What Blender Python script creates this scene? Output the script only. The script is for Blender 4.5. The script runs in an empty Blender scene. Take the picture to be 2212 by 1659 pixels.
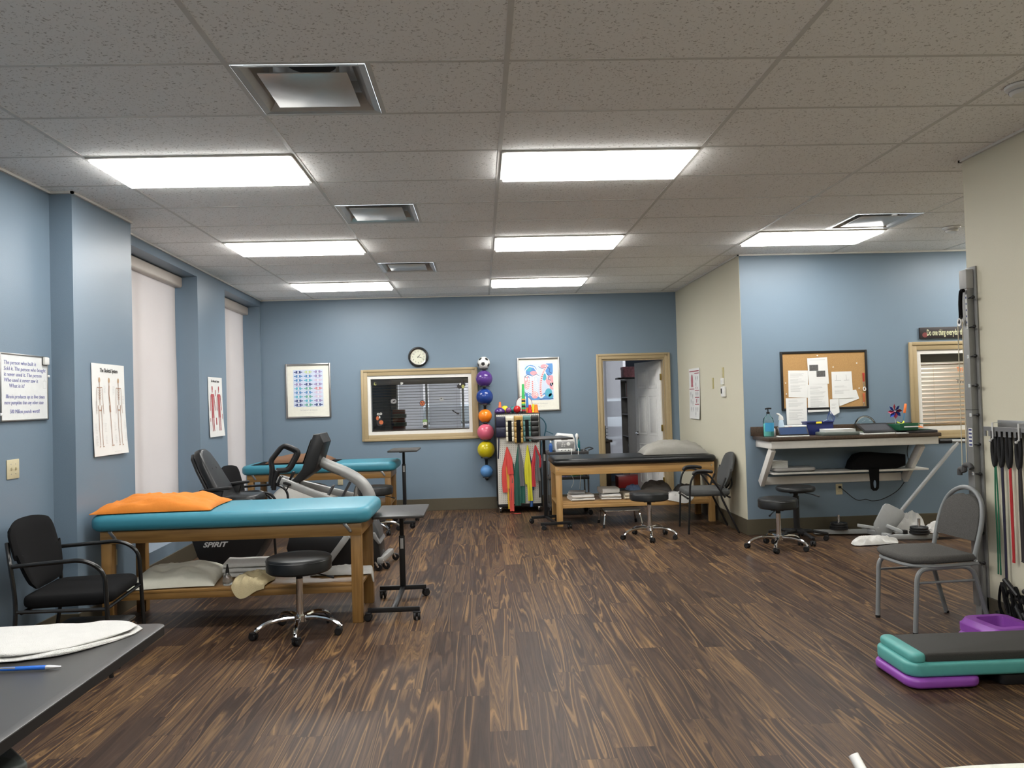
import bpy, bmesh, math, random
from mathutils import Vector, Matrix, Euler, noise
from math import pi, sin, cos, radians as R

# ---------------------------------------------------------------- camera, world, exposure
scene = bpy.context.scene
COL = scene.collection
CAM_Z, CEIL = 1.5, 2.992
F_PX, PITCH, YAW, ROLL = 1689.5, 0.02137, 0.04033, -0.02866
_f = Vector((sin(YAW)*cos(PITCH), cos(YAW)*cos(PITCH), sin(PITCH)))
_r0 = Vector((cos(YAW), -sin(YAW), 0)); _u0 = _r0.cross(_f)
_r = _r0*cos(ROLL) + _u0*sin(ROLL); _u = -_r0*sin(ROLL) + _u0*cos(ROLL)
cd = bpy.data.cameras.new('camera'); cam = bpy.data.objects.new('camera', cd); COL.objects.link(cam)
cam.matrix_world = Matrix(((_r.x, _u.x, -_f.x, 0), (_r.y, _u.y, -_f.y, 0), (_r.z, _u.z, -_f.z, CAM_Z), (0, 0, 0, 1)))
cd.sensor_width = 36; cd.sensor_fit = 'HORIZONTAL'; cd.lens = F_PX/2212*36; cd.clip_start = 0.05; cd.clip_end = 200
scene.camera = cam
world = bpy.data.worlds.new('world'); scene.world = world; world.use_nodes = True
wb = world.node_tree.nodes['Background']; wb.inputs[0].default_value = (0.80, 0.90, 1.0, 1); wb.inputs[1].default_value = 1.9
scene.view_settings.view_transform = 'Standard'; scene.view_settings.look = 'None'
scene.view_settings.gamma = 1.0; scene.view_settings.use_curve_mapping = False
scene.view_settings.exposure = 1.08
LAMP = 11.0        # radiance of the ceiling panels
rnd = random.Random(7)

# ---------------------------------------------------------------- materials
def _nodes(name):
    m = bpy.data.materials.new(name); m.use_nodes = True
    nt = m.node_tree; b = nt.nodes['Principled BSDF']
    return m, nt, b
def pm(name, col, rough=0.5, metal=0.0, var=0.06, scale=30, bump=0.0, bscale=200, spec=None, coat=0, trans=0, sheen=0):
    """principled material with a little procedural colour variation and bump"""
    m, nt, b = _nodes(name)
    tc = nt.nodes.new('ShaderNodeTexCoord')
    nz = nt.nodes.new('ShaderNodeTexNoise'); nz.inputs['Scale'].default_value = scale; nz.inputs['Detail'].default_value = 3
    nt.links.new(tc.outputs['Object'], nz.inputs['Vector'])
    mx = nt.nodes.new('ShaderNodeMix'); mx.data_type = 'RGBA'
    a = tuple(max(0, c*(1-var)) for c in col[:3]) + (1,); d = tuple(min(1, c*(1+var)) for c in col[:3]) + (1,)
    mx.inputs[6].default_value = a; mx.inputs[7].default_value = d
    nt.links.new(nz.outputs['Fac'], mx.inputs[0]); nt.links.new(mx.outputs[2], b.inputs['Base Color'])
    b.inputs['Roughness'].default_value = rough; b.inputs['Metallic'].default_value = metal
    if spec is not None: b.inputs['Specular IOR Level'].default_value = spec
    if coat: b.inputs['Coat Weight'].default_value = coat; b.inputs['Coat Roughness'].default_value = 0.1
    if trans: b.inputs['Transmission Weight'].default_value = trans
    if sheen: b.inputs['Sheen Weight'].default_value = sheen
    if bump:
        n2 = nt.nodes.new('ShaderNodeTexNoise'); n2.inputs['Scale'].default_value = bscale; n2.inputs['Detail'].default_value = 4
        nt.links.new(tc.outputs['Object'], n2.inputs['Vector'])
        bp = nt.nodes.new('ShaderNodeBump'); bp.inputs['Strength'].default_value = bump; bp.inputs['Distance'].default_value = 0.01
        nt.links.new(n2.outputs['Fac'], bp.inputs['Height']); nt.links.new(bp.outputs[0], b.inputs['Normal'])
    return m
def srgb(r, g, b):
    f = lambda c: (c/255/12.92) if c/255 <= 0.04045 else ((c/255+0.055)/1.055)**2.4
    return (f(r), f(g), f(b))
def emit(name, col, s):
    m, nt, b = _nodes(name); b.inputs['Base Color'].default_value = (*col, 1)
    b.inputs['Emission Color'].default_value = (*col, 1); b.inputs['Emission Strength'].default_value = s
    return m
def paint(name, col, rough=0.42):
    return pm(name, col, rough, var=0.015, scale=2.5, bump=0.12, bscale=260, spec=0.35)
M = {}
M['blue_wall'] = paint('blue wall paint', (0.170, 0.230, 0.292), 0.36)
M['beige_wall'] = paint('beige wall paint', (0.60, 0.57, 0.45), 0.5)
M['baseboard'] = pm('taupe baseboard', (0.088, 0.075, 0.050), 0.45)
M['grid'] = pm('ceiling grid metal', (0.62, 0.61, 0.58), 0.5)  # toned darker than the tiles, standing in for shadow lines at tile edges
M['lamp'] = emit('lit diffuser panel', (1.0, 0.985, 0.95), LAMP)
M['tan_trim'] = pm('tan painted wood trim', (0.385, 0.295, 0.165), 0.4, var=0.04)
M['white_trim'] = pm('white painted trim', (0.72, 0.70, 0.66), 0.35)
M['door_white'] = pm('white door paint', (0.82, 0.82, 0.80), 0.4)
M['oak'] = None

def ceiling_mat():
    m, nt, b = _nodes('mineral ceiling tile')
    tc = nt.nodes.new('ShaderNodeTexCoord')
    v = nt.nodes.new('ShaderNodeTexNoise'); v.inputs['Scale'].default_value = 85; v.inputs['Detail'].default_value = 2.0; v.inputs['Distortion'].default_value = 0.6
    cr = nt.nodes.new('ShaderNodeValToRGB'); cr.color_ramp.elements[0].position = 0.33; cr.color_ramp.elements[1].position = 0.40
    cr.color_ramp.elements[0].color = (0.55, 0.53, 0.51, 1); cr.color_ramp.elements[1].color = (0.92, 0.915, 0.90, 1)
    nt.links.new(tc.outputs['Object'], v.inputs['Vector']); nt.links.new(v.outputs['Fac'], cr.inputs[0]); nt.links.new(cr.outputs[0], b.inputs['Base Color'])
    bp = nt.nodes.new('ShaderNodeBump'); bp.inputs['Strength'].default_value = 0.5; bp.inputs['Distance'].default_value = 0.004
    nt.links.new(cr.outputs[0], bp.inputs['Height']); nt.links.new(bp.outputs[0], b.inputs['Normal'])
    b.inputs['Roughness'].default_value = 0.95; b.inputs['Specular IOR Level'].default_value = 0.1
    return m
M['tile'] = ceiling_mat()

def math_n(nt, op, a, b=None, clamp=False):
    n = nt.nodes.new('ShaderNodeMath'); n.operation = op; n.use_clamp = clamp
    for i, v in enumerate((a, b)):
        if v is None: continue
        if isinstance(v, (int, float)): n.inputs[i].default_value = v
        else: nt.links.new(v, n.inputs[i])
    return n.outputs[0]
def plank_mat():
    """walnut vinyl planks running away from the camera, every plank with its own grain and tone"""
    m, nt, b = _nodes('walnut plank floor'); L = nt.links.new
    W, LEN = 0.176, 1.05
    tc = nt.nodes.new('ShaderNodeTexCoord'); sp = nt.nodes.new('ShaderNodeSeparateXYZ'); L(tc.outputs['Object'], sp.inputs[0])
    cx = math_n(nt, 'DIVIDE', sp.outputs[0], W); col = math_n(nt, 'FLOOR', cx)
    wn = nt.nodes.new('ShaderNodeTexWhiteNoise'); wn.noise_dimensions = '1D'; L(col, wn.inputs['W'])
    cy = math_n(nt, 'ADD', math_n(nt, 'DIVIDE', sp.outputs[1], LEN), wn.outputs['Value']); row = math_n(nt, 'FLOOR', cy)
    wid = nt.nodes.new('ShaderNodeCombineXYZ'); L(col, wid.inputs[0]); L(row, wid.inputs[1])
    w2 = nt.nodes.new('ShaderNodeTexWhiteNoise'); w2.noise_dimensions = '3D'; L(wid.outputs[0], w2.inputs['Vector'])
    # per-plank shifted coordinates
    sc = nt.nodes.new('ShaderNodeVectorMath'); sc.operation = 'SCALE'; sc.inputs['Scale'].default_value = 37.0; L(w2.outputs['Color'], sc.inputs[0])
    ad = nt.nodes.new('ShaderNodeVectorMath'); ad.operation = 'ADD'; L(tc.outputs['Object'], ad.inputs[0]); L(sc.outputs[0], ad.inputs[1])
    mp = nt.nodes.new('ShaderNodeMapping'); mp.inputs['Scale'].default_value = (9.5, 0.36, 1); L(ad.outputs[0], mp.inputs[0])
    n1 = nt.nodes.new('ShaderNodeTexNoise'); n1.inputs['Scale'].default_value = 1.0; n1.inputs['Detail'].default_value = 1.6; n1.inputs['Roughness'].default_value = 0.45; n1.inputs['Distortion'].default_value = 0.30
    L(mp.outputs[0], n1.inputs['Vector'])
    F = n1.outputs['Fac']
    # fine wobble along the grain, then growth lines and colour bands that follow the same contours
    mp2 = nt.nodes.new('ShaderNodeMapping'); mp2.inputs['Scale'].default_value = (95, 3.5, 1); L(ad.outputs[0], mp2.inputs[0])
    n2 = nt.nodes.new('ShaderNodeTexNoise'); n2.inputs['Scale'].default_value = 1.0; n2.inputs['Detail'].default_value = 4; L(mp2.outputs[0], n2.inputs['Vector'])
    mp3 = nt.nodes.new('ShaderNodeMapping'); mp3.inputs['Scale'].default_value = (26, 1.6, 1); L(ad.outputs[0], mp3.inputs[0])
    n3 = nt.nodes.new('ShaderNodeTexNoise'); n3.inputs['Scale'].default_value = 1.0; n3.inputs['Detail'].default_value = 2.0; L(mp3.outputs[0], n3.inputs['Vector'])
    F2 = math_n(nt, 'ADD', F, math_n(nt, 'MULTIPLY', n3.outputs['Fac'], 0.10))
    rings = math_n(nt, 'FRACT', math_n(nt, 'MULTIPLY', F2, 40.0))
    edge = math_n(nt, 'MULTIPLY', math_n(nt, 'ABSOLUTE', math_n(nt, 'SUBTRACT', rings, 0.5)), 2.0)
    line = math_n(nt, 'POWER', edge, 4.0, True)
    nb = nt.nodes.new('ShaderNodeTexNoise'); nb.noise_dimensions = '1D'; nb.inputs['Scale'].default_value = 1.0; nb.inputs['Detail'].default_value = 3.5
    L(math_n(nt, 'ADD', math_n(nt, 'MULTIPLY', F2, 20.0), math_n(nt, 'MULTIPLY', w2.outputs['Value'], 50.0)), nb.inputs['W'])
    t = math_n(nt, 'ADD', math_n(nt, 'MULTIPLY', math_n(nt, 'SUBTRACT', nb.outputs['Fac'], 0.5), 1.45), 0.5)
    t = math_n(nt, 'ADD', t, math_n(nt, 'MULTIPLY', math_n(nt, 'SUBTRACT', n2.outputs['Fac'], 0.5), 0.35))
    t = math_n(nt, 'ADD', t, math_n(nt, 'MULTIPLY', math_n(nt, 'SUBTRACT', w2.outputs['Value'], 0.5), 0.24))
    cr = nt.nodes.new('ShaderNodeValToRGB'); e = cr.color_ramp.elements
    e[0].position = 0.20; e[0].color = (0.032, 0.019, 0.014, 1); e[1].position = 0.88; e[1].color = (0.225, 0.130, 0.058, 1)
    for p, c in ((0.44, (0.052, 0.031, 0.022, 1)), (0.56, (0.078, 0.046, 0.029, 1)), (0.70, (0.138, 0.082, 0.040, 1))):
        x = e.new(p); x.color = c
    L(t, cr.inputs[0])
    mx = nt.nodes.new('ShaderNodeMix'); mx.data_type = 'RGBA'; mx.inputs[7].default_value = (0.028, 0.017, 0.012, 1)
    L(math_n(nt, 'MULTIPLY', line, 0.50), mx.inputs[0]); L(cr.outputs[0], mx.inputs[6])
    # joints
    fx = math_n(nt, 'ABSOLUTE', math_n(nt, 'SUBTRACT', math_n(nt, 'FRACT', cx), 0.5)); fy = math_n(nt, 'ABSOLUTE', math_n(nt, 'SUBTRACT', math_n(nt, 'FRACT', cy), 0.5))
    j = math_n(nt, 'MAXIMUM', math_n(nt, 'GREATER_THAN', fx, 0.493), math_n(nt, 'GREATER_THAN', fy, 0.4988))
    mj = nt.nodes.new('ShaderNodeMix'); mj.data_type = 'RGBA'; mj.inputs[7].default_value = (0.02, 0.013, 0.010, 1)
    L(math_n(nt, 'MULTIPLY', j, 0.5), mj.inputs[0]); L(mx.outputs[2], mj.inputs[6]); L(mj.outputs[2], b.inputs['Base Color'])
    b.inputs['Specular IOR Level'].default_value = 0.17
    rr = math_n(nt, 'ADD', math_n(nt, 'MULTIPLY', n2.outputs['Fac'], 0.14), 0.36); L(rr, b.inputs['Roughness'])
    bp = nt.nodes.new('ShaderNodeBump'); bp.inputs['Strength'].default_value = 0.12; bp.inputs['Distance'].default_value = 0.002
    L(n2.outputs['Fac'], bp.inputs['Height']); L(bp.outputs[0], b.inputs['Normal'])
    return m
M['floor'] = plank_mat()

def wood_mat(name, c0, c1, axis=0, rough=0.4):
    m, nt, b = _nodes(name); L = nt.links.new
    tc = nt.nodes.new('ShaderNodeTexCoord'); mp = nt.nodes.new('ShaderNodeMapping')
    s = [42, 42, 42]; s[axis] = 2.5; mp.inputs['Scale'].default_value = s; L(tc.outputs['Object'], mp.inputs[0])
    n = nt.nodes.new('ShaderNodeTexNoise'); n.inputs['Scale'].default_value = 1; n.inputs['Detail'].default_value = 4; n.inputs['Distortion'].default_value = .4; L(mp.outputs[0], n.inputs['Vector'])
    cr = nt.nodes.new('ShaderNodeValToRGB'); cr.color_ramp.elements[0].position = .35; cr.color_ramp.elements[1].position = .68
    cr.color_ramp.elements[0].color = (*c0, 1); cr.color_ramp.elements[1].color = (*c1, 1); L(n.outputs['Fac'], cr.inputs[0]); L(cr.outputs[0], b.inputs['Base Color'])
    b.inputs['Roughness'].default_value = rough
    return m
M['oak_x'] = wood_mat('honey brown wood, long rail', (0.20, 0.105, 0.030), (0.30, 0.165, 0.052), 0)
M['oak_z'] = wood_mat('honey brown wood, upright', (0.20, 0.105, 0.030), (0.30, 0.165, 0.052), 2)
M['lightoak_x'] = wood_mat('light oak, long rail', (0.36, 0.20, 0.070), (0.50, 0.30, 0.115), 0)
M['lightoak_z'] = wood_mat('light oak, upright', (0.36, 0.20, 0.070), (0.50, 0.30, 0.115), 2)

def shade_mat(name, col, see=0.0, tr=0.75):
    """roller-shade fabric: light from outside comes through it"""
    m = bpy.data.materials.new(name); m.use_nodes = True; nt = m.node_tree; nt.nodes.clear(); L = nt.links.new
    out = nt.nodes.new('ShaderNodeOutputMaterial'); d = nt.nodes.new('ShaderNodeBsdfDiffuse'); t = nt.nodes.new('ShaderNodeBsdfTranslucent')
    tc = nt.nodes.new('ShaderNodeTexCoord'); w = nt.nodes.new('ShaderNodeTexNoise'); w.inputs['Scale'].default_value = 3.0; L(tc.outputs['Object'], w.inputs['Vector'])
    cr = nt.nodes.new('ShaderNodeValToRGB'); cr.color_ramp.elements[0].color = (*[c*.95 for c in col], 1); cr.color_ramp.elements[1].color = (*col, 1); L(w.outputs['Fac'], cr.inputs[0])
    L(cr.outputs[0], d.inputs[0]); L(cr.outputs[0], t.inputs[0])
    mx = nt.nodes.new('ShaderNodeMixShader'); mx.inputs[0].default_value = tr; L(d.outputs[0], mx.inputs[1]); L(t.outputs[0], mx.inputs[2])
    if see:
        tp = nt.nodes.new('ShaderNodeBsdfTransparent'); m2 = nt.nodes.new('ShaderNodeMixShader'); m2.inputs[0].default_value = see
        L(mx.outputs[0], m2.inputs[1]); L(tp.outputs[0], m2.inputs[2]); L(m2.outputs[0], out.inputs[0])
    else: L(mx.outputs[0], out.inputs[0])
    return m
M['shade'] = shade_mat('pinkish white roller shade fabric', (0.74, 0.69, 0.665), 0.0, 0.62)
M['shade_see'] = shade_mat('see-through screen shade fabric', (0.70, 0.67, 0.69), 0.42, 0.7)
M['cassette'] = pm('beige shade cassette', (0.50, 0.44, 0.39), 0.4)
def glass_mat():
    m = bpy.data.materials.new('window glass'); m.use_nodes = True; nt = m.node_tree; nt.nodes.clear(); L = nt.links.new
    out = nt.nodes.new('ShaderNodeOutputMaterial'); g = nt.nodes.new('ShaderNodeBsdfGlossy'); g.inputs['Roughness'].default_value = 0.02
    t = nt.nodes.new('ShaderNodeBsdfTransparent'); t.inputs[0].default_value = (.985, .99, .985, 1)
    fr = nt.nodes.new('ShaderNodeFresnel'); fr.inputs[0].default_value = 1.5; mx = nt.nodes.new('ShaderNodeMixShader')
    L(fr.outputs[0], mx.inputs[0]); L(t.outputs[0], mx.inputs[1]); L(g.outputs[0], mx.inputs[2]); L(mx.outputs[0], out.inputs[0])
    return m
M['glass'] = glass_mat()
def thin_clear():
    m_ = bpy.data.materials.new('thin clear plastic'); m_.use_nodes = True; nt = m_.node_tree; nt.nodes.clear(); L = nt.links.new
    out = nt.nodes.new('ShaderNodeOutputMaterial'); g = nt.nodes.new('ShaderNodeBsdfGlossy'); g.inputs['Roughness'].default_value = 0.04
    tp = nt.nodes.new('ShaderNodeBsdfTransparent'); tp.inputs[0].default_value = (.93, .97, .95, 1); fr = nt.nodes.new('ShaderNodeLayerWeight'); fr.inputs[0].default_value = .18
    mx = nt.nodes.new('ShaderNodeMixShader'); L(fr.outputs['Fresnel'], mx.inputs[0]); L(tp.outputs[0], mx.inputs[1]); L(g.outputs[0], mx.inputs[2]); L(mx.outputs[0], out.inputs[0]); return m_
M['thin'] = thin_clear()
def C(key, col, rough=.5, **k):
    """colour material looked up or made once"""
    if key not in M: M[key] = pm(key, col, rough, **k)
    return M[key]
BLK = C('black vinyl', (0.010, 0.011, 0.012), .33, spec=.38, bump=.08, bscale=350)
BLKF = C('black fabric', (0.007, 0.007, 0.0075), .95, spec=.12, bump=.2, bscale=500)
BLKP = C('black plastic', (0.012, 0.012, 0.013), .42, spec=.35)
BLKM = C('black powder-coated steel', (0.011, 0.011, 0.012), .38, spec=.35)
CHR = C('chrome', (0.72, 0.72, 0.73), .10, metal=1.0, var=.02)
STEEL = C('brushed steel', (0.42, 0.42, 0.42), .35, metal=1.0)
WHITE = C('white plastic', (0.74, 0.74, 0.72), .35)
PAPER = C('white paper', (0.72, 0.725, 0.71), .7, var=.02)
INK = C('dark grey ink', (0.06, 0.06, 0.06), .8)
INKL = C('pale grey ink', (0.42, 0.42, 0.42), .8)
LAM = C('dark grey laminate', (0.034, 0.032, 0.031), .36, bump=.05, bscale=600)
TOWEL = C('white terry towel', (0.86, 0.85, 0.82), .95, bump=.9, bscale=420, var=.05)
CYAN = C('turquoise vinyl', (0.042, 0.228, 0.308), .42, var=.03, scale=4, bump=.05, bscale=300)
GREYF = C('grey speckled upholstery', (0.085, 0.082, 0.078), .92, spec=.15, var=.55, scale=190, bump=.3, bscale=600)
GREYM = C('grey enamelled steel', (0.20, 0.21, 0.215), .38)

# ---------------------------------------------------------------- mesh helpers
class MB:
    def __init__(s): s.bm = bmesh.new(); s.mats = []
    def _merge(s, t, T=None, mi=0):
        if T is not None: bmesh.ops.transform(t, matrix=T, verts=t.verts)
        for f in t.faces: f.material_index = mi
        me = bpy.data.meshes.new('t'); t.to_mesh(me); t.free(); s.bm.from_mesh(me); bpy.data.meshes.remove(me); return s
    def box(s, x0, x1, y0, y1, z0, z1, bev=0.0, seg=2, T=None, mi=0):
        t = bmesh.new(); bmesh.ops.create_cube(t, size=1.0)
        dx, dy, dz = abs(x1-x0), abs(y1-y0), abs(z1-z0)
        for v in t.verts: v.co = Vector(((x0+x1)/2+v.co.x*dx, (y0+y1)/2+v.co.y*dy, (z0+z1)/2+v.co.z*dz))
        b = min(bev, min(dx, dy, dz)*0.49)
        if b > 0: bmesh.ops.bevel(t, geom=t.edges[:], offset=b, segments=seg, affect='EDGES', profile=0.5)
        return s._merge(t, T, mi)
    def rbox(s, x0, x1, y0, y1, z0, z1, rad=0.05, bev=0.01, T=None, mi=0, seg=6):
        """slab with rounded vertical corners and softened top and bottom edges"""
        return s.prism(rrect(x0, x1, y0, y1, rad, seg), z0, z1, bev, T, mi)
    def prism(s, poly, z0, z1, bev=0.0, T=None, mi=0, bseg=2):
        t = bmesh.new(); vs = [t.verts.new((p[0], p[1], z0)) for p in poly]; f = t.faces.new(vs); f.normal_update()
        if f.normal.z > 0: f.normal_flip()
        r = bmesh.ops.extrude_face_region(t, geom=[f]); up = [v for v in r['geom'] if isinstance(v, bmesh.types.BMVert)]
        for v in up: v.co.z = z1
        bmesh.ops.recalc_face_normals(t, faces=t.faces)
        if bev > 0:
            ed = [e for e in t.edges if abs(e.verts[0].co.z-e.verts[1].co.z) < 1e-6]
            bmesh.ops.bevel(t, geom=ed, offset=bev, segments=bseg, affect='EDGES', profile=0.5)
        return s._merge(t, T, mi)
    def tube(s, pts, r, seg=10, closed=False, mi=0, T=None, cap=True):
        pts = [Vector(p) for p in pts]; n = len(pts); rs = r if isinstance(r, (list, tuple)) else [r]*n
        t = bmesh.new(); rings = []; prev = None
        for i, p in enumerate(pts):
            a = pts[i-1] if (i > 0 or closed) else p; b = pts[(i+1) % n] if (i < n-1 or closed) else p
            d = (b-a); d = d.normalized() if d.length > 1e-9 else Vector((0, 0, 1))
            if prev is None:
                u = d.orthogonal().normalized()
            else:
                u = prev - d*prev.dot(d); u = u.normalized() if u.length > 1e-6 else d.orthogonal().normalized()
            prev = u; w = d.cross(u)
            rings.append([t.verts.new(p + (u*cos(2*pi*k/seg) + w*sin(2*pi*k/seg))*rs[i]) for k in range(seg)])
        m = n if closed else n-1
        for i in range(m):
            A, B = rings[i], rings[(i+1) % n]
            for k in range(seg): t.faces.new((A[k], A[(k+1) % seg], B[(k+1) % seg], B[k]))
        if cap and not closed:
            t.faces.new(rings[0][::-1]); t.faces.new(rings[-1])
        bmesh.ops.recalc_face_normals(t, faces=t.faces)
        return s._merge(t, T, mi)
    def bar(s, p0, p1, w, h, bev=0.003, up=(0, 0, 1), mi=0, T=None):
        """rectangular bar between two points; w across, h along 'up'"""
        p0, p1 = Vector(p0), Vector(p1); d = p1-p0; L = d.length; d.normalize(); up = Vector(up)
        sx = d.cross(up); sx = sx.normalized() if sx.length > 1e-6 else d.orthogonal().normalized(); uz = sx.cross(d)
        Q = Matrix((sx, d, uz)).transposed().to_4x4(); Q.translation = (p0+p1)/2
        if T is not None: Q = T @ Q
        return s.box(-w/2, w/2, -L/2, L/2, -h/2, h/2, bev, 2, Q, mi)
    def lathe(s, prof, seg=24, T=None, mi=0, c=(0, 0, 0)):
        t = bmesh.new(); rings = []
        for (r, z) in prof:
            if r < 1e-6: rings.append([t.verts.new((c[0], c[1], c[2]+z))])
            else: rings.append([t.verts.new((c[0]+r*cos(2*pi*k/seg), c[1]+r*sin(2*pi*k/seg), c[2]+z)) for k in range(seg)])
        for A, B in zip(rings, rings[1:]):
            for k in range(seg):
                a = [A[k % len(A)], A[(k+1) % len(A)]] if len(A) > 1 else [A[0]]
                b = [B[(k+1) % len(B)], B[k % len(B)]] if len(B) > 1 else [B[0]]
                q = a+b
                if len(q) > 2: t.faces.new(q)
        if len(rings[0]) > 1 and len(rings[-1]) > 1:
            for k in range(seg): t.faces.new((rings[-1][k], rings[-1][(k+1) % seg], rings[0][(k+1) % seg], rings[0][k]))
        elif len(rings[0]) > 1: t.faces.new(rings[0][::-1])
        elif len(rings[-1]) > 1: t.faces.new(rings[-1])
        bmesh.ops.recalc_face_normals(t, faces=t.faces)
        return s._merge(t, T, mi)
    def cyl(s, p0, p1, r, seg=16, mi=0, r2=None):
        return s.tube([p0, p1], [r, r if r2 is None else r2], seg, mi=mi)
    def ball(s, c, r, seg=24, rings=14, sc=(1, 1, 1), T=None, mi=0):
        t = bmesh.new(); bmesh.ops.create_uvsphere(t, u_segments=seg, v_segments=rings, radius=1)
        for v in t.verts: v.co = Vector((c[0]+v.co.x*r*sc[0], c[1]+v.co.y*r*sc[1], c[2]+v.co.z*r*sc[2]))
        return s._merge(t, T, mi)
    def grid(s, fn, nu, nv, th=0.0, T=None, mi=0, wrap=False):
        """surface fn(u,v)->xyz, u,v in 0..1; th>0 gives it a thickness downwards along its normals"""
        t = bmesh.new(); V = [[t.verts.new(fn(i/nu, j/nv)) for j in range(nv+1)] for i in range(nu+1)]
        for i in range(nu):
            for j in range(nv): t.faces.new((V[i][j], V[i+1][j], V[i+1][j+1], V[i][j+1]))
        t.normal_update()
        if th:
            r = bmesh.ops.solidify(t, geom=t.faces[:], thickness=th)
        bmesh.ops.recalc_face_normals(t, faces=t.faces)
        return s._merge(t, T, mi)
    def ngon(s, pts, mi=0):
        s.bm.faces.new([s.bm.verts.new(p) for p in pts]).material_index = mi; return s
    def build(s, name, mat, parent=None, smooth=35, T=None):
        if T is not None: bmesh.ops.transform(s.bm, matrix=T, verts=s.bm.verts)
        me = bpy.data.meshes.new(name); s.bm.to_mesh(me); s.bm.free()
        for mm in (mat if isinstance(mat, (list, tuple)) else [mat]): me.materials.append(mm)
        if smooth:
            for p in me.polygons: p.use_smooth = True
            me.set_sharp_from_angle(angle=R(smooth))
        o = bpy.data.objects.new(name, me); COL.objects.link(o)
        if parent is not None: o.parent = parent
        return o
def rrect(x0, x1, y0, y1, r, seg=6):
    r = min(r, (x1-x0)/2-1e-4, (y1-y0)/2-1e-4); o = []
    for cx, cy, a in ((x1-r, y1-r, 0), (x0+r, y1-r, 90), (x0+r, y0+r, 180), (x1-r, y0+r, 270)):
        for k in range(seg+1):
            t = R(a+90*k/seg); o.append((cx+r*cos(t), cy+r*sin(t)))
    return o
def curve(pts, n=6):
    """Catmull-Rom through the points"""
    P = [Vector(p) for p in pts]; out = []
    for i in range(len(P)-1):
        a = P[i-1] if i > 0 else P[i]*2-P[i+1]; b, c = P[i], P[i+1]; d = P[i+2] if i+2 < len(P) else P[i+1]*2-P[i]
        for k in range(n):
            t = k/n; out.append(0.5*((2*b)+(c-a)*t+(2*a-5*b+4*c-d)*t*t+(3*b-a-3*c+d)*t**3))
    out.append(P[-1]); return out
def fillet(pts, r, n=6):
    """polyline with rounded corners"""
    P = [Vector(p) for p in pts]; out = [P[0]]
    for i in range(1, len(P)-1):
        a = (P[i-1]-P[i]); b = (P[i+1]-P[i]); q = min(r, a.length*.49, b.length*.49)
        A = P[i]+a.normalized()*q; B = P[i]+b.normalized()*q
        for k in range(n+1):
            t = k/n; out.append(A*(1-t)**2+P[i]*2*t*(1-t)+B*t*t)
    out.append(P[-1]); return out
def RX(a): return Matrix.Rotation(a, 4, 'X')
def RY(a): return Matrix.Rotation(a, 4, 'Y')
def RZ(a): return Matrix.Rotation(a, 4, 'Z')
def TR(x, y, z): return Matrix.Translation((x, y, z))
def tag(o, label, cat, group=None, kind=None):
    if label: o['label'] = label
    if cat: o['category'] = cat
    if group: o['group'] = group
    if kind: o['kind'] = kind
    return o
def thing(name, label, cat, loc=(0, 0, 0), rz=0, group=None):
    o = bpy.data.objects.new(name, None); o.empty_display_size = 0.05; COL.objects.link(o); o.location = loc; o.rotation_euler = (0, 0, rz)
    return tag(o, label, cat, group)
def struct(name, mb, mat, smooth=0):
    o = mb.build(name, mat, None, smooth); o['kind'] = 'structure'; return o
def sgroup(name, loc=(0, 0, 0), rz=0):
    o = bpy.data.objects.new(name, None); o.empty_display_size = 0.05; COL.objects.link(o); o.location = loc; o.rotation_euler = (0, 0, rz); o['kind'] = 'structure'; return o
def copy_tree(o, parent=None):
    c = o.copy(); COL.objects.link(c)
    if parent is not None: c.parent = parent
    for ch in list(o.children): copy_tree(ch, c)
    return c
def text(s, size, T, mat, parent, name='lettering', width=None, shear=0, bold=0.0, align='LEFT', thick=0.0004, cond=None):
    """lettering as a thin mesh, text plane = local XY of T"""
    cu = bpy.data.curves.new('t', 'FONT'); cu.body = s; cu.size = size; cu.shear = shear; cu.align_x = align; cu.extrude = thick; cu.offset = bold; cu.resolution_u = 3
    o = bpy.data.objects.new('t', cu); COL.objects.link(o); bpy.context.view_layer.update()
    dg = bpy.context.evaluated_depsgraph_get(); me = bpy.data.meshes.new_from_object(o.evaluated_get(dg)); bpy.data.objects.remove(o); bpy.data.curves.remove(cu)
    if len(me.vertices) and (width or cond):
        xs = [v.co.x for v in me.vertices]; w = max(xs)-min(xs); k = (width/w) if width else cond
        for v in me.vertices: v.co.x *= k
    me.transform(T); me.materials.clear(); me.materials.append(mat); me.name = name
    n = bpy.data.objects.new(name, me); COL.objects.link(n); n.parent = parent; return n
def wallT(x, z, off=0.0):
    """local frame of something on a wall: X right, Z up, -Y outward -> text plane"""
    return TR(x, -off, z) @ RX(pi/2)
def ink(mb, lines, off, w=0.002, mi=0):
    """flat printed strokes on a wall sheet; lines = list of polylines of (x,z) or ((x,z)...,width)"""
    for ln in lines:
        ww = w
        if isinstance(ln, dict): ww = ln['w']; ln = ln['p']
        for (a, b) in zip(ln, ln[1:]):
            dx, dz = b[0]-a[0], b[1]-a[1]; L = math.hypot(dx, dz)
            if L < 1e-6: continue
            nx, nz = -dz/L*ww/2, dx/L*ww/2
            mb.ngon([(a[0]+nx, -off, a[1]+nz), (b[0]+nx, -off, b[1]+nz), (b[0]-nx, -off, b[1]-nz), (a[0]-nx, -off, a[1]-nz)], mi)
    return mb
def disc(mb, x, z, rx, rz, off, n=14, mi=0, rot=0):
    mb.ngon([(x+rx*cos(2*pi*k/n)*cos(rot)-rz*sin(2*pi*k/n)*sin(rot), -off, z+rx*cos(2*pi*k/n)*sin(rot)+rz*sin(2*pi*k/n)*cos(rot)) for k in range(n)], mi); return mb
def nz(x, y, z=0.0): return noise.noise(Vector((x, y, z)))

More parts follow.
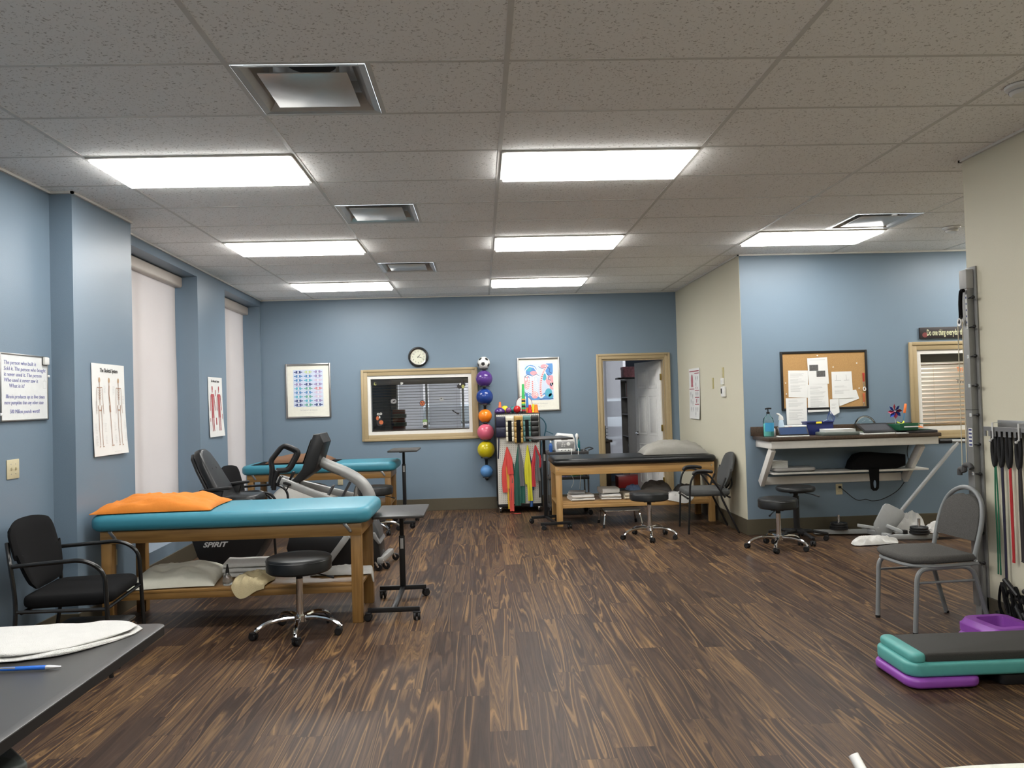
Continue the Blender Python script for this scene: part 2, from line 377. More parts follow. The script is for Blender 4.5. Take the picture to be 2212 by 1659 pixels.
# ---------------------------------------------------------------- room shell
XL, XLN, XP = -2.95, -2.87, -2.72          # main left plane, nearest left stretch, pier face
YF, YC, XC, XR, YR = 10.98, 8.25, 2.80, 3.20, 4.98   # far wall, counter wall, column face, near right wall, its corner
YB, XE = -3.2, 6.6
GX0, GY0 = 0.155, 3.402
BB = 0.165
LANG = math.atan(.030); LROT = Matrix.Translation((-2.885, 6.25, 0)) @ Matrix.Rotation(LANG, 4, 'Z') @ Matrix.Translation((2.95, -6.25, 0))   # the far stretch of the left wall runs slightly outward
# floor
b = MB(); b.box(-4.2, XE+.2, YB-.2, 15.0, -0.06, 0.0); struct('floor', b, M['floor'])
# ceiling, tile by tile, open where the air diffusers sit
VENT = [(-1.065, GY0), (-1.065, GY0+4*.61), (-1.065, GY0+8*.61), (3.205, GY0+5*.61)]
b = MB()
for ix in range(-8, 12):
    for iy in range(-11, 13):
        x0, y0 = GX0+ix*.61, GY0+iy*.61; x1, y1 = x0+.61, y0+.61
        if any(abs(x0-v[0]) < .05 and abs(y0-v[1]) < .05 for v in VENT): continue
        x0, x1 = max(x0, XL-.15), min(x1, XE); y0, y1 = max(y0, YB), min(y1, YF)
        if x1 <= x0 or y1 <= y0: continue
        if y0 >= 0 and y0 > YC-.01 and x0 > XC: continue
        b.box(x0, x1, y0, y1, CEIL+.0025, CEIL+.03)
struct('ceiling', b, M['tile'])
# suspension grid: main tees away from the camera, cross tees every 0.61 m
b = MB(); tw = .012
for k in range(-3, 6):
    x = GX0+k*1.22
    if x < XL-.1 or x > XE: continue
    y1 = YF if x < XC else YC
    b.box(x-tw, x+tw, YB, y1, CEIL, CEIL+.012)
for n in range(-11, 13):
    y = GY0+n*.61
    if y < YB or y > YF: continue
    b.box(XL-.1, (XE if y < YC else XC), y-tw*.8, y+tw*.8, CEIL+.001, CEIL+.011)
for vx, vy in VENT: b.box(vx+(.61 if vx < 0 else 0)-tw, vx+(.61 if vx < 0 else 0)+tw, vy, vy+.61, CEIL+.0005, CEIL+.0115)
struct('trim_1', b, M['grid'])
b = MB(); a = .018; zc = CEIL-.001      # wall angle
b.box(XLN, XLN+a, YB, 5.36, zc-.012, zc+.01); b.box(XP, XP+a, 5.36-a, 6.25, zc-.012, zc+.01); b.box(XLN, XP+a, 5.36-a, 5.36, zc-.012, zc+.01)
b.box(XL, XL+a, 6.25, YF+.01, zc-.012, zc+.01, T=LROT); b.box(XL-.1, XC, YF-a, YF, zc-.012, zc+.01); b.box(XC-a, XC, YC-a, YF, zc-.012, zc+.01)
b.box(XC-a, XE, YC-a, YC, zc-.012, zc+.01); b.box(XR-a, XR, YB, YR+a, zc-.012, zc+.01); b.box(XR-a, XE, YR, YR+a, zc-.012, zc+.01)
struct('trim_2', b, M['grid'])

# left wall with two windows in deep recesses (recess back plane at XW)
XW, HEAD, SILL = -3.24, 2.90, 0.27
W1 = (6.275, 8.33); W2 = (9.30, 10.93)
b = MB(); T0 = -3.5
b.box(T0, XLN, YB-.1, 5.36, 0, CEIL+.1); b.box(T0, XP, 5.36, 6.25, 0, CEIL+.1)
b.box(T0, XL, 6.25, W1[0], 0, CEIL+.1, T=LROT); b.box(T0, XL, W1[1], W2[0], 0, CEIL+.1, T=LROT); b.box(T0, XL, W2[1], YF+.15, 0, CEIL+.1, T=LROT)
for (a0, a1) in (W1, W2):
    b.box(T0, XL, a0, a1, 0, SILL, T=LROT); b.box(T0, XL, a0, a1, HEAD, CEIL+.1, T=LROT)
struct('wall_left', b, M['blue_wall'])
for i, (a0, a1) in enumerate((W1, W2)):
    g = sgroup('window_%d' % (i+1), LROT @ Vector((XW-.05, (a0+a1)/2, SILL)), LANG); L_ = (a1-a0)/2; H_ = HEAD-SILL
    f = MB(); w = .05
    f.box(-.04, .03, -L_+.002, -L_+w, 0, H_); f.box(-.04, .03, L_-w, L_-.002, 0, H_); f.box(-.04, .03, -L_+w, L_-w, 0, w); f.box(-.04, .03, -L_+w, L_-w, H_-w, H_); f.box(-.04, .03, -.025, .025, w, H_-w)
    f.build('window_frame', M['white_trim'], g, 0)
    p = MB(); p.box(-.012, -.006, -L_+w, L_-w, w, H_-w); p.build('pane', M['glass'], g, 0)
    s = thing('roller_shade', 'closed pinkish white roller shade with beige cassette, %s of the two left wall windows' % ('nearer', 'farther')[i], 'window shade', LROT @ Vector((XW+.06, (a0+a1)/2, SILL)), LANG, 'roller shades in the left windows')
    c = MB(); c.prism(rrect(-.055, .075, H_-.115, H_-.002, .02, 4), -L_+.006, L_-.006, 0, Matrix(((1, 0, 0, 0), (0, 0, 1, 0), (0, 1, 0, 0), (0, 0, 0, 1)))); c.build('cassette', M['cassette'], s)
    c = MB(); c.grid(lambda u, v: (.012+.004*sin(v*9)*sin(u*5), -L_+.03+(2*L_-.06)*u, .01+(H_-.12)*v), 8, 24, .0015); c.build('shade_fabric', M['shade'], s)
    c = MB(); c.box(.004, .022, -L_+.03, L_-.03, .002, .03, .004); c.build('hem_bar', M['cassette'], s)

# far wall with the inner window and the doorway
WX0, WX1, WZ0, WZ1 = -1.575, -.125, 1.075, 1.90     # clear opening incl. white liner
DX0, DX1, DZ = 1.715, 2.61, 2.045
b = MB(); y0, y1 = YF, YF+.13
b.box(-3.5, WX0, y0, y1, 0, CEIL+.1); b.box(WX0, WX1, y0, y1, 0, WZ0); b.box(WX0, WX1, y0, y1, WZ1, CEIL+.1)
b.box(WX1, DX0, y0, y1, 0, CEIL+.1); b.box(DX0, DX1, y0, y1, DZ, CEIL+.1); b.box(DX1, XC+.15, y0, y1, 0, CEIL+.1)
struct('wall_far', b, M['blue_wall'])
def casing(x0, x1, z0, z1, w, y, parent, name='casing', bottom=True, th=.02):
    m = MB()
    def prof(xa, xb, za, zb, d):
        m.box(xa, xb, y-th, y, za, zb, .004)
    prof(x0-w, x0, (z0-w if bottom else 0), z1+w, 0); prof(x1, x1+w, (z0-w if bottom else 0), z1+w, 0); prof(x0, x1, z1, z1+w, 0)
    if bottom: prof(x0, x1, z0-w, z0, 0)
    e = w*.38                                  # raised outer band
    m.box(x0-w-.002, x0-w+e, y-th-.01, y-th+.002, (z0-w if bottom else 0), z1+w, .004); m.box(x1+w-e, x1+w+.002, y-th-.01, y-th+.002, (z0-w if bottom else 0), z1+w, .004)
    m.box(x0-w+e, x1+w-e, y-th-.01, y-th+.002, z1+w-e, z1+w+.002, .004)
    if bottom: m.box(x0-w+e, x1+w-e, y-th-.01, y-th+.002, z0-w-.002, z0-w+e, .004)
    return m.build(name, M['tan_trim'], parent)
g = sgroup('window_3'); casing(WX0, WX1, WZ0, WZ1, .085, YF, g)
l = MB(); w = .045
l.box(WX0, WX0+w, YF-.006, YF+.12, WZ0, WZ1); l.box(WX1-w, WX1, YF-.006, YF+.12, WZ0, WZ1); l.box(WX0+w, WX1-w, YF-.006, YF+.12, WZ1-w, WZ1); l.box(WX0+w, WX1-w, YF-.006, YF+.12, WZ0, WZ0+w)
l.build('window_liner', M['white_trim'], g, 0)
p = MB(); p.box(WX0+w, WX1-w, YF+.03, YF+.036, WZ0+w, WZ1-w); p.build('pane', M['glass'], g, 0)
g = sgroup('door_1'); casing(DX0, DX1, 0, DZ, .075, YF, g, 'door_casing', False)
l = MB(); l.box(DX0, DX0+.02, YF, YF+.13, 0, DZ); l.box(DX1-.02, DX1, YF, YF+.13, 0, DZ); l.box(DX0+.02, DX1-.02, YF, YF+.13, DZ-.02, DZ); l.build('door_jamb', M['tan_trim'], g, 0)
# column, counter wall, near right wall, rest of the room
b = MB(); b.box(XC, XC+.15, YC+.0, YF, 0, CEIL+.1); struct('wall_right', b, M['beige_wall'])
RX0, RX1, RZ0, RZ1 = 4.70, 6.15, 1.05, 1.92
b = MB(); y0, y1 = YC, YC+.13
y0 -= .004; b.box(XC+.004, RX0, y0, YC-.0005, 0, CEIL+.1); b.box(XC+.1505, RX0, YC-.0005, y1, 0, CEIL+.1); b.box(RX0, RX1, y0, y1, 0, RZ0); b.box(RX0, RX1, y0, y1, RZ1, CEIL+.1); b.box(RX1, XE+.1, y0, y1, 0, CEIL+.1)
struct('wall_back', b, M['blue_wall'])
g = sgroup('window_4'); casing(RX0, RX1, RZ0, RZ1, .085, YC-.004, g)
l = MB(); l.box(RX0, RX0+w, YC-.01, YC+.12, RZ0, RZ1); l.box(RX1-w, RX1, YC-.01, YC+.12, RZ0, RZ1); l.box(RX0+w, RX1-w, YC-.01, YC+.12, RZ1-w, RZ1); l.box(RX0+w, RX1-w, YC-.01, YC+.12, RZ0, RZ0+w)
l.build('window_liner', M['white_trim'], g, 0)
p = MB(); p.box(RX0+w, RX1-w, YC+.03, YC+.036, RZ0+w, RZ1-w); p.build('pane', M['glass'], g, 0)
b = MB(); b.box(XR, XR+.16, YB-.1, YR, 0, CEIL+.1); b.box(XR+.16, XE+.1, YR-.14, YR, 0, CEIL+.1); b.box(XE, XE+.1, YR, YC+.2, 0, CEIL+.1)
struct('wall_east', b, M['beige_wall'])
b = MB(); b.box(-3.5, XR+.16, YB-.1, YB, 0, CEIL+.1); struct('wall_rear', b, M['beige_wall'])
# baseboards
b = MB(); t = .012
b.box(XLN, XLN+t, YB, 5.36, 0, BB, .003); b.box(XLN, XP+t, 5.36-t, 5.36, 0, BB, .003); b.box(XP, XP+t, 5.36, 6.25+t, 0, BB, .003); b.box(XL, XP+t, 6.25, 6.25+t, 0, BB, .003); b.box(XL, XL+t, 6.26, YF, 0, BB, .003, T=LROT)
struct('baseboard_left', b, M['baseboard'])
b = MB(); b.box(XL-.12, DX0-.075, YF-t, YF, 0, BB, .003); b.box(DX1+.075, XC, YF-t, YF, 0, BB, .003); struct('baseboard_far', b, M['baseboard'])
b = MB(); b.box(XC-t, XC, YC-t, YF, 0, BB, .003); b.box(XC-t, XE, YC-t-.004, YC-.004, 0, BB, .003); struct('baseboard_right', b, M['baseboard'])
b = MB(); b.box(XR-t, XR, YB, YR+t, 0, BB, .003); b.box(XR-t, XE, YR, YR+t, 0, BB, .003); struct('baseboard_east', b, M['baseboard'])

# ---------------------------------------------------------------- lamps, diffusers, detectors
def panel(ix, iy, label, group='ceiling light panels'):
    x0, y0 = GX0+ix*.61, GY0+iy*.61
    t = thing('ceiling_light', label, 'ceiling light', (x0+.61, y0+.305, CEIL-.004), 0, group)
    m = MB(); a, c = .598, .293
    for q in ((-a, a, -c, -c+.02), (-a, a, c-.02, c), (-a, -a+.02, -c+.02, c-.02), (a-.02, a, -c+.02, c-.02)): m.box(q[0], q[1], q[2], q[3], -.006, .006, .002)
    m.build('frame', M['white_trim'], t)
    m = MB(); m.box(-a+.02, a-.02, -c+.02, c-.02, -.024, .004, .004); m.build('diffuser', M['lamp'], t, 0)  # hung lower than flush so its glowing sides throw extra light on the ceiling
    return t
panel(-4, 2, 'lit white ceiling panel, nearest on the left, over the orange pillow end of the room')
panel(0, 2, 'lit white ceiling panel, nearest and largest on the right')
panel(-4, 6, 'lit white ceiling panel, middle one of the left row')
panel(0, 6, 'lit white ceiling panel, middle one of the central row')
panel(-4, 10, 'lit white ceiling panel, farthest of the left row near the clock wall')
panel(0, 10, 'lit white ceiling panel, farthest of the central row near the clock wall')
panel(4, 6, 'lit white ceiling panel above the cork board counter')
for q, w_ in (((-4, -3), 'just above the camera, left'), ((0, -3), 'just above the camera, right'), ((-4, -7), 'behind the camera, left'), ((0, -7), 'behind the camera, right'), ((8, 6), 'in the alcove right of the cork board')): panel(q[0], q[1], 'lit white ceiling panel added out of view, ' + w_, 'added ceiling light panels out of view')  # unseen panels added to light the room from outside the view
M['vent'] = pm('satin aluminium air diffuser', (0.56, 0.55, 0.53), .28, metal=.35)
M['duct'] = pm('dark duct interior', (0.06, 0.06, 0.06), .7)
for i, (vx, vy) in enumerate(VENT):
    t = thing('air_diffuser', ['square metal air diffuser, nearest and largest, above the left light', 'square metal air diffuser, middle one of the left three', 'square metal air diffuser, farthest and smallest', 'square metal air diffuser beside the light over the counter'][i], 'air vent', (vx+.305, vy+.305, CEIL), 0, 'square plaque air diffusers')
    h = .292
    m = MB(); q = [(h, 0.0), (h-.03, 0.004), (h-.055, .03), (h-.085, .075)]
    for k, (r1, z1) in enumerate(q[:-1]):
        r2, z2 = q[k+1]
        for s in range(4):
            T = RZ(s*pi/2)
            m.ngon([T @ Vector(v) for v in ((-r1, -r1, z1), (r1, -r1, z1), (r2, -r2, z2), (-r2, -r2, z2))])
    m.build('frame', M['vent'], t, 30)
    m = MB(); m.box(-h+.075, h-.075, -h+.075, h-.075, .135, .14); 
    for s in range(4): m.box(-h+.075, h-.075, h-.08, h-.075, .075, .14, T=RZ(s*pi/2))
    m.build('plenum', M['vent'], t, 0)
    m = MB(); m.cyl((0, 0, .1345), (0, 0, .132), .12, 28); m.build('duct_opening', M['duct'], t)
    m = MB(); m.box(-.2, .2, -.2, .2, .0, .006, .002)
    m.build('plaque', M['vent'], t)
    for sx in (-1, 1):
        for sy in (-1, 1): m = MB(); m.box(sx*.15-.008, sx*.15+.008, sy*.15-.002, sy*.15+.002, .006, .135); m.build('hanger', M['vent'], t)
for (x, y, l) in ((4.41, 7.06, 'white smoke detector on the ceiling beside the counter light'), (2.73, 3.75, 'white smoke detector on the ceiling at the right edge of the photo')):
    t = thing('smoke_detector', l, 'smoke detector', (x, y, CEIL-.001), 0, 'ceiling smoke detectors')
    m = MB(); m.lathe([(.0, -.045), (.045, -.045), (.055, -.035), (.058, -.02), (.075, -.012), (.078, 0)], 28); m.build('housing', WHITE, t)
    m = MB(); m.lathe([(.059, -.03), (.0605, -.028), (.0605, -.024), (.058, -.022)], 28); m.build('slot_ring', INKL, t)
# ---------------------------------------------------------------- rooms beyond the far wall and the counter wall
b = MB(); b.box(-4.2, 4.6, 14.0, 14.12, 0, .35); b.box(-4.2, -2.6, 14.0, 14.12, .35, 3.1); b.box(-2.6, 4.6, 14.0, 14.12, 2.75, 3.1); b.box(2.95, 4.6, 14.0, 14.12, .35, 2.75); b.box(1.3, 1.5, 14.0, 14.12, .35, 2.75)
struct('wall_office', b, C('slate blue office wall', (0.075, 0.10, 0.15), .5))
b = MB(); b.box(-3.6, -3.5, YF+.13, 14.12, 0, 3.1); b.box(4.5, 4.6, YF, 14.12, 0, 3.1); struct('wall_office_sides', b, C('slate blue office wall', (0.09, 0.12, 0.17)))
b = MB(); b.box(-4.2, 4.6, YF+.13, 14.12, 3.0, 3.1); struct('ceiling_office', b, M['beige_wall'])
b = MB(); b.box(RX0-.5, XE+.2, YC+2.2, YC+2.3, 0, 3.1); b.box(RX0-.6, RX0-.5, YC+.13, YC+2.3, 0, 3.1); b.box(XE+.1, XE+.2, YC+.13, YC+2.3, 0, 3.1); struct('wall_side_room', b, C('pale side-room wall', (0.55, 0.5, 0.42), .5))
b = MB(); b.box(RX0-.6, XE+.2, YC+.13, YC+2.3, 3.0, 3.1); struct('ceiling_side_room', b, M['beige_wall'])
# ---------------------------------------------------------------- soft goods
def pillow(name, label, loc, L_, W_, H_, mat, rz=0, seed=1, wr=.012, cat='pillow', sag=0.0, tilt=(0, 0)):
    t = thing(name, label, cat, loc, rz)
    m = MB(); b = bmesh.new(); n = 34; k = 24
    def P(u, v, s):
        x, y = (u*2-1), (v*2-1)
        e = max(0.0, (1-abs(x)**2.6))*max(0.0, (1-abs(y)**2.6)); h = e**.55
        px = x*(1-.07*(1-abs(x))*0-.05*(1-y*y)*abs(x)**3)*L_/2; py = y*(1-.07*(1-x*x)*abs(y)**3)*W_/2
        w = nz(x*2.2+seed, y*2.6, seed)*wr*2+nz(x*5+seed, y*9-seed*3, 1.3)*wr+abs(nz(x*9, y*3+seed*2, 4.1))*wr*.8
        base = .006+sag*max(0, -y)**3
        z = base + (H_*h*.96+w*min(1, h*1.3) if s > 0 else 0.0) + (.004 if s < 0 else .010)
        if s > 0 and h < .02: z = base+.010
        return Vector((px, py, z+tilt[0]*x*L_/2+tilt[1]*y*W_/2))
    top = [[b.verts.new(P(i/n, j/k, 1)) for j in range(k+1)] for i in range(n+1)]
    bot = [[b.verts.new(P(i/n, j/k, -1)) for j in range(k+1)] for i in range(n+1)]
    for i in range(n):
        for j in range(k):
            b.faces.new((top[i][j], top[i+1][j], top[i+1][j+1], top[i][j+1])); b.faces.new((bot[i][j], bot[i][j+1], bot[i+1][j+1], bot[i+1][j]))
    for i in range(n): b.faces.new((bot[i][0], bot[i+1][0], top[i+1][0], top[i][0])); b.faces.new((top[i][k], top[i+1][k], bot[i+1][k], bot[i][k]))
    for j in range(k): b.faces.new((top[0][j], top[0][j+1], bot[0][j+1], bot[0][j])); b.faces.new((bot[n][j], bot[n][j+1], top[n][j+1], top[n][j]))
    m._merge(b); m.build('pillowcase', mat, t, 60); return t
def folded(name, label, loc, L_, W_, layers, mat, rz=0, seed=1, th=.03, group=None, cat='towel'):
    """a stack of folded layers with a soft rounded fold at the front"""
    m = MB(); z = 0
    for i in range(layers):
        a = (rnd.random()-.5)*.025; q = th*(1+.25*rnd.random()); ll = L_*(1-.06*rnd.random()); ww = W_*(1-.06*rnd.random())
        def P(u, v, z=z, q=q, ll=ll, ww=ww, a=a):
            ang = v*2*pi; c_, s_ = cos(ang), sin(ang)
            y = (abs(c_)**.35)*(1 if c_ > 0 else -1)*ww/2; zz = (abs(s_)**.6)*(1 if s_ > 0 else -1)*q/2
            x = (u-.5)*ll
            return Vector((x+a*y*3, y+a*x*2, z+q/2+zz+(nz(x*9+seed, y*9, i*3)*.006 if zz > 0 else 0)))
        m.grid(P, 14, 28)
        # end caps
        for uu in (0, 1):
            pts = [P(uu, j/28) for j in range(28)]; m.ngon(pts if uu == 0 else pts[::-1])
        z += q*.96
    o = m.build(name, mat, None, 60); o.location = loc; o.rotation_euler = (0, 0, rz); tag(o, label, cat, group); return o
def crumple(name, label, loc, L_, W_, H_, mat, rz=0, seed=1, cat='towel', drop=None):
    """loosely dropped cloth"""
    def P(u, v):
        x, y = u*2-1, v*2-1; e = max(0, 1-abs(x)**4)*max(0, 1-abs(y)**4)
        ph = .5+.5*nz(x*1.3+seed, y*1.5, seed*1.7); rid = 1-abs(nz(x*2.2+seed*2, y*1.8-seed, 2.2))*2.4
        z = H_*(e**.6)*(.30+.45*ph+.55*max(0, rid))+.006+.004*abs(nz(x*5, y*5, seed))
        r2 = (x*x+y*y)**.5; k = (max(abs(x), abs(y))/r2 if r2 > 1e-6 else 1)**.45*(1.06+.20*nz(seed*3+x*.9, y*1.1, 9))
        X, Y = x*L_/2*k, y*W_/2*k
        if drop and Y < -drop: z -= (-Y-drop)*1.6; Y = -drop-(-Y-drop)*.25
        return Vector((X, Y, z))
    m = MB(); m.grid(P, 44, 34, .006); o = m.build(name, mat, None, 70); o.location = loc; o.rotation_euler = (0, 0, rz); return tag(o, label, cat)

# ---------------------------------------------------------------- treatment tables
def treatment_table(label, loc, L_, W_, wx, wz, vinyl, padH=.115, top=.80, apH=.085, shelf=.27, shelfY=(0, 1), overhang=.065, bolts=True, legw=.072, flap=False, rz=0):
    t = thing('treatment_table', label, 'treatment table', loc, rz)
    x0, x1, y0, y1 = -L_/2+overhang, L_/2-overhang, -W_/2+.045, W_/2-.045; za = top-padH
    for sx in (0, 1):
        for sy in (0, 1):
            X = x0+.004 if sx == 0 else x1-legw-.004; Y = y0+.004 if sy == 0 else y1-legw-.004
            m = MB(); m.box(X, X+legw, Y, Y+legw*.95, 0, za-apH+.001, .004); m.build('leg', wz, t)
    m = MB(); m.box(x0, x1, y0, y0+.03, za-apH, za, .003); m.box(x0, x1, y1-.03, y1, za-apH, za, .003); m.box(x0, x0+.03, y0+.03, y1-.03, za-apH, za, .003); m.box(x1-.03, x1, y0+.03, y1-.03, za-apH, za, .003); m.box(x0+.03, x1-.03, y0+.03, y1-.03, za-.015, za)
    m.build('apron', wx, t)
    m = MB(); m.box(x0+legw+.004, x1-legw-.004, y0+.01, y1-.01, shelf-.018, shelf, .002); m.box(x0+legw, x1-legw, y0+.012, y0+.034, shelf-.062, shelf-.018, .002); m.box(x0+legw, x1-legw, y1-.034, y1-.012, shelf-.062, shelf-.018, .002)
    m.box(x0+.006, x0+legw+.004, y0+legw+.004, y1-legw-.004, shelf-.018, shelf); m.box(x1-legw-.004, x1-.006, y0+legw+.004, y1-legw-.004, shelf-.018, shelf)
    m.build('shelf', wx, t)
    m = MB(); pts = rrect(-L_/2, L_/2, -W_/2, W_/2, .09, 8)
    m.prism(pts, za+.002, top, .045, bseg=5); p = m.build('cushion', vinyl, t, 50)
    if bolts:
        for X in (x0+.09, x1-.09):
            m = MB(); m.box(X-.035, X-.005, y0-.004, y0, za-.012, za+.004, .002); m.bar((X-.02, y0-.004, za-.005), (X+.015, y0-.004, za-.05), .022, .004, .002, up=(0, 1, 0)); m.lathe([(.0, .006), (.007, .005), (.010, 0)], 12, TR(X+.017, y0-.005, za-.052) @ RX(pi/2)); m.build('corner_plate', STEEL, t)
    else:
        for X in (x0+.035, x1-.035):
            for Z in (za-.04,):
                m = MB(); m.lathe([(.0, .004), (.007, .003), (.008, 0)], 12, TR(X, y0-.001, Z) @ RX(pi/2)); m.build('bolt', CHR, t)
    return t
t1 = treatment_table('turquoise padded treatment table nearest on the left, orange pillow on it', (-1.735, 5.765, 0), 1.90, .70, M['oak_x'], M['oak_z'], CYAN, shelf=.272)
t2 = treatment_table('turquoise padded treatment table at the far wall, brown pillow on it', (-1.995, 9.955, 0), 1.87, .72, M['oak_x'], M['oak_z'], CYAN, shelf=.29)
t3 = treatment_table('light oak treatment table with black vinyl top, grey pillow on it', (1.80, 9.545, 0), 1.955, .77, M['lightoak_x'], M['lightoak_z'], BLK, padH=.085, top=.795, apH=.105, shelf=.275, bolts=False, overhang=.03)
ORANGE = C('orange pillowcase cotton', (0.60, 0.185, 0.016), .85, bump=.25, bscale=35)
pillow('pillow', 'bright orange pillow on the near turquoise table', (-2.29, 5.73, .797), .80, .56, .085, ORANGE, R(3), 3, .016)
pillow('pillow', 'brown pillow on the far turquoise table', (-2.28, 9.98, .803), .78, .50, .085, C('brown pillowcase cotton', (0.17, 0.085, 0.045), .85, bump=.2, bscale=40), R(2), 5, .010)
m = MB(); m.grid(lambda u, v: Vector(((u-.5)*1.0, (v-.5)*.62, .0025+.003*abs(nz(u*6, v*6)))), 20, 14, .002); o = m.build('cloth', BLKF, None); o.location = (-2.32, 9.97, .7995); tag(o, 'flat black cloth under the brown pillow', 'cloth')
pillow('pillow', 'grey pillow on the black-topped treatment table', (2.33, 9.55, .792), .78, .50, .15, C('grey pillowcase cotton', (0.27, 0.26, 0.235), .85, bump=.2, bscale=40), R(-3), 8, .014)
pillow('pillow', 'white pillow on the lower shelf of the near turquoise table', (-2.205, 5.77, .270), .60, .58, .10, C('off-white pillowcase', (0.62, 0.61, 0.52), .85, bump=.2, bscale=40), R(6), 11, .012)
folded('folded_towel', 'folded white towel on the shelf of the near turquoise table', (-1.75, 5.90, .273), .32, .26, 3, TOWEL, R(3), 4, .034)
crumple('beige_cloth', 'beige cloth hanging over the shelf edge of the near turquoise table', (-1.63, 5.60, .276), .24, .34, .06, C('beige sock cloth', (0.50, 0.42, 0.25), .9, bump=.3), 0, 5, 'cloth', drop=.138)
t = thing('oil_bottle', 'clear lotion bottle with a black tapered spout on the near table shelf', 'bottle', (-1.80, 5.56, .273))
CLR = C('clear plastic', (0.85, 0.88, 0.88), .08, trans=.9)
m = MB(); m.lathe([(0, 0), (.030, .0), (.033, .006), (.033, .035), (.028, .058), (.014, .078), (.012, .085)], 20); m.build('body', CLR, t)
m = MB(); m.lathe([(0, .085), (.013, .085), (.012, .10), (.005, .137), (.006, .142), (.0, .145)], 16); m.build('spout', BLKP, t)
t = thing('container', 'white tub with a dark lid on the shelf behind the near stool', 'container', (-1.52, 5.96, .273))
m = MB(); m.lathe([(0, 0), (.042, 0), (.044, .004), (.046, .075), (0, .075)], 22); m.build('tub', WHITE, t)
m = MB(); m.lathe([(0, .075), (.048, .075), (.048, .095), (.045, .098), (0, .098)], 22); m.build('lid', BLKP, t)
crumple('face_cloth', 'small white cloth hanging at the right end of the near table shelf', (-1.03, 5.78, .276), .15, .46, .05, TOWEL, R(90), 9, 'towel', drop=.20)
# shelf of the black-topped table
CREAM = C('cream towel', (0.62, 0.56, 0.44), .95, bump=.6, bscale=400)
folded('folded_towel', 'low stack of folded white towels, leftmost on the oak shelf', (1.18, 9.50, .278), .28, .34, 2, TOWEL, R(4), 2, .028)
folded('folded_towel', 'thin grey towel lying on the left white towels of the oak shelf', (1.14, 9.53, .352), .21, .24, 1, C('pale grey towel', (0.42, 0.42, 0.41), .95, bump=.5), R(-8), 3, .026)
folded('folded_towel', 'pair of folded white towels under the thick one on the oak shelf', (1.535, 9.50, .278), .24, .32, 2, TOWEL, R(-3), 6, .030)
folded('folded_towel', 'thick rolled-edge white towel on top of the middle stack on the oak shelf', (1.52, 9.51, .350), .21, .28, 1, TOWEL, R(6), 7, .065)
folded('folded_towel', 'folded cream towels beside the middle white stack on the oak shelf', (1.80, 9.50, .278), .23, .32, 2, CREAM, R(2), 8, .034)
crumple('blue_cloth', 'blue crumpled cloth on the cream towels of the oak shelf', (1.83, 9.53, .366), .17, .17, .06, C('denim blue cloth', (0.14, 0.21, 0.36), .9, bump=.3), R(10), 4, 'cloth')
pillow('pillow', 'dark grey pillow on the oak shelf behind the stool', (2.155, 9.725, .280), .40, .30, .15, C('dark grey pillowcase', (0.15, 0.145, 0.14), .85, bump=.2, bscale=40), R(-6), 14, .015)
pillow('pillow', 'flatter grey pillow on the oak shelf beside the armchair', (2.515, 9.715, .280), .26, .26, .10, C('dark grey pillowcase', (0.15, 0.145, 0.14)), R(0), 15, .01)
crumple('white_cloth', 'white cloth spilling over the oak shelf between stool and armchair', (2.33, 9.36, .280), .34, .34, .06, TOWEL, R(0), 12, 'towel', drop=.152)

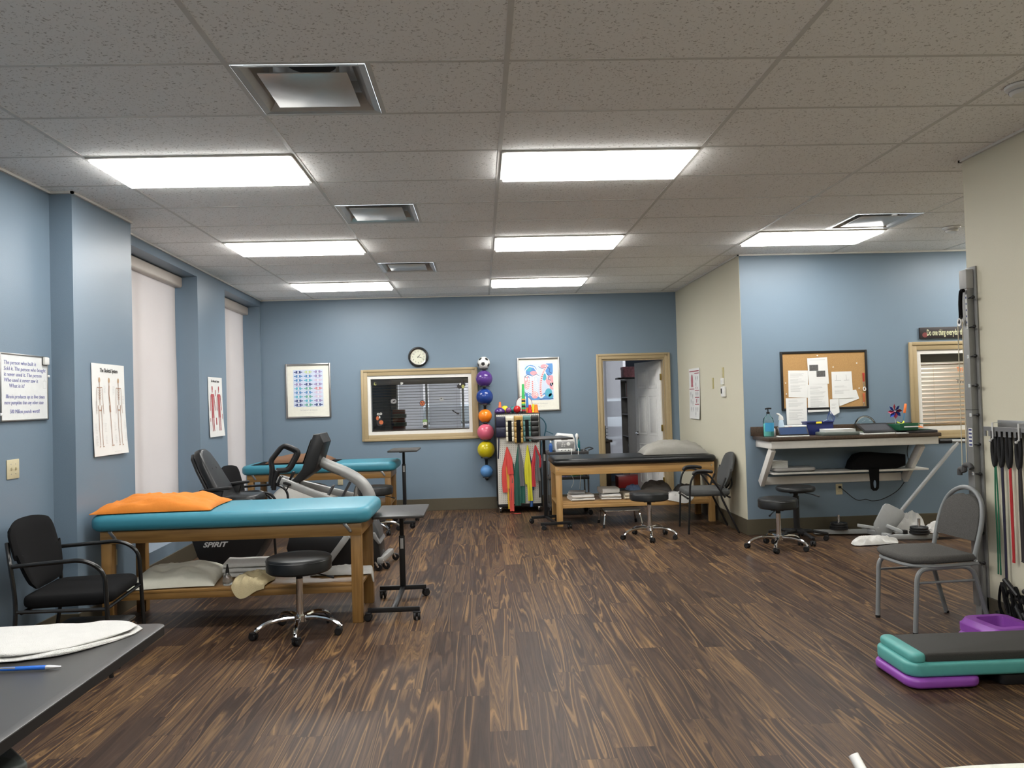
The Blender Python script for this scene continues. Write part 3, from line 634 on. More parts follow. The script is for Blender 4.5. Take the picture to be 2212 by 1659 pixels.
# ---------------------------------------------------------------- casters, stools, chairs
def caster(parent, x, y, h=.055, r=.026, a=0, mat=None, name='caster'):
    mat = mat or BLKP; T = TR(x, y, 0) @ RZ(a)
    m = MB(); m.cyl((x, y, h-.004), (x, y, h+.03), .006, 8); m.box(-.012, .012, -.004, .03, r*.9, h, .004, T=T); m.box(-.026, .026, -.006, .034, h-.012, h+.002, .005, T=T)
    c = m.build(name, mat, parent)
    m = MB()
    m.lathe([(0, -.024), (r-.005, -.024), (r, -.019), (r, -.009), (r-.004, -.006), (.006, -.006), (.006, .006), (r-.004, .006), (r, .009), (r, .019), (r-.005, .024), (0, .024)], 20, T @ TR(0, .018, r) @ RY(pi/2))
    m.build('wheel', mat, c)
    return c
def stool(label, loc, seat_z, r=.205, rz=0, th=.085, chrome=True, spread=.285, lever=0):
    t = thing('rolling_stool', label, 'stool', loc, rz, 'round black rolling stools'); BM = CHR if chrome else BLKP
    m = MB(); m.lathe([(0, seat_z-th), (r-.012, seat_z-th), (r, seat_z-th+.012), (r, seat_z-.018), (r-.008, seat_z-.006), (r-.03, seat_z), (r*.5, seat_z+.003), (0, seat_z+.003)], 48); m.lathe([(r+.0005, seat_z-.024), (r+.003, seat_z-.022), (r+.0005, seat_z-.020)], 48); m.build('seat', BLK, t, 40)
    m = MB(); m.box(-.07, .07, -.06, .06, seat_z-th-.02, seat_z-th-.0005, .004); m.cyl((0, 0, seat_z-th-.05), (0, 0, seat_z-th-.018), .022, 16); m.build('mount_plate', BLKP, t)
    m = MB(); m.cyl((0, 0, .12), (0, 0, seat_z-th-.05), .0235 if chrome else .03, 20); 
    if chrome: m.cyl((0, 0, .10), (0, 0, .13), .03, 20)
    m.build('column', CHR if chrome else BLKP, t)
    m = MB(); A = Vector((.05*cos(lever), .05*sin(lever), seat_z-th-.012)); B = Vector((.235*cos(lever), .235*sin(lever), seat_z-th-.045)); m.tube([A, (A+B)/2+Vector((0, 0, .004)), B], .004, 8); m.tube([B-(B-A)*.25, B], [.006, .0095], 10); m.build('height_lever', BLKP, t)
    m = MB(); m.cyl((0, 0, .085), (0, 0, .125), .045, 24); m.build('hub', BM, t)
    for k in range(5):
        a = 2*pi*k/5; d = Vector((cos(a), sin(a), 0))
        if chrome:
            pts = curve([d*.03+Vector((0, 0, .108)), d*.12+Vector((0, 0, .112)), d*.21+Vector((0, 0, .098)), d*.262+Vector((0, 0, .072)), d*spread+Vector((0, 0, .052))], 5); m = MB(); m.tube(pts, [.017]*6+[.015]*(len(pts)-6), 10, mi=0)
        else:
            m = MB(); pts = [d*.03+Vector((0, 0, .105)), d*.15+Vector((0, 0, .098)), d*spread+Vector((0, 0, .07))]; m.bar(pts[0], pts[1], .05, .034, .01); m.bar(pts[1], pts[2], .04, .026, .01)
        m.build('base_arm', BM, t)
        caster(t, d.x*spread, d.y*spread, .05, .0255, a+1.1+k*.7)
    return t
def base_angle(*pts): return 0
stool('black round stool with chrome base, nearest, in front of the turquoise table', (-1.235, 5.265, 0), .515, .212, R(-84), .10, lever=R(84-8))
stool('black round stool with chrome base, in front of the black-topped table', (1.755, 8.27, 0), .495, .205, R(-99), .088, lever=R(180))
stool('black round stool with chrome base, in front of the other stool under the counter', (2.84, 7.48, 0), .49, .185, R(-118), .10, lever=R(-130+118))
stool('black round stool with black plastic base, half hidden under the counter shelf', (3.16, 7.83, 0), .555, .19, R(-10), .05, chrome=False, spread=.30, lever=R(-30))
stool('black round stool at the right end of the far turquoise table', (-1.27, 9.28, 0), .545, .205, R(20), .10, lever=R(-30))

def armchair(label, loc, rz, fabric, frame, pads=False, W_=.63, back_top=.89, group=None):
    t = thing('armchair', label, 'armchair', loc, rz, group); h = W_/2
    # seat
    m = MB(); prof = rrect(-h+.035, h-.035, -.255, .235, .09, 6); m.prism(prof, .400, .472, .030, bseg=4); m.build('seat', fabric, t, 50)
    # backrest: slightly wrapped slab leaning back
    def B(u, v, s):
        x = (u-.5)*2; z = v; w = (h-.020)*(.62+.38*min(1, z/.5)**.6 if not pads else 1-.30*max(0, z-.45)**2*3.3-.25*max(0, .35-z)**2*8)
        e = (max(0, 1-abs(x)**6)*max(0, 1-abs(2*z-1)**6))**.4
        y = .215+.10*z+.035*x*x*-1+.0
        zz = .475+(back_top-.475)*z
        rr = (1-(.16*max(0, 2*z-1)**7)) if not pads else 1-.12*abs(2*z-1)**4
        return Vector((x*w*rr, y+s*(.004+.020*e), zz-(.03*abs(x)**3 if z > .5 else -.03*abs(x)**3)))
    m = MB(); m.grid(lambda u, v: B(u, v, -1), 16, 14); m.grid(lambda u, v: B(u, v, 1), 16, 14)
    bmesh.ops.remove_doubles(m.bm, verts=m.bm.verts, dist=.0001)
    for uu in (0, 1): m.grid(lambda u, v: B(uu, v, u*2-1), 1, 14)
    for vv in (0, 1): m.grid(lambda u, v: B(u, vv, v*2-1), 16, 1)
    m.build('backrest', fabric, t, 50)
    for s in (-1, 1):
        x = s*h
        if not pads:
            pts = fillet([(x, .27, .0), (x, .235, .42), (x, .27, .665), (x, -.19, .665), (x*1.0, -.255, .35), (x, -.262, 0)], .16, 8)
            pts = fillet([(x, .285, .0), (x, .222, .40), (x, .258, .68), (x*.86, .290, .78)], .15, 8)
            m = MB(); m.tube(pts, .0115, 10); m.build('rear_leg', frame, t)
            m = MB(); m.tube(fillet([(x, .245, .655), (x, -.13, .672), (x, -.235, .60), (x, -.262, .0)], .17, 9), .0125, 12); m.build('arm_leg_frame', frame, t)
            m = MB(); m.tube([(x, .225, .40), (x, -.25, .385)], .0105, 8); m.build('side_rail', frame, t)
        else:
            m = MB(); m.tube(fillet([(x*.93, .30, 0), (x*.93, .10, .43), (x*.93, .17, .60)], .08, 6), .011, 10); m.build('rear_leg', frame, t)
            m = MB(); m.tube(fillet([(x*.93, .16, .39), (x*1.02, -.02, .655), (x*1.02, -.16, .665), (x*1.0, -.215, .56), (x*.95, -.245, 0)], .10, 8), .011, 10); m.build('arm_leg_frame', frame, t)
            m = MB(); m.tube(curve([(x*1.02, .03, .668), (x*1.02, -.06, .682), (x*1.02, -.15, .676), (x*1.01, -.185, .64)], 5), [.012]+[.019]*14+[.014], 12); m.build('arm_pad', BLKP, t)
    for yy, zz in ((-.24, .385), (.21, .388)): m = MB(); m.tube([(-h+.02, yy, zz), (h-.02, yy, zz)], .0105, 8); m.build('cross_rail', frame, t)
    m = MB()
    if pads: m.tube(fillet([(-.06, .10, .40), (-.06, .30, .47), (-.06, .26, .64)], .1, 6), .011, 8); m.tube(fillet([(.06, .10, .40), (.06, .30, .47), (.06, .26, .64)], .1, 6), .011, 8); m.tube([(-h*.93, .14, .50), (h*.93, .14, .50)], .009, 8)
    if pads: m.build('back_bracket', frame, t)
    return t
BLKGLOSS = C('black gloss tube', (0.012, 0.012, 0.012), .18)
armchair('black fabric armchair on the near left in front of the whiteboard wall', (-2.43, 4.83, 0), R(90+7), BLKF, BLKGLOSS, group='black armchairs with tubular arms')
armchair('black armchair behind the exercise machine seat, by the left windows', (-2.35, 8.25, 0), R(90), BLKF, BLKGLOSS, group='black armchairs with tubular arms', back_top=.91)
armchair('grey upholstered armchair with black legs at the beige wall by the oak table', (2.47, 8.66, 0), R(-90-4), C('charcoal grey fabric', (0.06, 0.062, 0.062), .9, bump=.2, bscale=400), BLKM, pads=True, W_=.56, back_top=.86)

# grey banquet chair, right
t = thing('banquet_chair', 'grey upholstered metal chair with rounded back at the right, beside the pulley tower', 'chair', (2.820, 4.92, 0), R(-90+4))
m = MB(); m.prism([(-.21, .19), (-.23, -.10), (-.19, -.22), (-.10, -.25), (.10, -.25), (.19, -.22), (.23, -.10), (.21, .19)][::-1], .425, .475, .024, bseg=4); m.build('seat', GREYF, t, 55)
m = MB(); m.tube(fillet([(-.205, .20, .415), (-.225, -.10, .415), (-.16, -.235, .415), (.16, -.235, .415), (.225, -.10, .415), (.205, .20, .415)], .1, 6), .0115, 8); m.build('seat_frame', GREYM, t)
def bk(x, z): return (x, .185+(z-.45)*.27, z)
arch = [bk(-.195, .43), bk(-.20, .60), bk(-.19, .70), bk(-.155, .785), bk(-.085, .84), bk(0, .858), bk(.085, .84), bk(.155, .785), bk(.19, .70), bk(.20, .60), bk(.195, .43)]
m = MB(); m.tube(curve(arch, 5), .0145, 12); m.build('back_frame', GREYM, t)
pan = []
for k in range(21):
    a = pi*k/20; pan.append((.175*cos(a), .705+.115*sin(a)))
pan = [p for p in pan]; pan[10] = (0, .812)
pan = [(.182, .545), (.186, .62)]+pan+[(-.186, .62), (-.182, .545)]
m = MB(); S = Matrix(((1, 0, 0, 0), (0, .27, -1, .185-.45*.27), (0, 1, 0.0, 0), (0, 0, 0, 1))); m.prism(pan, -.014, .014, .006, T=S); m.build('backrest', GREYF, t, 50)
for s in (-1, 1):
    m = MB(); m.tube(fillet([(s*.20, -.225, 0), (s*.205, -.20, .40), (s*.205, .16, .405), (s*.21, .27, 0)], .075, 7), .0145, 10); m.build('leg_loop', GREYM, t)
    m = MB(); m.tube([(s*.2055, -.205, .315), (s*.2065, .18, .315)], .008, 8); m.build('side_stretcher', GREYM, t)
    for yy in (-.225, .27): m = MB(); m.cyl((s*.2 if yy < 0 else s*.21, yy, -.0), (s*.2 if yy < 0 else s*.21, yy, .016), .0155, 10); m.build('foot_cap', BLKP, t)

# ---------------------------------------------------------------- step stools (chrome legs)
def step_stool(label, loc, rz=0, L_=.36, W_=.28, H_=.225):
    t = thing('step_stool', label, 'step stool', loc, rz, 'chrome step stools with black tops')
    m = MB(); m.prism(rrect(-L_/2, L_/2, -W_/2, W_/2, .03), H_-.014, H_, .003); m.build('top', C('black ribbed rubber', (0.02, 0.02, 0.02), .6, bump=.5, bscale=90), t)
    m = MB(); m.prism(rrect(-L_/2-.002, L_/2+.002, -W_/2-.002, W_/2+.002, .03), H_-.020, H_-.006, .002); m.build('rim', CHR, t)
    for s in (-1, 1):
        x = s*(L_/2-.03)
        m = MB(); m.tube(fillet([(x+s*.045, -W_/2-.02, .01), (x+s*.02, -W_/2+.01, H_-.032), (x+s*.02, W_/2-.01, H_-.032), (x+s*.045, W_/2+.02, .01)], .055, 7), .0105, 10); m.build('leg_loop', CHR, t)
        for q in (-1, 1): m = MB(); m.cyl((x+s*.046, q*(W_/2+.02), 0), (x+s*.041, q*(W_/2+.015), .04), .0145, 10); m.build('foot_cap', BLKP, t)
    return t
step_stool('chrome-legged step stool with black top under the oak treatment table', (1.60, 9.20, 0), R(0), .42, .36, .203)
step_stool('chrome-legged step stool with black top under the near left armchair', (-2.38, 4.86, 0), R(0), .40, .28, .235)

# ---------------------------------------------------------------- overbed tables on wheels
def overbed(label, loc, rz, top_z, tl=.40, td=.66, bw=.36, bd=.65, pole_y=.32, tofs=(0, 0), brace=True):
    t = thing('overbed_table', label, 'rolling table', loc, rz, 'height-adjustable rolling tables'); 
    m = MB(); m.prism(rrect(tofs[0]-tl/2, tofs[0]+tl/2, tofs[1]-td/2, tofs[1]+td/2, .02), top_z-.02, top_z, .004); m.build('table_top', LAM, t)
    m = MB(); m.box(-.022, .022, pole_y-.016, pole_y+.016, .085, top_z-.20, .003); m.build('pole', BLKM, t)
    m = MB(); m.box(-.016, .016, pole_y-.011, pole_y+.011, top_z-.21, top_z-.02, .002); m.box(-.016, .016, tofs[1]-td*.3, pole_y, top_z-.034, top_z-.021, .002); m.build('inner_post', BLKM, t)
    m = MB(); m.box(-.012, .012, pole_y-.018, pole_y-.0165, top_z-.30, top_z-.22, .0005); m.build('sticker', INKL, t)
    m = MB(); m.box(-bw/2, bw/2, -bd/2-.012, -bd/2+.012, .055, .088, .002); m.build('front_foot', BLKM, t)
    m = MB(); m.box(-bw/2, bw/2, bd/2-.012, bd/2+.012, .055, .088, .002); m.build('rear_foot', BLKM, t)
    m = MB(); m.box(-.016, .016, -bd/2+.012, bd/2-.012, .058, .084, .002); m.build('base_bar', BLKM, t)
    if brace:
        m = MB(); m.tube(curve([(-.10, pole_y-.02, top_z-.022), (-.06, pole_y-.02, top_z-.03), (-.018, pole_y-.018, top_z-.06)], 6), .004, 8); m.build('release_lever', CHR, t)
    for x in (-bw/2+.02, bw/2-.02):
        for y in (-bd/2, bd/2): caster(t, x, y, .058, .027, rnd.random()*6)
    return t
overbed('dark-topped rolling table at the right end of the near turquoise table', (-.645, 5.83, 0), 0, .676, .385, .64, tofs=(.008, .29))
overbed('dark-topped rolling table between pegboard and black-topped table, the tallest', (.79, 9.30, 0), R(8), 1.055, .46, .60, .36, .54, pole_y=.26, tofs=(0, .0), brace=False)
overbed('dark-topped rolling table by the far wall, under the clock side of the window', (-1.0, 9.80, 0), 0, .935, .36, .62, .34, .60, pole_y=.20, tofs=(.03, .03), brace=False)
# ---------------------------------------------------------------- things on the walls
def on_wall(name, label, cat, side, a, z, off=0.0, group=None):
    """side: far / left / pier / near_left / right(beige) / counter; a = position along the wall; local X right, Z up, -Y outward"""
    if side == 'left': return thing(name, label, cat, LROT @ Vector((XL+off, a, z)), R(90)+LANG, group)
    loc, rz = {'far': ((a, YF-off, z), 0), 'left': ((XL+off, a, z), R(90)), 'pier': ((XP+off, a, z), R(90)), 'near_left': ((XLN+off, a, z), R(90)),
               'right': ((XC-off, a, z), R(-90)), 'counter': ((a, YC-.004-off, z), 0), 'east': ((XR-off, a, z), R(-90))}[side]
    return thing(name, label, cat, loc, rz, group)
FR = C('brushed silver frame', (0.40, 0.39, 0.38), .3, metal=.9)
MATB = C('cream mat board', (0.80, 0.79, 0.70), .7)
def picture(label, x, w, h, iw, ih, izo, zc):
    t = on_wall('framed_picture', label, 'picture', 'far', x, zc, .001, 'framed art prints')
    m = MB(); f = .024
    for q in ((-w/2, -w/2+f, -h/2, h/2), (w/2-f, w/2, -h/2, h/2), (-w/2+f, w/2-f, -h/2, -h/2+f), (-w/2+f, w/2-f, h/2-f, h/2)): m.box(q[0], q[1], -.028, 0, q[2], q[3], .005)
    m.build('frame', FR, t)
    m = MB(); m.box(-w/2+f, w/2-f, -.010, -.002, -h/2+f, h/2-f); m.build('mat_board', MATB, t, 0)
    m = MB(); m.box(-iw/2, iw/2, -.0115, -.0102, izo-ih/2, izo+ih/2); a = m.build('print', C('pale blue print ground', (0.60, 0.67, 0.80), .7), t, 0)
    text('THE FINE ART OF HEALING', .021, wallT(0, izo-ih/2-.055, .0108), INKL, t, 'caption', width=.24, align='CENTER')
    m = MB(); ink(m, [[(-.06+.012*k, izo-ih/2-.085+.004*sin(k*2.3)) for k in range(12)]], .0108, .0022); m.build('signature', INKL, t, 0)
    return t
PC = [C('print ink navy', (0.05, 0.07, 0.20), .7), C('print ink blue', (0.10, 0.25, 0.50), .7), C('print ink green', (0.13, 0.38, 0.30), .7), C('print ink violet', (0.30, 0.24, 0.45), .7), C('print ink rose', (0.62, 0.25, 0.28), .7), C('print ink lilac', (0.62, 0.52, 0.66), .7), C('print ink white', (0.80, 0.80, 0.78), .7), C('print ink turquoise', (0.10, 0.42, 0.55), .7), C('print ink yellow-green', (0.52, 0.62, 0.30), .7)]
t = picture('silver-framed print of small blue spine bones in three columns, left of the clock', -2.39, .62, .755, .41, .515, .035, 1.72)
g_ = [[] for _ in PC]
rp = random.Random(3)
for c_ in range(3):
    for r_ in range(9):
        x = -.135+.135*c_; z = .26-.057*r_; k = [0, 1, 1, 3, 7, 1, 7, 0, 0][r_] if c_ == 0 else ([8, 1, 7, 0, 2, 1, 2, 7, 2][r_] if c_ == 1 else [3, 3, 5, 3, 4, 5, 5, 3, 0][r_])
        g_[k].append((x, z))
for k, L_ in enumerate(g_):
    if not L_: continue
    m = MB()
    for (x, z) in L_:
        for s in (-1, 1):
            m.ngon([(x+s*.008, -.0121, z+.016), (x+s*.034, -.0121, z+.020), (x+s*.036, -.0121, z-.018), (x+s*.010, -.0121, z-.010)][::s])
            disc(m, x+s*.047, z, .014, .007, .0121, 8)
        ink(m, [{'p': [(x-.03, z-.021), (x+.03, z-.021)], 'w': .005}], .0121)
    m.build('printed_shape', PC[k], t, 0)
m = MB(); 
for c_ in range(3):
    for r_ in range(9): disc(m, -.135+.135*c_, .26-.057*r_, .009, .011, .0123, 8)
m.build('printed_shape', PC[6], t, 0)
t = picture('silver-framed blue and pink print of ribs and a spine, right of the ball rack', .82, .60, .755, .41, .515, .035, 1.72)
def clipd(m, x, z, a_, b_, off, n=16, rot=0):
    X = lambda v: max(-.203, min(.203, v)); Z = lambda v: max(-.220, min(.290, v))
    m.ngon([(X(x+a_*cos(2*pi*k/n)*cos(rot)-b_*sin(2*pi*k/n)*sin(rot)), -off, Z(z+a_*cos(2*pi*k/n)*sin(rot)+b_*sin(2*pi*k/n)*cos(rot))) for k in range(n)])
m = MB(); [clipd(m, *q) for q in ((-.11, .20, .085, .075, .0119), (.155, .22, .06, .10, .0119), (-.15, -.17, .07, .06, .0119), (.0, -.20, .20, .035, .01195), (.12, -.17, .08, .06, .0119), (-.17, .09, .04, .05, .0119))]; m.build('printed_shape', C('print sky blue', (.12, .30, .62), .7), t, 0)
m = MB(); [clipd(m, *q) for q in ((.17, .05, .07, .075, .01205), (.19, -.03, .04, .05, .01205), (-.17, .03, .045, .10, .01205), (-.07, .16, .05, .03, .01205), (.08, .25, .05, .03, .01205), (-.06, -.15, .05, .05, .01205))]; m.build('printed_shape', C('print salmon', (.80, .36, .40), .7), t, 0)
m = MB(); [clipd(m, *q) for q in ((.135, -.12, .050, .060, .0122), (.16, -.17, .03, .04, .0122), (-.14, .22, .045, .035, .0122), (.08, .10, .03, .05, .0122))]; m.build('printed_shape', PC[7], t, 0)
m = MB(); ln = []
for k in range(8):
    z = .035-.027*k; r_ = .085+.010*sin(k*.8); ln += [{'p': [(-.095, z), (-.095-r_*.55, z+.012), (-.095-r_, z-.016)], 'w': .0095}, {'p': [(-.085, z), (-.085+r_*.45, z+.012), (-.085+r_*.85, z-.016)], 'w': .0095}]
ln += [{'p': [(-.19, .10), (-.185, .20), (-.13, .255), (-.06, .24), (-.01, .16)], 'w': .015}, {'p': [(.05, .20), (.10, .16), (.13, .06)], 'w': .007}, {'p': [(-.20, .10), (-.15, .13), (-.09, .10), (-.03, .13), (.01, .10)], 'w': .016}, {'p': [(-.01, -.16), (.03, -.19), (.08, -.15)], 'w': .020}, {'p': [(.14, .10), (.18, .0), (.20, -.06)], 'w': .006}]
for x_ in (-.18, -.145, -.11, -.075, -.04): clipd(m, x_, .075, .013, .022, .0124, 10)
ink(m, ln, .0124); m.build('printed_shape', PC[6], t, 0)
m = MB(); ink(m, [{'p': [(.03, -.17), (.022, -.06), (.028, .04), (.05, .13), (.09, .21), (.13, .27)], 'w': .034}, {'p': [(-.09, .05), (-.088, -.17)], 'w': .022}], .0126); m.build('printed_shape', C('print pale pink', (.85, .62, .62), .7), t, 0)
m = MB(); sp_ = [(.03, -.16), (.023, -.13), (.022, -.10), (.022, -.07), (.023, -.04), (.025, -.01), (.028, .02), (.033, .05), (.040, .08), (.048, .11), (.058, .14), (.070, .17), (.084, .20), (.10, .23), (.117, .255)]
for (x, z) in sp_: clipd(m, x, z, .013, .006, .0128, 8, .4)
for k in range(8): clipd(m, -.089, .04-.027*k, .009, .006, .0128, 8)
m.build('printed_shape', C('print crimson', (.60, .10, .14), .7), t, 0)
m = MB(); ink(m, [{'p': [(.12, .245), (.16, .21), (.15, .17), (.19, .15)], 'w': .007}, {'p': [(.11, .15), (.15, .11), (.13, .07), (.17, .05)], 'w': .008}, {'p': [(.16, .01), (.18, -.03)], 'w': .012}, {'p': [(-.19, .115), (-.15, .145), (-.09, .115), (-.03, .145), (.01, .115)], 'w': .005}, {'p': [(.0, .25), (.05, .22), (.10, .235)], 'w': .006}, {'p': [(-.20, -.10), (-.17, -.17), (-.12, -.21)], 'w': .008}, {'p': [(.0, -.215), (.10, -.20), (.20, -.21)], 'w': .007}], .0130); m.build('printed_shape', PC[0], t, 0)

# clock
t = on_wall('wall_clock', 'round black-rimmed wall clock above the inner window', 'clock', 'far', -.858, 2.15, .001)
m = MB(); m.lathe([(.112, 0), (.142, 0), (.143, .012), (.135, .032), (.122, .034), (.113, .024), (.112, .012)], 56, RX(pi/2)); m.build('rim', C('black gloss rim', (0.01, 0.01, 0.01), .25), t)
m = MB(); m.lathe([(.106, .008), (.113, .008), (.113, .016), (.106, .013)], 48, RX(pi/2)); m.build('inner_ring', CHR, t)
m = MB(); m.lathe([(0, .002), (.113, .002), (.113, .008), (0, .008)], 48, RX(pi/2)); m.build('dial', C('cream dial', (0.66, 0.66, 0.54), .6), t)
m = MB()
for k in range(60):
    a = k*pi/30; r1 = .096 if k % 5 else .092; ink(m, [[(r1*sin(a), r1*cos(a)), (.101*sin(a), .101*cos(a))]], .0084, .0012)
m.build('minute_marks', INK, t, 0)
for k in range(1, 13):
    a = k*pi/6; text(str(k), .030, wallT(.078*sin(a), .078*cos(a)-.010, .0084), INK, t, 'numeral', align='CENTER')
for L_, w_, a in ((.052, .0075, R(38)), (.080, .005, R(107))):
    m = MB(); ink(m, [{'p': [(-.018*sin(a), -.018*cos(a)), (L_*.55*sin(a), L_*.55*cos(a))], 'w': w_}, {'p': [(L_*.55*sin(a), L_*.55*cos(a)), (L_*sin(a), L_*cos(a))], 'w': w_*.55}], .0105, w_); m.build('hand', BLKP, t, 0)

# posters
def sheet(parent, w, h, curl=.0, sl=0.0, name='sheet', mat=None):
    m = MB(); m.grid(lambda u, v: Vector(((u-.5)*w+sl*(1-v)*w, -.002-curl*(1-v)**3*(.4+.6*u), (v-.5)*h)), 12, 20, .0006); return m.build(name, mat or PAPER, parent, 60)
def curl_print(t, w, h, curl, sl):
    for ch in t.children:
        if ch.data.name.startswith('sheet'): continue
        for v in ch.data.vertices:
            vv = max(0, min(1, v.co.z/h+.5)); u = v.co.x/w+.5; v.co.y -= curl*(1-vv)**3*(.4+.6*u); v.co.x += sl*(1-vv)*w
def skel(m, x, z, s, back=False, side=False):
    k = []
    top = z+.25*s
    disc(m, x, top-.022*s, .014*s, .019*s, .0042, 14); k += [{'p': [(x, top-.035*s), (x, top-.06*s)], 'w': .007*s}]
    if side:
        k += [{'p': [(x, top-.06*s), (x-.006*s, top-.12*s), (x+.006*s, top-.20*s)], 'w': .011*s}, {'p': [(x+.002*s, top-.20*s), (x+.006*s, top-.25*s)], 'w': .02*s}, {'p': [(x+.006*s, top-.25*s), (x+.010*s, top-.37*s), (x+.012*s, top-.48*s)], 'w': .006*s}, {'p': [(x, top-.487*s), (x+.035*s, top-.487*s)], 'w': .008*s}]
        return k
    k += [{'p': [(x, top-.06*s), (x, top-.20*s)], 'w': .006*s}, {'p': [(x-.038*s, top-.075*s), (x+.038*s, top-.075*s)], 'w': .005*s}]
    for i in range(7):
        r = (.024-.0016*abs(i-3))*s; zz = top-(.085+.012*i)*s; k += [{'p': [(x-r, zz-.004*s), (x-r*.5, zz+.003*s), (x+r*.5, zz+.003*s), (x+r, zz-.004*s)], 'w': .0028*s}]
    k += [{'p': [(x-.026*s, top-.20*s), (x-.016*s, top-.235*s), (x+.016*s, top-.235*s), (x+.026*s, top-.20*s)], 'w': .008*s}]
    for q in (-1, 1):
        k += [{'p': [(x+q*.038*s, top-.08*s), (x+q*.044*s, top-.16*s), (x+q*.047*s, top-.225*s), (x+q*.050*s, top-.26*s)], 'w': .0045*s}, {'p': [(x+q*.018*s, top-.235*s), (x+q*.021*s, top-.36*s), (x+q*.018*s, top-.48*s)], 'w': .0055*s}, {'p': [(x+q*.016*s, top-.487*s), (x+q*.034*s, top-.49*s)], 'w': .006*s}]
    return k
BONE = C('bone brown print', (0.36, 0.22, 0.15), .7); MUSC = C('muscle red print', (0.42, 0.08, 0.09), .7)
def notes(m, x, z, n, w, dz=.006, seed=0):
    rr = random.Random(seed)
    for i in range(n): ink(m, [[(x, z-i*dz), (x+w*(.6+.4*rr.random()), z-i*dz)]], .0043, .0013)
t = on_wall('anatomy_poster', 'tall white skeleton poster on the nearer wall pier', 'poster', 'pier', 5.825, 1.52, .004)
sheet(t, .50, .66, .020, .03)
text('The Skeletal System', .040, wallT(-.13, .270, .0035), INK, t, 'title', width=.27, bold=.0006)
m = MB(); k = skel(m, -.145, -.02, 1.02) + skel(m, .0, -.02, 1.02, side=True) + skel(m, .145, -.02, 1.02); 
m.build('printed_skull', C('tan print', (0.50, 0.33, 0.20), .7), t, 0)
m = MB(); ink(m, k, .0048); m.build('printed_skeleton', BONE, t, 0)
m = MB()
for i, (x, z, n) in enumerate(((-.21, .06, 9), (-.085, .17, 7), (.05, .17, 8), (.20, .10, 8), (-.225, -.10, 9), (-.225, -.19, 9), (-.09, -.10, 8), (-.085, -.19, 8), (.055, -.10, 8), (.06, -.19, 8), (.21, -.09, 8), (.215, -.18, 8), (.03, -.31, 1))): notes(m, x, z, n, .035 if n > 1 else .14, .008, i)
m.build('printed_notes', INKL, t, 0)
curl_print(t, .50, .66, .020, .03)
t = on_wall('anatomy_poster', 'white muscle poster on the farther wall pier between the two windows', 'poster', 'left', 8.85, 1.525, .004)
sheet(t, .50, .66, .020, .04)
text('The Muscular System', .036, wallT(-.15, .275, .0035), INK, t, 'title', width=.29, bold=.0005)
m = MB(); k = []
for x in (-.12, .11):
    disc(m, x, .205, .020, .028, .0042); 
    k += [{'p': [(x, .18), (x, .16)], 'w': .02}, {'p': [(x-.05, .13), (x+.05, .13)], 'w': .03}, {'p': [(x, .14), (x, .0)], 'w': .070}]
    for q in (-1, 1): k += [{'p': [(x+q*.055, .13), (x+q*.072, .04), (x+q*.08, -.04)], 'w': .017}, {'p': [(x+q*.02, .0), (x+q*.024, -.12)], 'w': .034}, {'p': [(x+q*.024, -.12), (x+q*.022, -.25), (x+q*.03, -.265)], 'w': .018}]
ink(m, k, .0044); m.build('printed_muscles', MUSC, t, 0)
m = MB(); ink(m, [{'p': [(-.005, .19), (-.005, .12)], 'w': .02}, {'p': [(-.01, -.12), (-.01, -.20)], 'w': .03}, {'p': [(-.21, -.12), (-.21, -.16)], 'w': .015}, {'p': [(.21, -.08), (.21, -.14)], 'w': .015}], .0044); m.build('printed_detail', MUSC, t, 0)
m = MB(); [notes(m, x, z, n, .04, .009, i) for i, (x, z, n) in enumerate(((-.23, .15, 8), (.19, .15, 8), (-.03, .05, 9), (-.23, -.2, 7), (-.03, -.23, 7)))]; m.build('printed_notes', INKL, t, 0)
curl_print(t, .50, .66, .020, .04)
t = on_wall('muscle_chart', 'narrow white chart with red bars on the beige wall above the grey pillow', 'poster', 'right', 10.12, 1.525, .004)
sheet(t, .50, .66, .018, -.02)
RED = C('dark red print', (0.30, 0.03, 0.05), .7)
m = MB(); ink(m, [{'p': [(-.22, .292), (.23, .292)], 'w': .012}, {'p': [(.02, .262), (.23, .262)], 'w': .010}, {'p': [(-.23, .06), (.0, .06)], 'w': .009}, {'p': [(.03, .04), (.23, .04)], 'w': .009}, {'p': [(.03, -.05), (.23, -.05)], 'w': .009}, {'p': [(.03, -.14), (.23, -.14)], 'w': .009}], .0046); m.build('printed_bars', RED, t, 0)
m = MB(); disc(m, -.10, .17, .05, .085, .0046); ink(m, [{'p': [(-.13, .12), (-.14, .085)], 'w': .03}, {'p': [(-.07, .12), (-.06, .085)], 'w': .03}, {'p': [(.08, .085), (.08, .06)], 'w': .02}, {'p': [(.16, .085), (.16, .06)], 'w': .02}, {'p': [(.10, -.07), (.10, -.12)], 'w': .03}], .0046); m.build('printed_muscles', C('muscle rose print', (0.42, 0.14, 0.17), .7), t, 0)
m = MB()
for i in range(15): rr = random.Random(i); x, z = [(-.17, .0), (-.08, -.03), (-.16, -.10), (-.07, -.12), (-.15, -.20), (-.06, -.20), (.08, .2), (.17, .2), (.08, .12), (.08, 0), (.17, 0), (.08, -.2), (.17, -.2), (.17, -.09), (.08, -.26)][i]; disc(m, x, z, .018, .028, .0045); ink(m, [{'p': [(x-.03, z-.035), (x+.03, z-.035)], 'w': .003}], .0046)
m.build('printed_drawings', INKL, t, 0)
curl_print(t, .50, .66, .018, -.02)
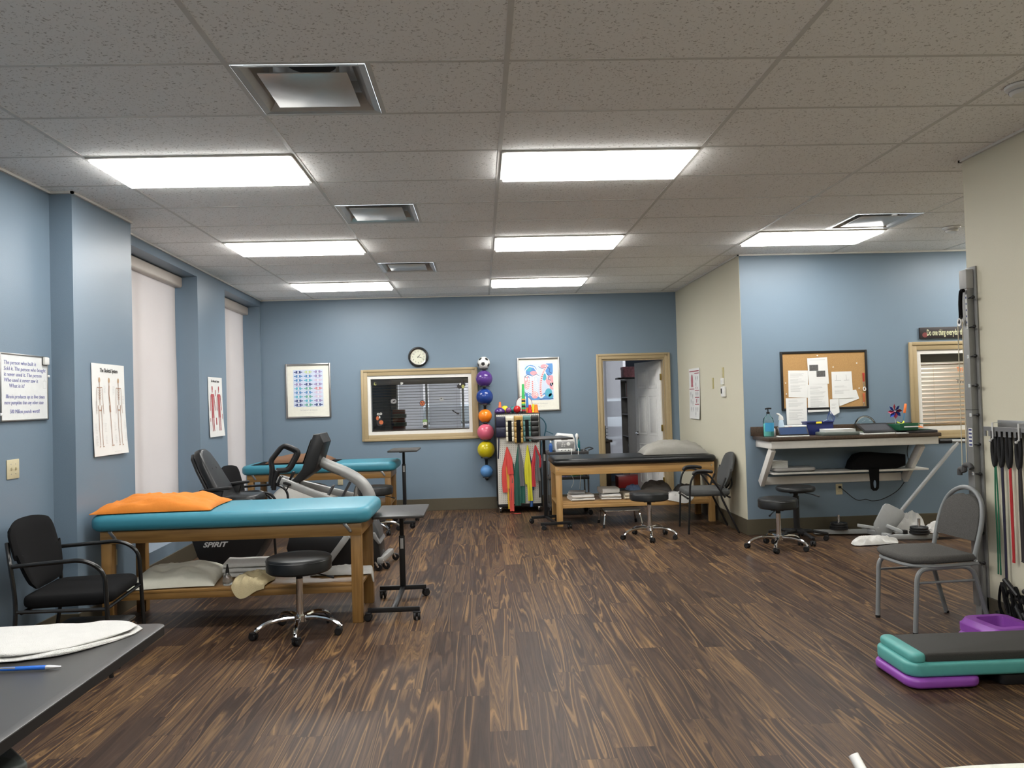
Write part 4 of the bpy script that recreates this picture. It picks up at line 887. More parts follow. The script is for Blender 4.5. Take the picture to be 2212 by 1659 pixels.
# whiteboard with handwriting
t = on_wall('whiteboard', 'framed whiteboard with blue handwriting on the near left wall', 'whiteboard', 'near_left', 5.03, 1.67, .001)
m = MB(); m.box(-.25, .25, -.012, 0, -.20, .20); m.build('surface', C('glossy whiteboard', (0.72, 0.74, 0.74), .22), t, 0)
m = MB()
for q in ((-.258, -.248, -.208, .208), (.248, .258, -.208, .208), (-.248, .248, .198, .208), (-.248, .248, -.208, -.198)): m.box(q[0], q[1], -.016, 0, q[2], q[3], .002)
m.build('frame', FR, t)
for x, z in ((.264, .08), (-.255, -.165)): m = MB(); m.box(x-.012, x+.008, -.02, 0, z-.008, z+.008, .003); m.build('mounting_clip', C('clear clip', (.7, .72, .72), .3), t)
HW = C('blue-violet marker', (0.13, 0.14, 0.36), .5)
for i, (s, x, z, w_) in enumerate((('The person who built it', -.22, .140, .34), ('Sold it. The person who bought', -.22, .103, .45), ('it never used it. The person', -.22, .068, .40), ('Who used it never saw it', -.22, .033, .36), ('What is it?', -.17, -.002, .16), ('Illinois produces up to five times', -.205, -.068, .42), ('more pumpkins than any other state', -.22, -.105, .42), ('500 Million pounds worth!', -.165, -.160, .32))):
    text(s, .034, wallT(x, z, .0128), HW, t, 'handwriting', width=w_, shear=.12)
m = MB(); ink(m, [[(.20, .0), (.20, .045), (.235, .045), (.235, .0), (.20, .0)], [(.21, .045), (.217, .058), (.225, .045)]], .0128, .0018); m.build('small_drawing', INKL, t, 0)
t = on_wall('whiteboard_eraser', 'small white eraser stuck on the top right corner of the whiteboard', 'eraser', 'near_left', 5.245, 1.85, .0135)
m = MB(); m.box(-.024, .028, -.022, -.004, -.028, .022, .005); m.build('body', WHITE, t); m = MB(); m.box(-.026, .03, -.004, 0, -.03, .024); m.build('felt', INK, t, 0)
# switch and sockets
ALM = C('almond plastic', (0.56, 0.50, 0.33), .4)
def plate(name, label, cat, side, a, z, w=.072, h=.116, kind='outlet', mat=ALM):
    t = on_wall(name, label, cat, side, a, z, .0005)
    m = MB(); m.box(-w/2, w/2, -.006, 0, -h/2, h/2, .003); m.build('cover_plate', mat, t)
    if kind == 'switch':
        for x in (-.023, .023): m = MB(); m.box(x-.005, x+.005, -.016, -.006, -.004, .010, .002); m.build('toggle', mat, t)
        m = MB(); [m.lathe([(0, .0015), (.003, .001), (.0035, 0)], 8, TR(x, -.006, z_) @ RX(pi/2)) for x in (-.023, .023) for z_ in (-.03, .03)]; m.build('screws', STEEL, t)
    else:
        for z_ in (-.024, .024):
            m = MB(); m.prism([(.017*cos(q), .014*sin(q)) for q in [2*pi*i/14 for i in range(14)]], 0, .0015, T=TR(0, -.006, z_) @ RX(pi/2)); r_ = m.build('receptacle', mat, t)
            m = MB(); [m.ngon([(x-.0015, -.0078, z_-.004), (x+.0015, -.0078, z_-.004), (x+.0015, -.0078, z_+.005), (x-.0015, -.0078, z_+.005)]) for x in (-.006, .006)]; m.build('slots', INK, r_, 0)
    return t
plate('light_switch', 'almond double light switch on the near left wall below the whiteboard', 'light switch', 'near_left', 4.905, 1.17, .125, .118, 'switch')
plate('wall_outlet', 'almond wall outlet on the far wall seen under the far turquoise table', 'outlet', 'far', -1.98, .455)
plate('wall_outlet', 'almond wall outlet below the counter with a black cord plugged in', 'outlet', 'counter', 3.80, .455)
plate('wall_outlet', 'almond wall outlet on the pier behind the near turquoise table', 'outlet', 'pier', 5.88, .43)
# beige wall gadgets
for (y, z, h, l) in ((9.31, 1.64, .13, 'left one of two small yellowish wall thermometers on the beige wall'), (8.91, 1.75, .13, 'right one of two small yellowish wall thermometers, above the white box')):
    t = on_wall('wall_thermometer', l, 'thermometer', 'right', y, z, .0005, 'yellowish wall thermometers'); m = MB(); m.box(-.028, .028, -.008, 0, -h/2, h/2, .003); m.build('backing', C('yellowed plastic', (0.52, 0.46, 0.22), .5), t); m = MB(); m.tube([(-.004, -.010, -h*.4), (-.004, -.010, h*.3)], .002, 6); m.build('scale_tube', INKL, t)
t = on_wall('wall_sensor', 'small square white box on the beige wall above the thermostat', 'sensor', 'right', 8.91, 1.655, .0005); m = MB(); m.box(-.036, .036, -.026, 0, -.036, .036, .006); m.build('housing', WHITE, t); m = MB(); [m.box(-.015, .015, -.027, -.026, z_-.001, z_+.001) for z_ in (-.008, 0, .008)]; m.build('vent_slots', INKL, t)
t = on_wall('thermostat', 'white thermostat with a dark display on the beige wall', 'thermostat', 'right', 8.88, 1.535, .0005); m = MB(); m.box(-.062, .062, -.028, 0, -.06, .06, .008); m.build('housing', WHITE, t); m = MB(); m.box(-.050, -.012, -.0295, -.028, -.022, .036); m.build('display', C('dark display', (.01, .012, .012), .1), t)

# ---------------------------------------------------------------- ball rack and balls
t = on_wall('ball_rack', 'black steel wall rack holding a column of balls', 'rack', 'far', .053, 0, .001)
m = MB(); m.box(-.018, .018, -.006, 0, .40, 1.98, .002); m.build('wall_strip', BLKM, t)
BALLS = [('soccer_ball', 'white and black soccer ball on top of the ball rack', 2.035, .087, (0.74, 0.74, 0.72), .35),
         ('exercise_ball', 'glossy purple ball, second from the top of the rack', 1.815, .116, (0.085, 0.035, 0.20), .18), ('exercise_ball', 'glossy dark blue ball below the purple one', 1.565, .117, (0.014, 0.045, 0.22), .18),
         ('exercise_ball', 'orange ball below the blue one', 1.30, .094, (0.88, 0.23, 0.015), .22), ('exercise_ball', 'pink ball below the orange one', 1.075, .117, (0.62, 0.12, 0.19), .22),
         ('exercise_ball', 'yellow ball below the pink one', .835, .120, (0.56, 0.46, 0.012), .2), ('exercise_ball', 'light blue ball with a finger hole, lowest on the rack', .535, .087, (0.10, 0.27, 0.58), .45)]
for nm, lb, z, r, c_, ro in BALLS:
    y = -.035-r
    rr = r*.62; zr = z-math.sqrt(r*r-rr*rr)-.014
    m = MB(); m.tube([(rr*cos(a), y+rr*sin(a), zr) for a in [2*pi*k/24 for k in range(24)]], .0045, 8, closed=True); m.tube([(0, y+rr, zr), (0, -.004, zr)], .006, 6); m.box(-.028, .028, y-rr-.012, y-rr-.006, zr-.018, zr+.008, .003); m.build('holder_ring', BLKM if z < 1.2 or z > 1.4 else BLKM, t)
    b_ = thing(nm, lb, 'ball', (.053, YF-.001+y, z), 0, None if nm == 'soccer_ball' else 'exercise balls on the wall rack')
    m = MB(); m.ball((0, 0, 0), r, 40, 26); m.build('shell', C(lb[:24], c_, ro, var=.03), b_, 60)
    if nm == 'soccer_ball':
        g = (1+5**.5)/2; V = [Vector(v).normalized() for v in ((0, 1, g), (0, 1, -g), (0, -1, g), (0, -1, -g), (1, g, 0), (1, -g, 0), (-1, g, 0), (-1, -g, 0), (g, 0, 1), (g, 0, -1), (-g, 0, 1), (-g, 0, -1))]; Q = Euler((.35, .2, .5)).to_matrix(); m = MB(); sm = MB()
        for v in V:
            nb = sorted(V, key=lambda w: (w-v).length)[1:6]; v2 = Q @ v
            pent = [(v+(w-v)*.33).normalized() for w in nb]; u = v.orthogonal().normalized(); w_ = v.cross(u); pent.sort(key=lambda p: math.atan2((p-v).dot(w_), (p-v).dot(u)))
            pent = [Q @ p for p in pent]; c0 = v2*r*1.004
            for i in range(5):
                a_, b2 = pent[i], pent[(i+1) % 5]; mid = ((a_+b2)/2).normalized()
                for s0, s1 in ((a_, mid), (mid, b2)):
                    h0, h1 = ((v2+s0)/2).normalized(), ((v2+s1)/2).normalized()
                    m.ngon([c0, h0*r*1.004, h1*r*1.004]); m.ngon([h0*r*1.004, s0*r*1.004, s1*r*1.004, h1*r*1.004])
        m.build('black_panels', C('black panel', (.015, .015, .015), .4), b_, 60)
    if 'finger' in lb:
        m = MB(); m.cyl((-.035, -.052, .0), (-.037, -.0555, .0), .012, 12); m.build('finger_hole', BLKP, b_)

# ---------------------------------------------------------------- pegboard cart
def peg_mat():
    m_, nt, b_ = _nodes('white pegboard'); L = nt.links.new; tc = nt.nodes.new('ShaderNodeTexCoord'); sp = nt.nodes.new('ShaderNodeSeparateXYZ'); L(tc.outputs['Object'], sp.inputs[0])
    f = lambda o: math_n(nt, 'SUBTRACT', math_n(nt, 'FRACT', math_n(nt, 'DIVIDE', o, .0254)), .5)
    a, c = f(sp.outputs[0]), f(sp.outputs[2]); d = math_n(nt, 'SQRT', math_n(nt, 'ADD', math_n(nt, 'MULTIPLY', a, a), math_n(nt, 'MULTIPLY', c, c)))
    k = math_n(nt, 'LESS_THAN', d, .15); mx = nt.nodes.new('ShaderNodeMix'); mx.data_type = 'RGBA'; mx.inputs[6].default_value = (.64, .62, .56, 1); mx.inputs[7].default_value = (.06, .055, .05, 1); L(k, mx.inputs[0]); L(mx.outputs[2], b_.inputs['Base Color']); b_.inputs['Roughness'].default_value = .5; return m_
PEG = peg_mat()
px0, px1, py0, py1, pz0, pz1 = .185, .785, 10.49, 10.87, .12, 1.325
t = thing('pegboard_cart', 'white pegboard cart on casters with a black frame, bands and weights hung on it', 'storage cart', (.485, 10.68, 0)); W0 = TR(-.485, -10.68, 0)
m = MB(); m.box(px0+.012, px1-.012, py0, py0+.006, pz0, pz1-.008); m.build('front_board', PEG, t, 0, T=W0)
m = MB(); m.box(px0+.012, px1-.012, py1-.006, py1, pz0, pz1-.008); m.build('rear_board', PEG, t, 0, T=W0)
m = MB(); m.box(px0-.002, px1+.002, py0-.002, py1+.002, pz1-.008, pz1+.006, .003); m.build('top', BLKP, t, T=W0)
for x in (px0+.006, px1-.006):
    for y in (py0+.003, py1-.003): m = MB(); m.box(x-.0075, x+.0075, y-.006, y+.006, .075, pz1-.008, .002); m.build('post', BLKM, t, T=W0)
m = MB(); m.box(px0, px1, py0+.007, py1-.007, .078, .118, .004); m.build('base', BLKP, t, T=W0)
for x in (px0+.04, px1-.04):
    for y in (py0+.05, py1-.05):
        m = MB(); X, Y_ = x-.485, y-10.68; m.box(X-.022, X+.022, Y_-.02, Y_+.02, .070, .078); m.box(X-.018, X+.018, Y_-.024, Y_+.010, .028, .070, .008); c_ = m.build('caster', CHR, t); m = MB(); m.lathe([(0, -.012), (.028, -.010), (.030, -.004), (.030, .004), (.028, .010), (0, .012)], 18, TR(X, Y_-.008, .030) @ RY(pi/2)); m.build('wheel', BLKP, c_)
def hook(parent, z=0): m = MB(); m.tube(curve([(0, .027, z+.01), (0, .006, z+.01), (0, .002, z-.002), (0, -.010, z+.004)], 4), .002, 6); return m.build('hook', STEEL, parent)
def cuff(label, x, z0, z1, w, col, key, strap=True, ext=0, puff=5):
    w *= 1.12
    t = thing('ankle_weight', label, 'ankle weight', (x, py0-.036, z1+.012), 0, 'cuff weights on the pegboard'); h = z1-z0
    hook(t)
    m = MB()
    for k in range(puff):
        a, b_ = -h*(k+1)/puff, -h*k/puff; m.box(-w/2, w/2, -.018, .018, a+.002, b_-.001, .014, 3)
    m.box(-w/2+.003, w/2-.003, -.008, .010, -h, .006, .003); m.build('cuff', C(key, col, .35, bump=.25, bscale=30), t, 60)
    if strap: m = MB(); m.box(-w*.24, w*.24, -.0235, -.0185, -h+.006, -.05, .002); m.bar((-w*.1, -.028, -.06), (w*.22, -.03, -h*.5), w*.3, .003, .001, up=(0, 1, 0)) if 'gold' in key else None; m.build('strap', BLKF, t)
    if ext: m = MB(); m.tube(curve([(-.03, .0, -h+.01), (-.035, -.01, -h-ext*.5), (-.045, -.008, -h-ext)], 6), .009, 8); m.build('strap', C(key, col), t)
    return t
cuff('navy blue cuff weight with a long dangling strap, leftmost on the pegboard', .255, 1.00, 1.275, .115, (0.010, 0.012, 0.035), 'navy cuff', strap=False, ext=.28, puff=2)
cuff('cream cuff weight with black strap, second from the left on the pegboard', .375, .94, 1.275, .095, (0.62, 0.58, 0.46), 'cream cuff')
cuff('gold cuff weight with black strap, middle of the pegboard top row', .492, .92, 1.28, .105, (0.40, 0.25, 0.07), 'gold cuff')
cuff('teal green cuff weight with black strap, fourth on the pegboard', .605, .935, 1.28, .090, (0.08, 0.19, 0.18), 'teal cuff')
cuff('shiny black cuff weight, rightmost on the pegboard top row', .712, .93, 1.28, .095, (0.012, 0.012, 0.012), 'black cuff', strap=False)
def band(label, x, z1, col, key, strands):
    """resistance band looped over a hook: a narrow top fanning out into flat strands"""
    t = thing('resistance_band', label, 'resistance band', (x, py0-.030, z1), 0, 'flat resistance bands on the pegboard'); hook(t, .0)
    for i, (dx, w, zb, off, c_) in enumerate(strands):
        L_ = z1-zb; w *= 1.3; dx *= 1.12
        def P(u, v, dx=dx, w=w, L_=L_, off=off):
            s = 1-v; ww = .012+(w-.012)*min(1, s*2.4); xx = dx*min(1, s*2.0)+(u-.5)*ww
            z = -L_*s; 
            return Vector((xx+.006*sin(s*7+i)*s, -off+.004*sin(u*9+i*2)-.010*s, z))
        m = MB(); m.grid(P, 8, 22, .0012); m.build('strand', C(key+str(i), c_, .45, var=.05), t, 60)
    return t
RB, GB, YB_, GR_, NB = (0.58, 0.06, 0.05), (0.015, 0.085, 0.065), (0.60, 0.56, 0.03), (0.12, 0.12, 0.12), (0.02, 0.03, 0.10)
o_ = band('red resistance band with its tail trailing on the floor', .33, .885, RB, 'red band', [(-.035, .055, .28, .004, RB), (.03, .060, .52, .012, RB), (.00, .03, .33, .000, (.65, .30, .06)), (.035, .035, .17, .0, NB), (.062, .022, .40, .002, GB), (.045, .045, .03, .008, (.62, .09, .07)), (.005, .018, .06, .003, (.66, .42, .05))])
m = MB(); m.grid(lambda u, v: Vector((.02+.14*u, -.03-.06*u+(v-.5)*.035+.01*sin(u*6), -.884+.005+.004*sin(u*9))), 10, 4, .0012); m.build('trailing_tail', C('red band5', RB), o_)
o_ = band('dark green and grey resistance band in the middle of the pegboard', .487, .92, GB, 'green band', [(-.03, .062, .10, .004, GB), (.025, .045, .36, .010, GR_), (.03, .05, .13, .0, (.02, .11, .085))])
band('yellow resistance band with navy strands', .605, .90, YB_, 'yellow band', [(-.022, .034, .38, .006, YB_), (.012, .048, .16, .012, YB_), (.045, .030, .30, .0, NB), (.03, .03, .08, .0, (.05, .13, .35))])
band('red and grey resistance band, rightmost on the pegboard', .71, .90, RB, 'red grey band', [(-.035, .040, .345, .010, (.48, .035, .045)), (.020, .045, .42, .006, GR_), (.040, .03, .20, .0, (.05, .05, .05)), (.05, .02, .60, .012, (.48, .035, .045))])
# on top of the cart
zt = pz1+.0065
t = thing('balance_dome', 'glossy purple half dome on the left end of the pegboard cart', 'exercise dome', (.252, 10.60, zt)); m = MB(); m.lathe([(0, 0), (.058, .0), (.072, .012), (.074, .020), (.066, .046), (.045, .068), (.02, .079), (0, .081)], 36); m.build('dome', C('purple gloss', (0.07, 0.03, 0.16), .18), t); m = MB(); m.lathe([(.0735, .022), (.0755, .020), (.0735, .017)], 36); m.build('seam', BLKP, t)
def cone(label, x, y, z, r0, r1, h, col, key, flange=True, square=False):
    t = thing('sport_cone', label, 'cone', (x, y, z), 0); m = MB(); m.lathe([(0, 0), (r0, 0), (r0, .004), (r0*.82, .010), (r1, h-.002), (r1*.7, h), (0, h)], 22); m.build('cone_body', C(key, col, .35), t)
    if flange: m = MB(); m.lathe([(r0*.80, h*.22), (r0*.86, h*.25), (r0*.78, h*.30)], 22); m.build('rib', C(key, col), t)
    return t
cone('small orange cone standing on the purple dome', .256, 10.60, zt+.0815, .024, .014, .075, (0.85, 0.16, 0.04), 'coral cone')
for (x, y, r, c_, k, l) in ((.325, 10.72, .052, (.80, .66, .03), 'yellow toy', 'yellow ball behind the purple dome on the pegboard cart'), (.37, 10.585, .040, (.17, .05, .14), 'swirl ball', 'small wine-red swirled ball on the pegboard cart'), (.435, 10.74, .046, (.03, .16, .16), 'teal toy', 'teal ball behind the red one on the pegboard cart'), (.487, 10.59, .050, (.45, .014, .016), 'red toy', 'glossy red ball on the pegboard cart')):
    t = thing('small_ball', l, 'ball', (x, y, zt+r), 0, 'small balls on the pegboard cart'); m = MB(); m.ball((0, 0, 0), r, 30, 20); m.build('shell', C(k, c_, .18, var=.5 if 'swirl' in k else .04, scale=40 if 'swirl' in k else 20), t, 60)
    m = MB(); m.cyl((0, -r*.72, r*.68), (0, -r*.74, r*.70), .004, 8); m.build('valve', INK, t)
t = thing('foam_disc', 'round white disc with a dark rim standing at the back of the pegboard cart', 'disc', (.595, 10.80, zt)); m = MB(); m.lathe([(0, -.008), (.108, -.008), (.108, .008), (0, .008)], 44, TR(0, 0, .118) @ RX(pi/2-.04)); m.build('face', PAPER, t); m = MB(); m.lathe([(.108, -.010), (.114, -.008), (.114, .008), (.108, .010)], 44, TR(0, 0, .118) @ RX(pi/2-.04)); m.build('rim', C('maroon rim', (.12, .02, .03), .4), t)
stk = [(.030, .024, (.012, .012, .012), 'black'), (.029, .026, (.42, .04, .05), 'red'), (.0285, .024, (.05, .40, .12), 'green'), (.028, .028, (.012, .012, .012), 'black'), (.0275, .024, (.05, .42, .12), 'green'), (.027, .020, (.75, .68, .03), 'yellow'), (.0265, .026, (.012, .012, .012), 'black'), (.026, .018, (.80, .32, .05), 'orange')]
z = zt
for i, (r, h, c_, k) in enumerate(stk):
    o = MB().cyl((0, 0, 0), (0, 0, h-.0005), r, 24, r2=r*.98).build('stacking_cup', C('cup '+k, c_, .4), None, 40); o.location = (.575, 10.59, z); z += h
    tag(o, '%s ring in the cone tower on the pegboard cart, %s from the bottom' % (k, ['lowest', 'second', 'third', 'fourth', 'fifth', 'sixth', 'seventh', 'eighth'][i]), 'stacking ring', 'rings of the cone tower')
cone('tall bright green cone crowning the ring tower on the pegboard cart', .575, 10.59, z, .0262, .0165, .20, (.05, .46, .12), 'green cone', False)
t = thing('sport_cone', 'slim blue cone beside the green tower on the pegboard cart', 'cone', (.630, 10.66, zt)); m = MB(); m.lathe([(0, 0), (.018, 0), (.018, .07), (0, .07)], 18); m.build('base_sleeve', C('orange sleeve', (.85, .22, .03), .4), t); m = MB(); m.lathe([(0, .07), (.020, .07), (.010, .255), (0, .257)], 18); m.build('cone_body', C('blue cone', (.05, .22, .60), .35), t)
cone('red cone beside the blue one on the pegboard cart', .660, 10.585, zt, .034, .016, .108, (.62, .015, .03), 'red cone')
cone('yellow cone behind the orange one on the pegboard cart', .712, 10.70, zt, .034, .018, .112, (.85, .70, .03), 'yellow cone')
cone('orange cone at the right end of the pegboard cart', .745, 10.59, zt, .036, .019, .108, (.90, .22, .012), 'orange cone')
t = thing('massage_cane', 'curved teal massage cane hanging off the side of the pegboard cart', 'massage cane', (.80, 10.80, 1.25)); m = MB(); m.tube(curve([(-.01, 0, .02), (.05, 0, -.02), (.09, 0, -.11), (.065, 0, -.24), (-.02+.03, 0, -.40), (.012, 0, -.55)], 8), .0085, 8); m.build('shaft', C('dark teal plastic', (.02, .09, .13), .35), t); m = MB(); m.tube(curve([(.075, 0, -.175), (.13, 0, -.20), (.185, 0, -.225)], 5), [.006]*10+[.009], 8); m.build('side_prong', C('dark teal plastic', (.02, .09, .13)), t)

# ---------------------------------------------------------------- therapy cart
t = thing('equipment_cart', 'black wheeled equipment cart behind the oak table with a therapy unit on top', 'cart', (1.11, 10.29, 0))
for z_ in (.80, .475, .115):
    m = MB(); m.box(-.26, .26, -.20, .20, z_-.012, z_, .003); m.box(-.26, .26, -.205, -.195, z_-.015, z_+.022, .003); m.box(-.26, .26, .195, .205, z_-.015, z_+.022, .003); m.box(-.265, -.255, -.205, .205, z_-.015, z_+.022, .003); m.box(.255, .265, -.205, .205, z_-.015, z_+.022, .003); m.build('tray', C('grey-black tray', (.05, .05, .052), .4), t)
for x in (-.25, .25):
    for y in (-.19, .19): m = MB(); m.box(x-.010, x+.010, y-.010, y+.010, .07, .83, .003); m.build('post', C('grey cart post', (.13, .13, .13), .4), t); caster(t, x, y, .066, .030, rnd.random()*6)
m = MB(); m.tube(fillet([(.262, -.17, .83), (.33, -.17, .85), (.33, .17, .85), (.262, .17, .83)], .05, 5), .008, 8); m.build('push_handle', BLKP, t)
unit = t = thing('therapy_unit', 'white and grey electrotherapy unit on the equipment cart', 'medical device', (1.085, 10.26, .803))
m = MB(); sh = [(-.12, 0), (.12, 0), (.13, .04), (.125, .17), (.10, .235), (-.09, .255), (-.135, .20), (-.14, .06)]
m.prism(sh, -.09, .10, .014, T=RX(pi/2)); m.build('housing', WHITE, t, 50)
m = MB(); m.prism([(-.115, .055), (.105, .055), (.115, .13), (.10, .15), (-.11, .15), (-.12, .12)], .101, .118, .006, T=RX(pi/2)); m.build('control_panel', C('mid grey plastic', (.25, .25, .25), .4), t)
m = MB(); m.box(-.055, .03, -.1045, -.099, .17, .20); m.build('display', C('dark display', (.01, .012, .012)), t)
m = MB(); m.cyl((.035, -.117, .115), (.035, -.126, .115), .024, 20); m.build('dial_knob', WHITE, t)
m = MB(); [m.box(x, x+.022, -.1215, -.118, z_, z_+.008, .002) for x, z_ in ((-.06, .085), (-.03, .085), (-.055, .105), (-.025, .108), (-.05, .125))]; m.build('buttons', WHITE, t)
m = MB(); m.box(-.10, .09, -.125, -.10, .010, .055, .008); f_ = m.build('front_bay', WHITE, t); m = MB(); [m.cyl((x, -.1252, .034), (x, -.128, .034), .007, 10) for x in (-.055, -.01, .035)]; m.build('sockets', INK, f_)
m = MB(); m.tube(curve([(-.135, -.02, .21), (-.17, -.04, .215), (-.175, -.05, .19), (-.14, -.03, .17)], 6), .007, 8); m.build('left_holder', WHITE, t)
t = thing('ultrasound_wand', 'white handheld applicator at the right side of the therapy unit', 'medical applicator', (1.245, 10.24, .90)); m = MB(); m.lathe([(0, 0), (.008, .0), (.011, .03), (.012, .075), (.019, .10), (.020, .125), (.010, .145), (0, .15)], 16); m.build('grip', WHITE, t); m = MB(); m.tube(curve([(0, 0, 0), (.0, -.06, -.045), (.0, -.15, -.045), (-.01, -.19, -.12), (.01, -.20, -.35), (-.005, -.195, -.56)], 8), .0035, 6); m.build('cord', WHITE, t)
o = MB().tube(curve([(.045, -.12, .037), (.065, -.20, .035), (.035, -.225, -.20), (.075, -.235, -.35), (.045, -.23, -.44)], 8), .0035, 6).build('cord', WHITE, unit)
def bottle(name, label, loc, r, h, col, key, cap=WHITE, taper=.5, tr=0, caph=.03):
    t = thing(name, label, 'bottle', loc); m = MB(); m.lathe([(0, 0), (r*.94, 0), (r, .004), (r, h*.72), (r*.9, h*.80), (r*.36, h*.93), (r*.36, h), (0, h)], 22); m.build('body', C(key, col, .2, trans=tr), t); m = MB(); m.lathe([(0, h), (r*.42, h), (r*.42, h+caph*.5), (r*.12, h+caph), (0, h+caph)], 16); m.build('cap', cap, t); return t
bottle('gel_bottle', 'blue gel bottle with a white nozzle on the left of the equipment cart', (.895, 10.22, .803), .024, .135, (.03, .10, .32), 'blue gel', caph=.05)
bottle('gel_bottle', 'teal bottle behind the applicator on the equipment cart', (1.275, 10.33, .803), .022, .17, (.02, .17, .20), 'teal gel', cap=BLKP)
for i, (x, c_, l) in enumerate(((.95, (.12, .12, .22), 'bundle of dark wires and pads on the middle shelf of the equipment cart'), (1.23, (.10, .30, .05), 'green packet on the middle shelf of the equipment cart'))):
    crumple('supply_bundle', l, (x, 10.27, .490), .16, .14, .09, C('bundle%d' % i, c_, .6), 0, 3+i, 'supplies')
for i in range(3):
    o = MB().tube([(.035*cos(a), .03*sin(a)*(1+.3*sin(a*3)), .006+.004*sin(a*2)) for a in [2*pi*k/20 for k in range(20)]], .005, 6, closed=True).build('coiled_lead', C(['white lead', 'violet lead', 'teal lead'][i], [(.7, .7, .7), (.20, .15, .35), (.05, .25, .28)][i], .5), None); o.location = (.93+.12*i, 10.145, .486); tag(o, ['white', 'violet', 'teal'][i]+' coiled lead at the front of the cart\'s middle shelf', 'cable', 'coiled leads on the cart')

# ---------------------------------------------------------------- recumbent stepper
t = thing('recumbent_stepper', 'black and silver recumbent exercise machine with seat, arched mast and screen', 'exercise machine', (-1.75, 7.15, 0)); W0 = TR(1.75, -7.15, 0)
SIL = C('silver painted steel', (.36, .36, .35), .35, metal=.3); DG = C('dark grey plastic', (.055, .057, .06), .45)
m = MB(); prof = [(-2.60, .62), (-2.565, .42), (-2.50, .22), (-2.42, .09), (-2.36, .045), (-2.13, .045), (-2.05, .12), (-1.96, .25), (-1.885, .40), (-1.86, .62)]
m.prism(prof[::-1], -7.28, -6.92, .02, T=Matrix(((1, 0, 0, 0), (0, 0, -1, 0), (0, 1, 0, 0), (0, 0, 0, 1)))); m.build('seat_shroud', C('black shroud', (.010, .010, .011), .4), t, 40, T=W0)
s = text('SPIRIT', .06, TR(-2.445, 6.9185, .305) @ RX(pi/2), C('silver lettering', (.55, .55, .55), .4), t, 'lettering', width=.215, shear=.35, bold=.0018, thick=.001); s.data.transform(W0)
m = MB(); m.rbox(-2.46, -1.98, 6.90, 7.30, .66, .735, .09, .03); m.build('seat', BLK, t, 50, T=W0)
m = MB(); m.rbox(-2.50, -1.90, 6.95, 7.25, .615, .66, .08, .01); m.build('seat_pan', DG, t, 50, T=W0)
T_ = TR(-2.27, 7.06, .70) @ RY(R(-28)) @ Matrix(((0, 0, 1, 0), (1, 0, 0, 0), (0, 1, 0, 0), (0, 0, 0, 1)))
pr = [(-.19, 0), (.19, 0), (.20, .12), (.17, .34), (.125, .46), (.06, .50), (-.06, .50), (-.125, .46), (-.17, .34), (-.20, .12)]
m = MB(); m.prism(pr, -.045, .035, .028, T=T_, bseg=4); b_ = m.build('backrest', BLK, t, 50, T=W0)
m = MB(); [m.cyl(T_ @ Vector((x, .30, .0345)), T_ @ Vector((x, .30, .0375)), .009, 12) for x in (-.05, .05)]; m.build('vent_holes', INK, b_, T=W0)
m = MB(); m.prism([(p[0]*.93, p[1]*.97+.005) for p in pr], -.075, -.045, .01, T=T_); m.build('back_shell', BLKP, t, 50, T=W0)
for y in (6.80, 7.30):
    m = MB(); m.rbox(-2.42, -2.15, y-.035, y+.035, .80, .825, .02, .008, T=TR(-2.3, 0, .81) @ RY(R(-5)) @ TR(2.3, 0, -.81)); m.build('armrest', BLKP, t, T=W0)
    m = MB(); m.prism([(-2.36, .80), (-2.22, .80), (-2.26, .66), (-2.30, .60), (-2.37, .60), (-2.36, .70)][::-1], -y-.016, -y+.016, .006, T=Matrix(((1, 0, 0, 0), (0, 0, -1, 0), (0, 1, 0, 0), (0, 0, 0, 1)))); m.build('armrest_bracket', BLKP, t, T=W0)
    s_ = -1 if y < 7 else 1
    m = MB(); m.tube(fillet([(-2.20, y+s_*.01, .70), (-1.98, y+s_*.02, .72), (-1.92, y+s_*.02, .66), (-1.90, y+s_*.015, .56)], .06, 6), .012, 10); m.build('side_handle', BLKP, t, T=W0)
m = MB(); m.bar((-2.40, 7.10, .06), (-1.75, 7.10, .08), .10, .06, .01); m.bar((-2.50, 6.90, .035), (-2.50, 7.30, .035), .07, .05, .012); m.bar((-2.50, 7.10, .04), (-2.38, 7.10, .055), .08, .05, .01); m.build('rear_rail', SIL, t, T=W0)
for y in (6.90, 7.30): m = MB(); m.box(-2.545, -2.455, y-.03, y+.03, 0, .05, .008); m.build('foot_cap', DG, t, T=W0)
yz = Matrix(((1, 0, 0, 0), (0, 0, -1, 0), (0, 1, 0, 0), (0, 0, 0, 1)))
m = MB(); m.prism([(-1.77, .33), (-1.80, .22), (-1.75, .06), (-1.70, .035), (-.99, .035), (-.945, .06), (-.955, .22), (-.99, .30), (-1.10, .33)], -7.52, -7.18, .025, T=yz); m.build('drive_shroud', C('black shroud', (.01, .01, .011)), t, 40, T=W0)
m = MB(); m.prism([(-1.76, .325), (-1.74, .365), (-1.20, .345), (-1.10, .46), (-1.02, .46), (-.965, .34), (-.955, .28), (-1.10, .315)][::-1], -7.50, -7.20, .012, T=yz); m.build('top_cover', DG, t, 40, T=W0)
m = MB(); m.prism([(-1.20, .335), (-1.09, .355), (-.995, .335), (-.945, .24), (-.965, .235), (-1.02, .30), (-1.20, .305)], -7.545, -7.155, .008, T=yz); m.build('trim_band', C('mid grey trim', (.17, .17, .17), .4), t, 40, T=W0)
mast = curve([(-1.06, 7.35, .42), (-1.05, 7.35, .56), (-1.07, 7.35, .68), (-1.145, 7.35, .79), (-1.27, 7.35, .875), (-1.40, 7.35, .935), (-1.50, 7.35, .985)], 6)
m = MB(); t_ = bmesh.new(); rings = []
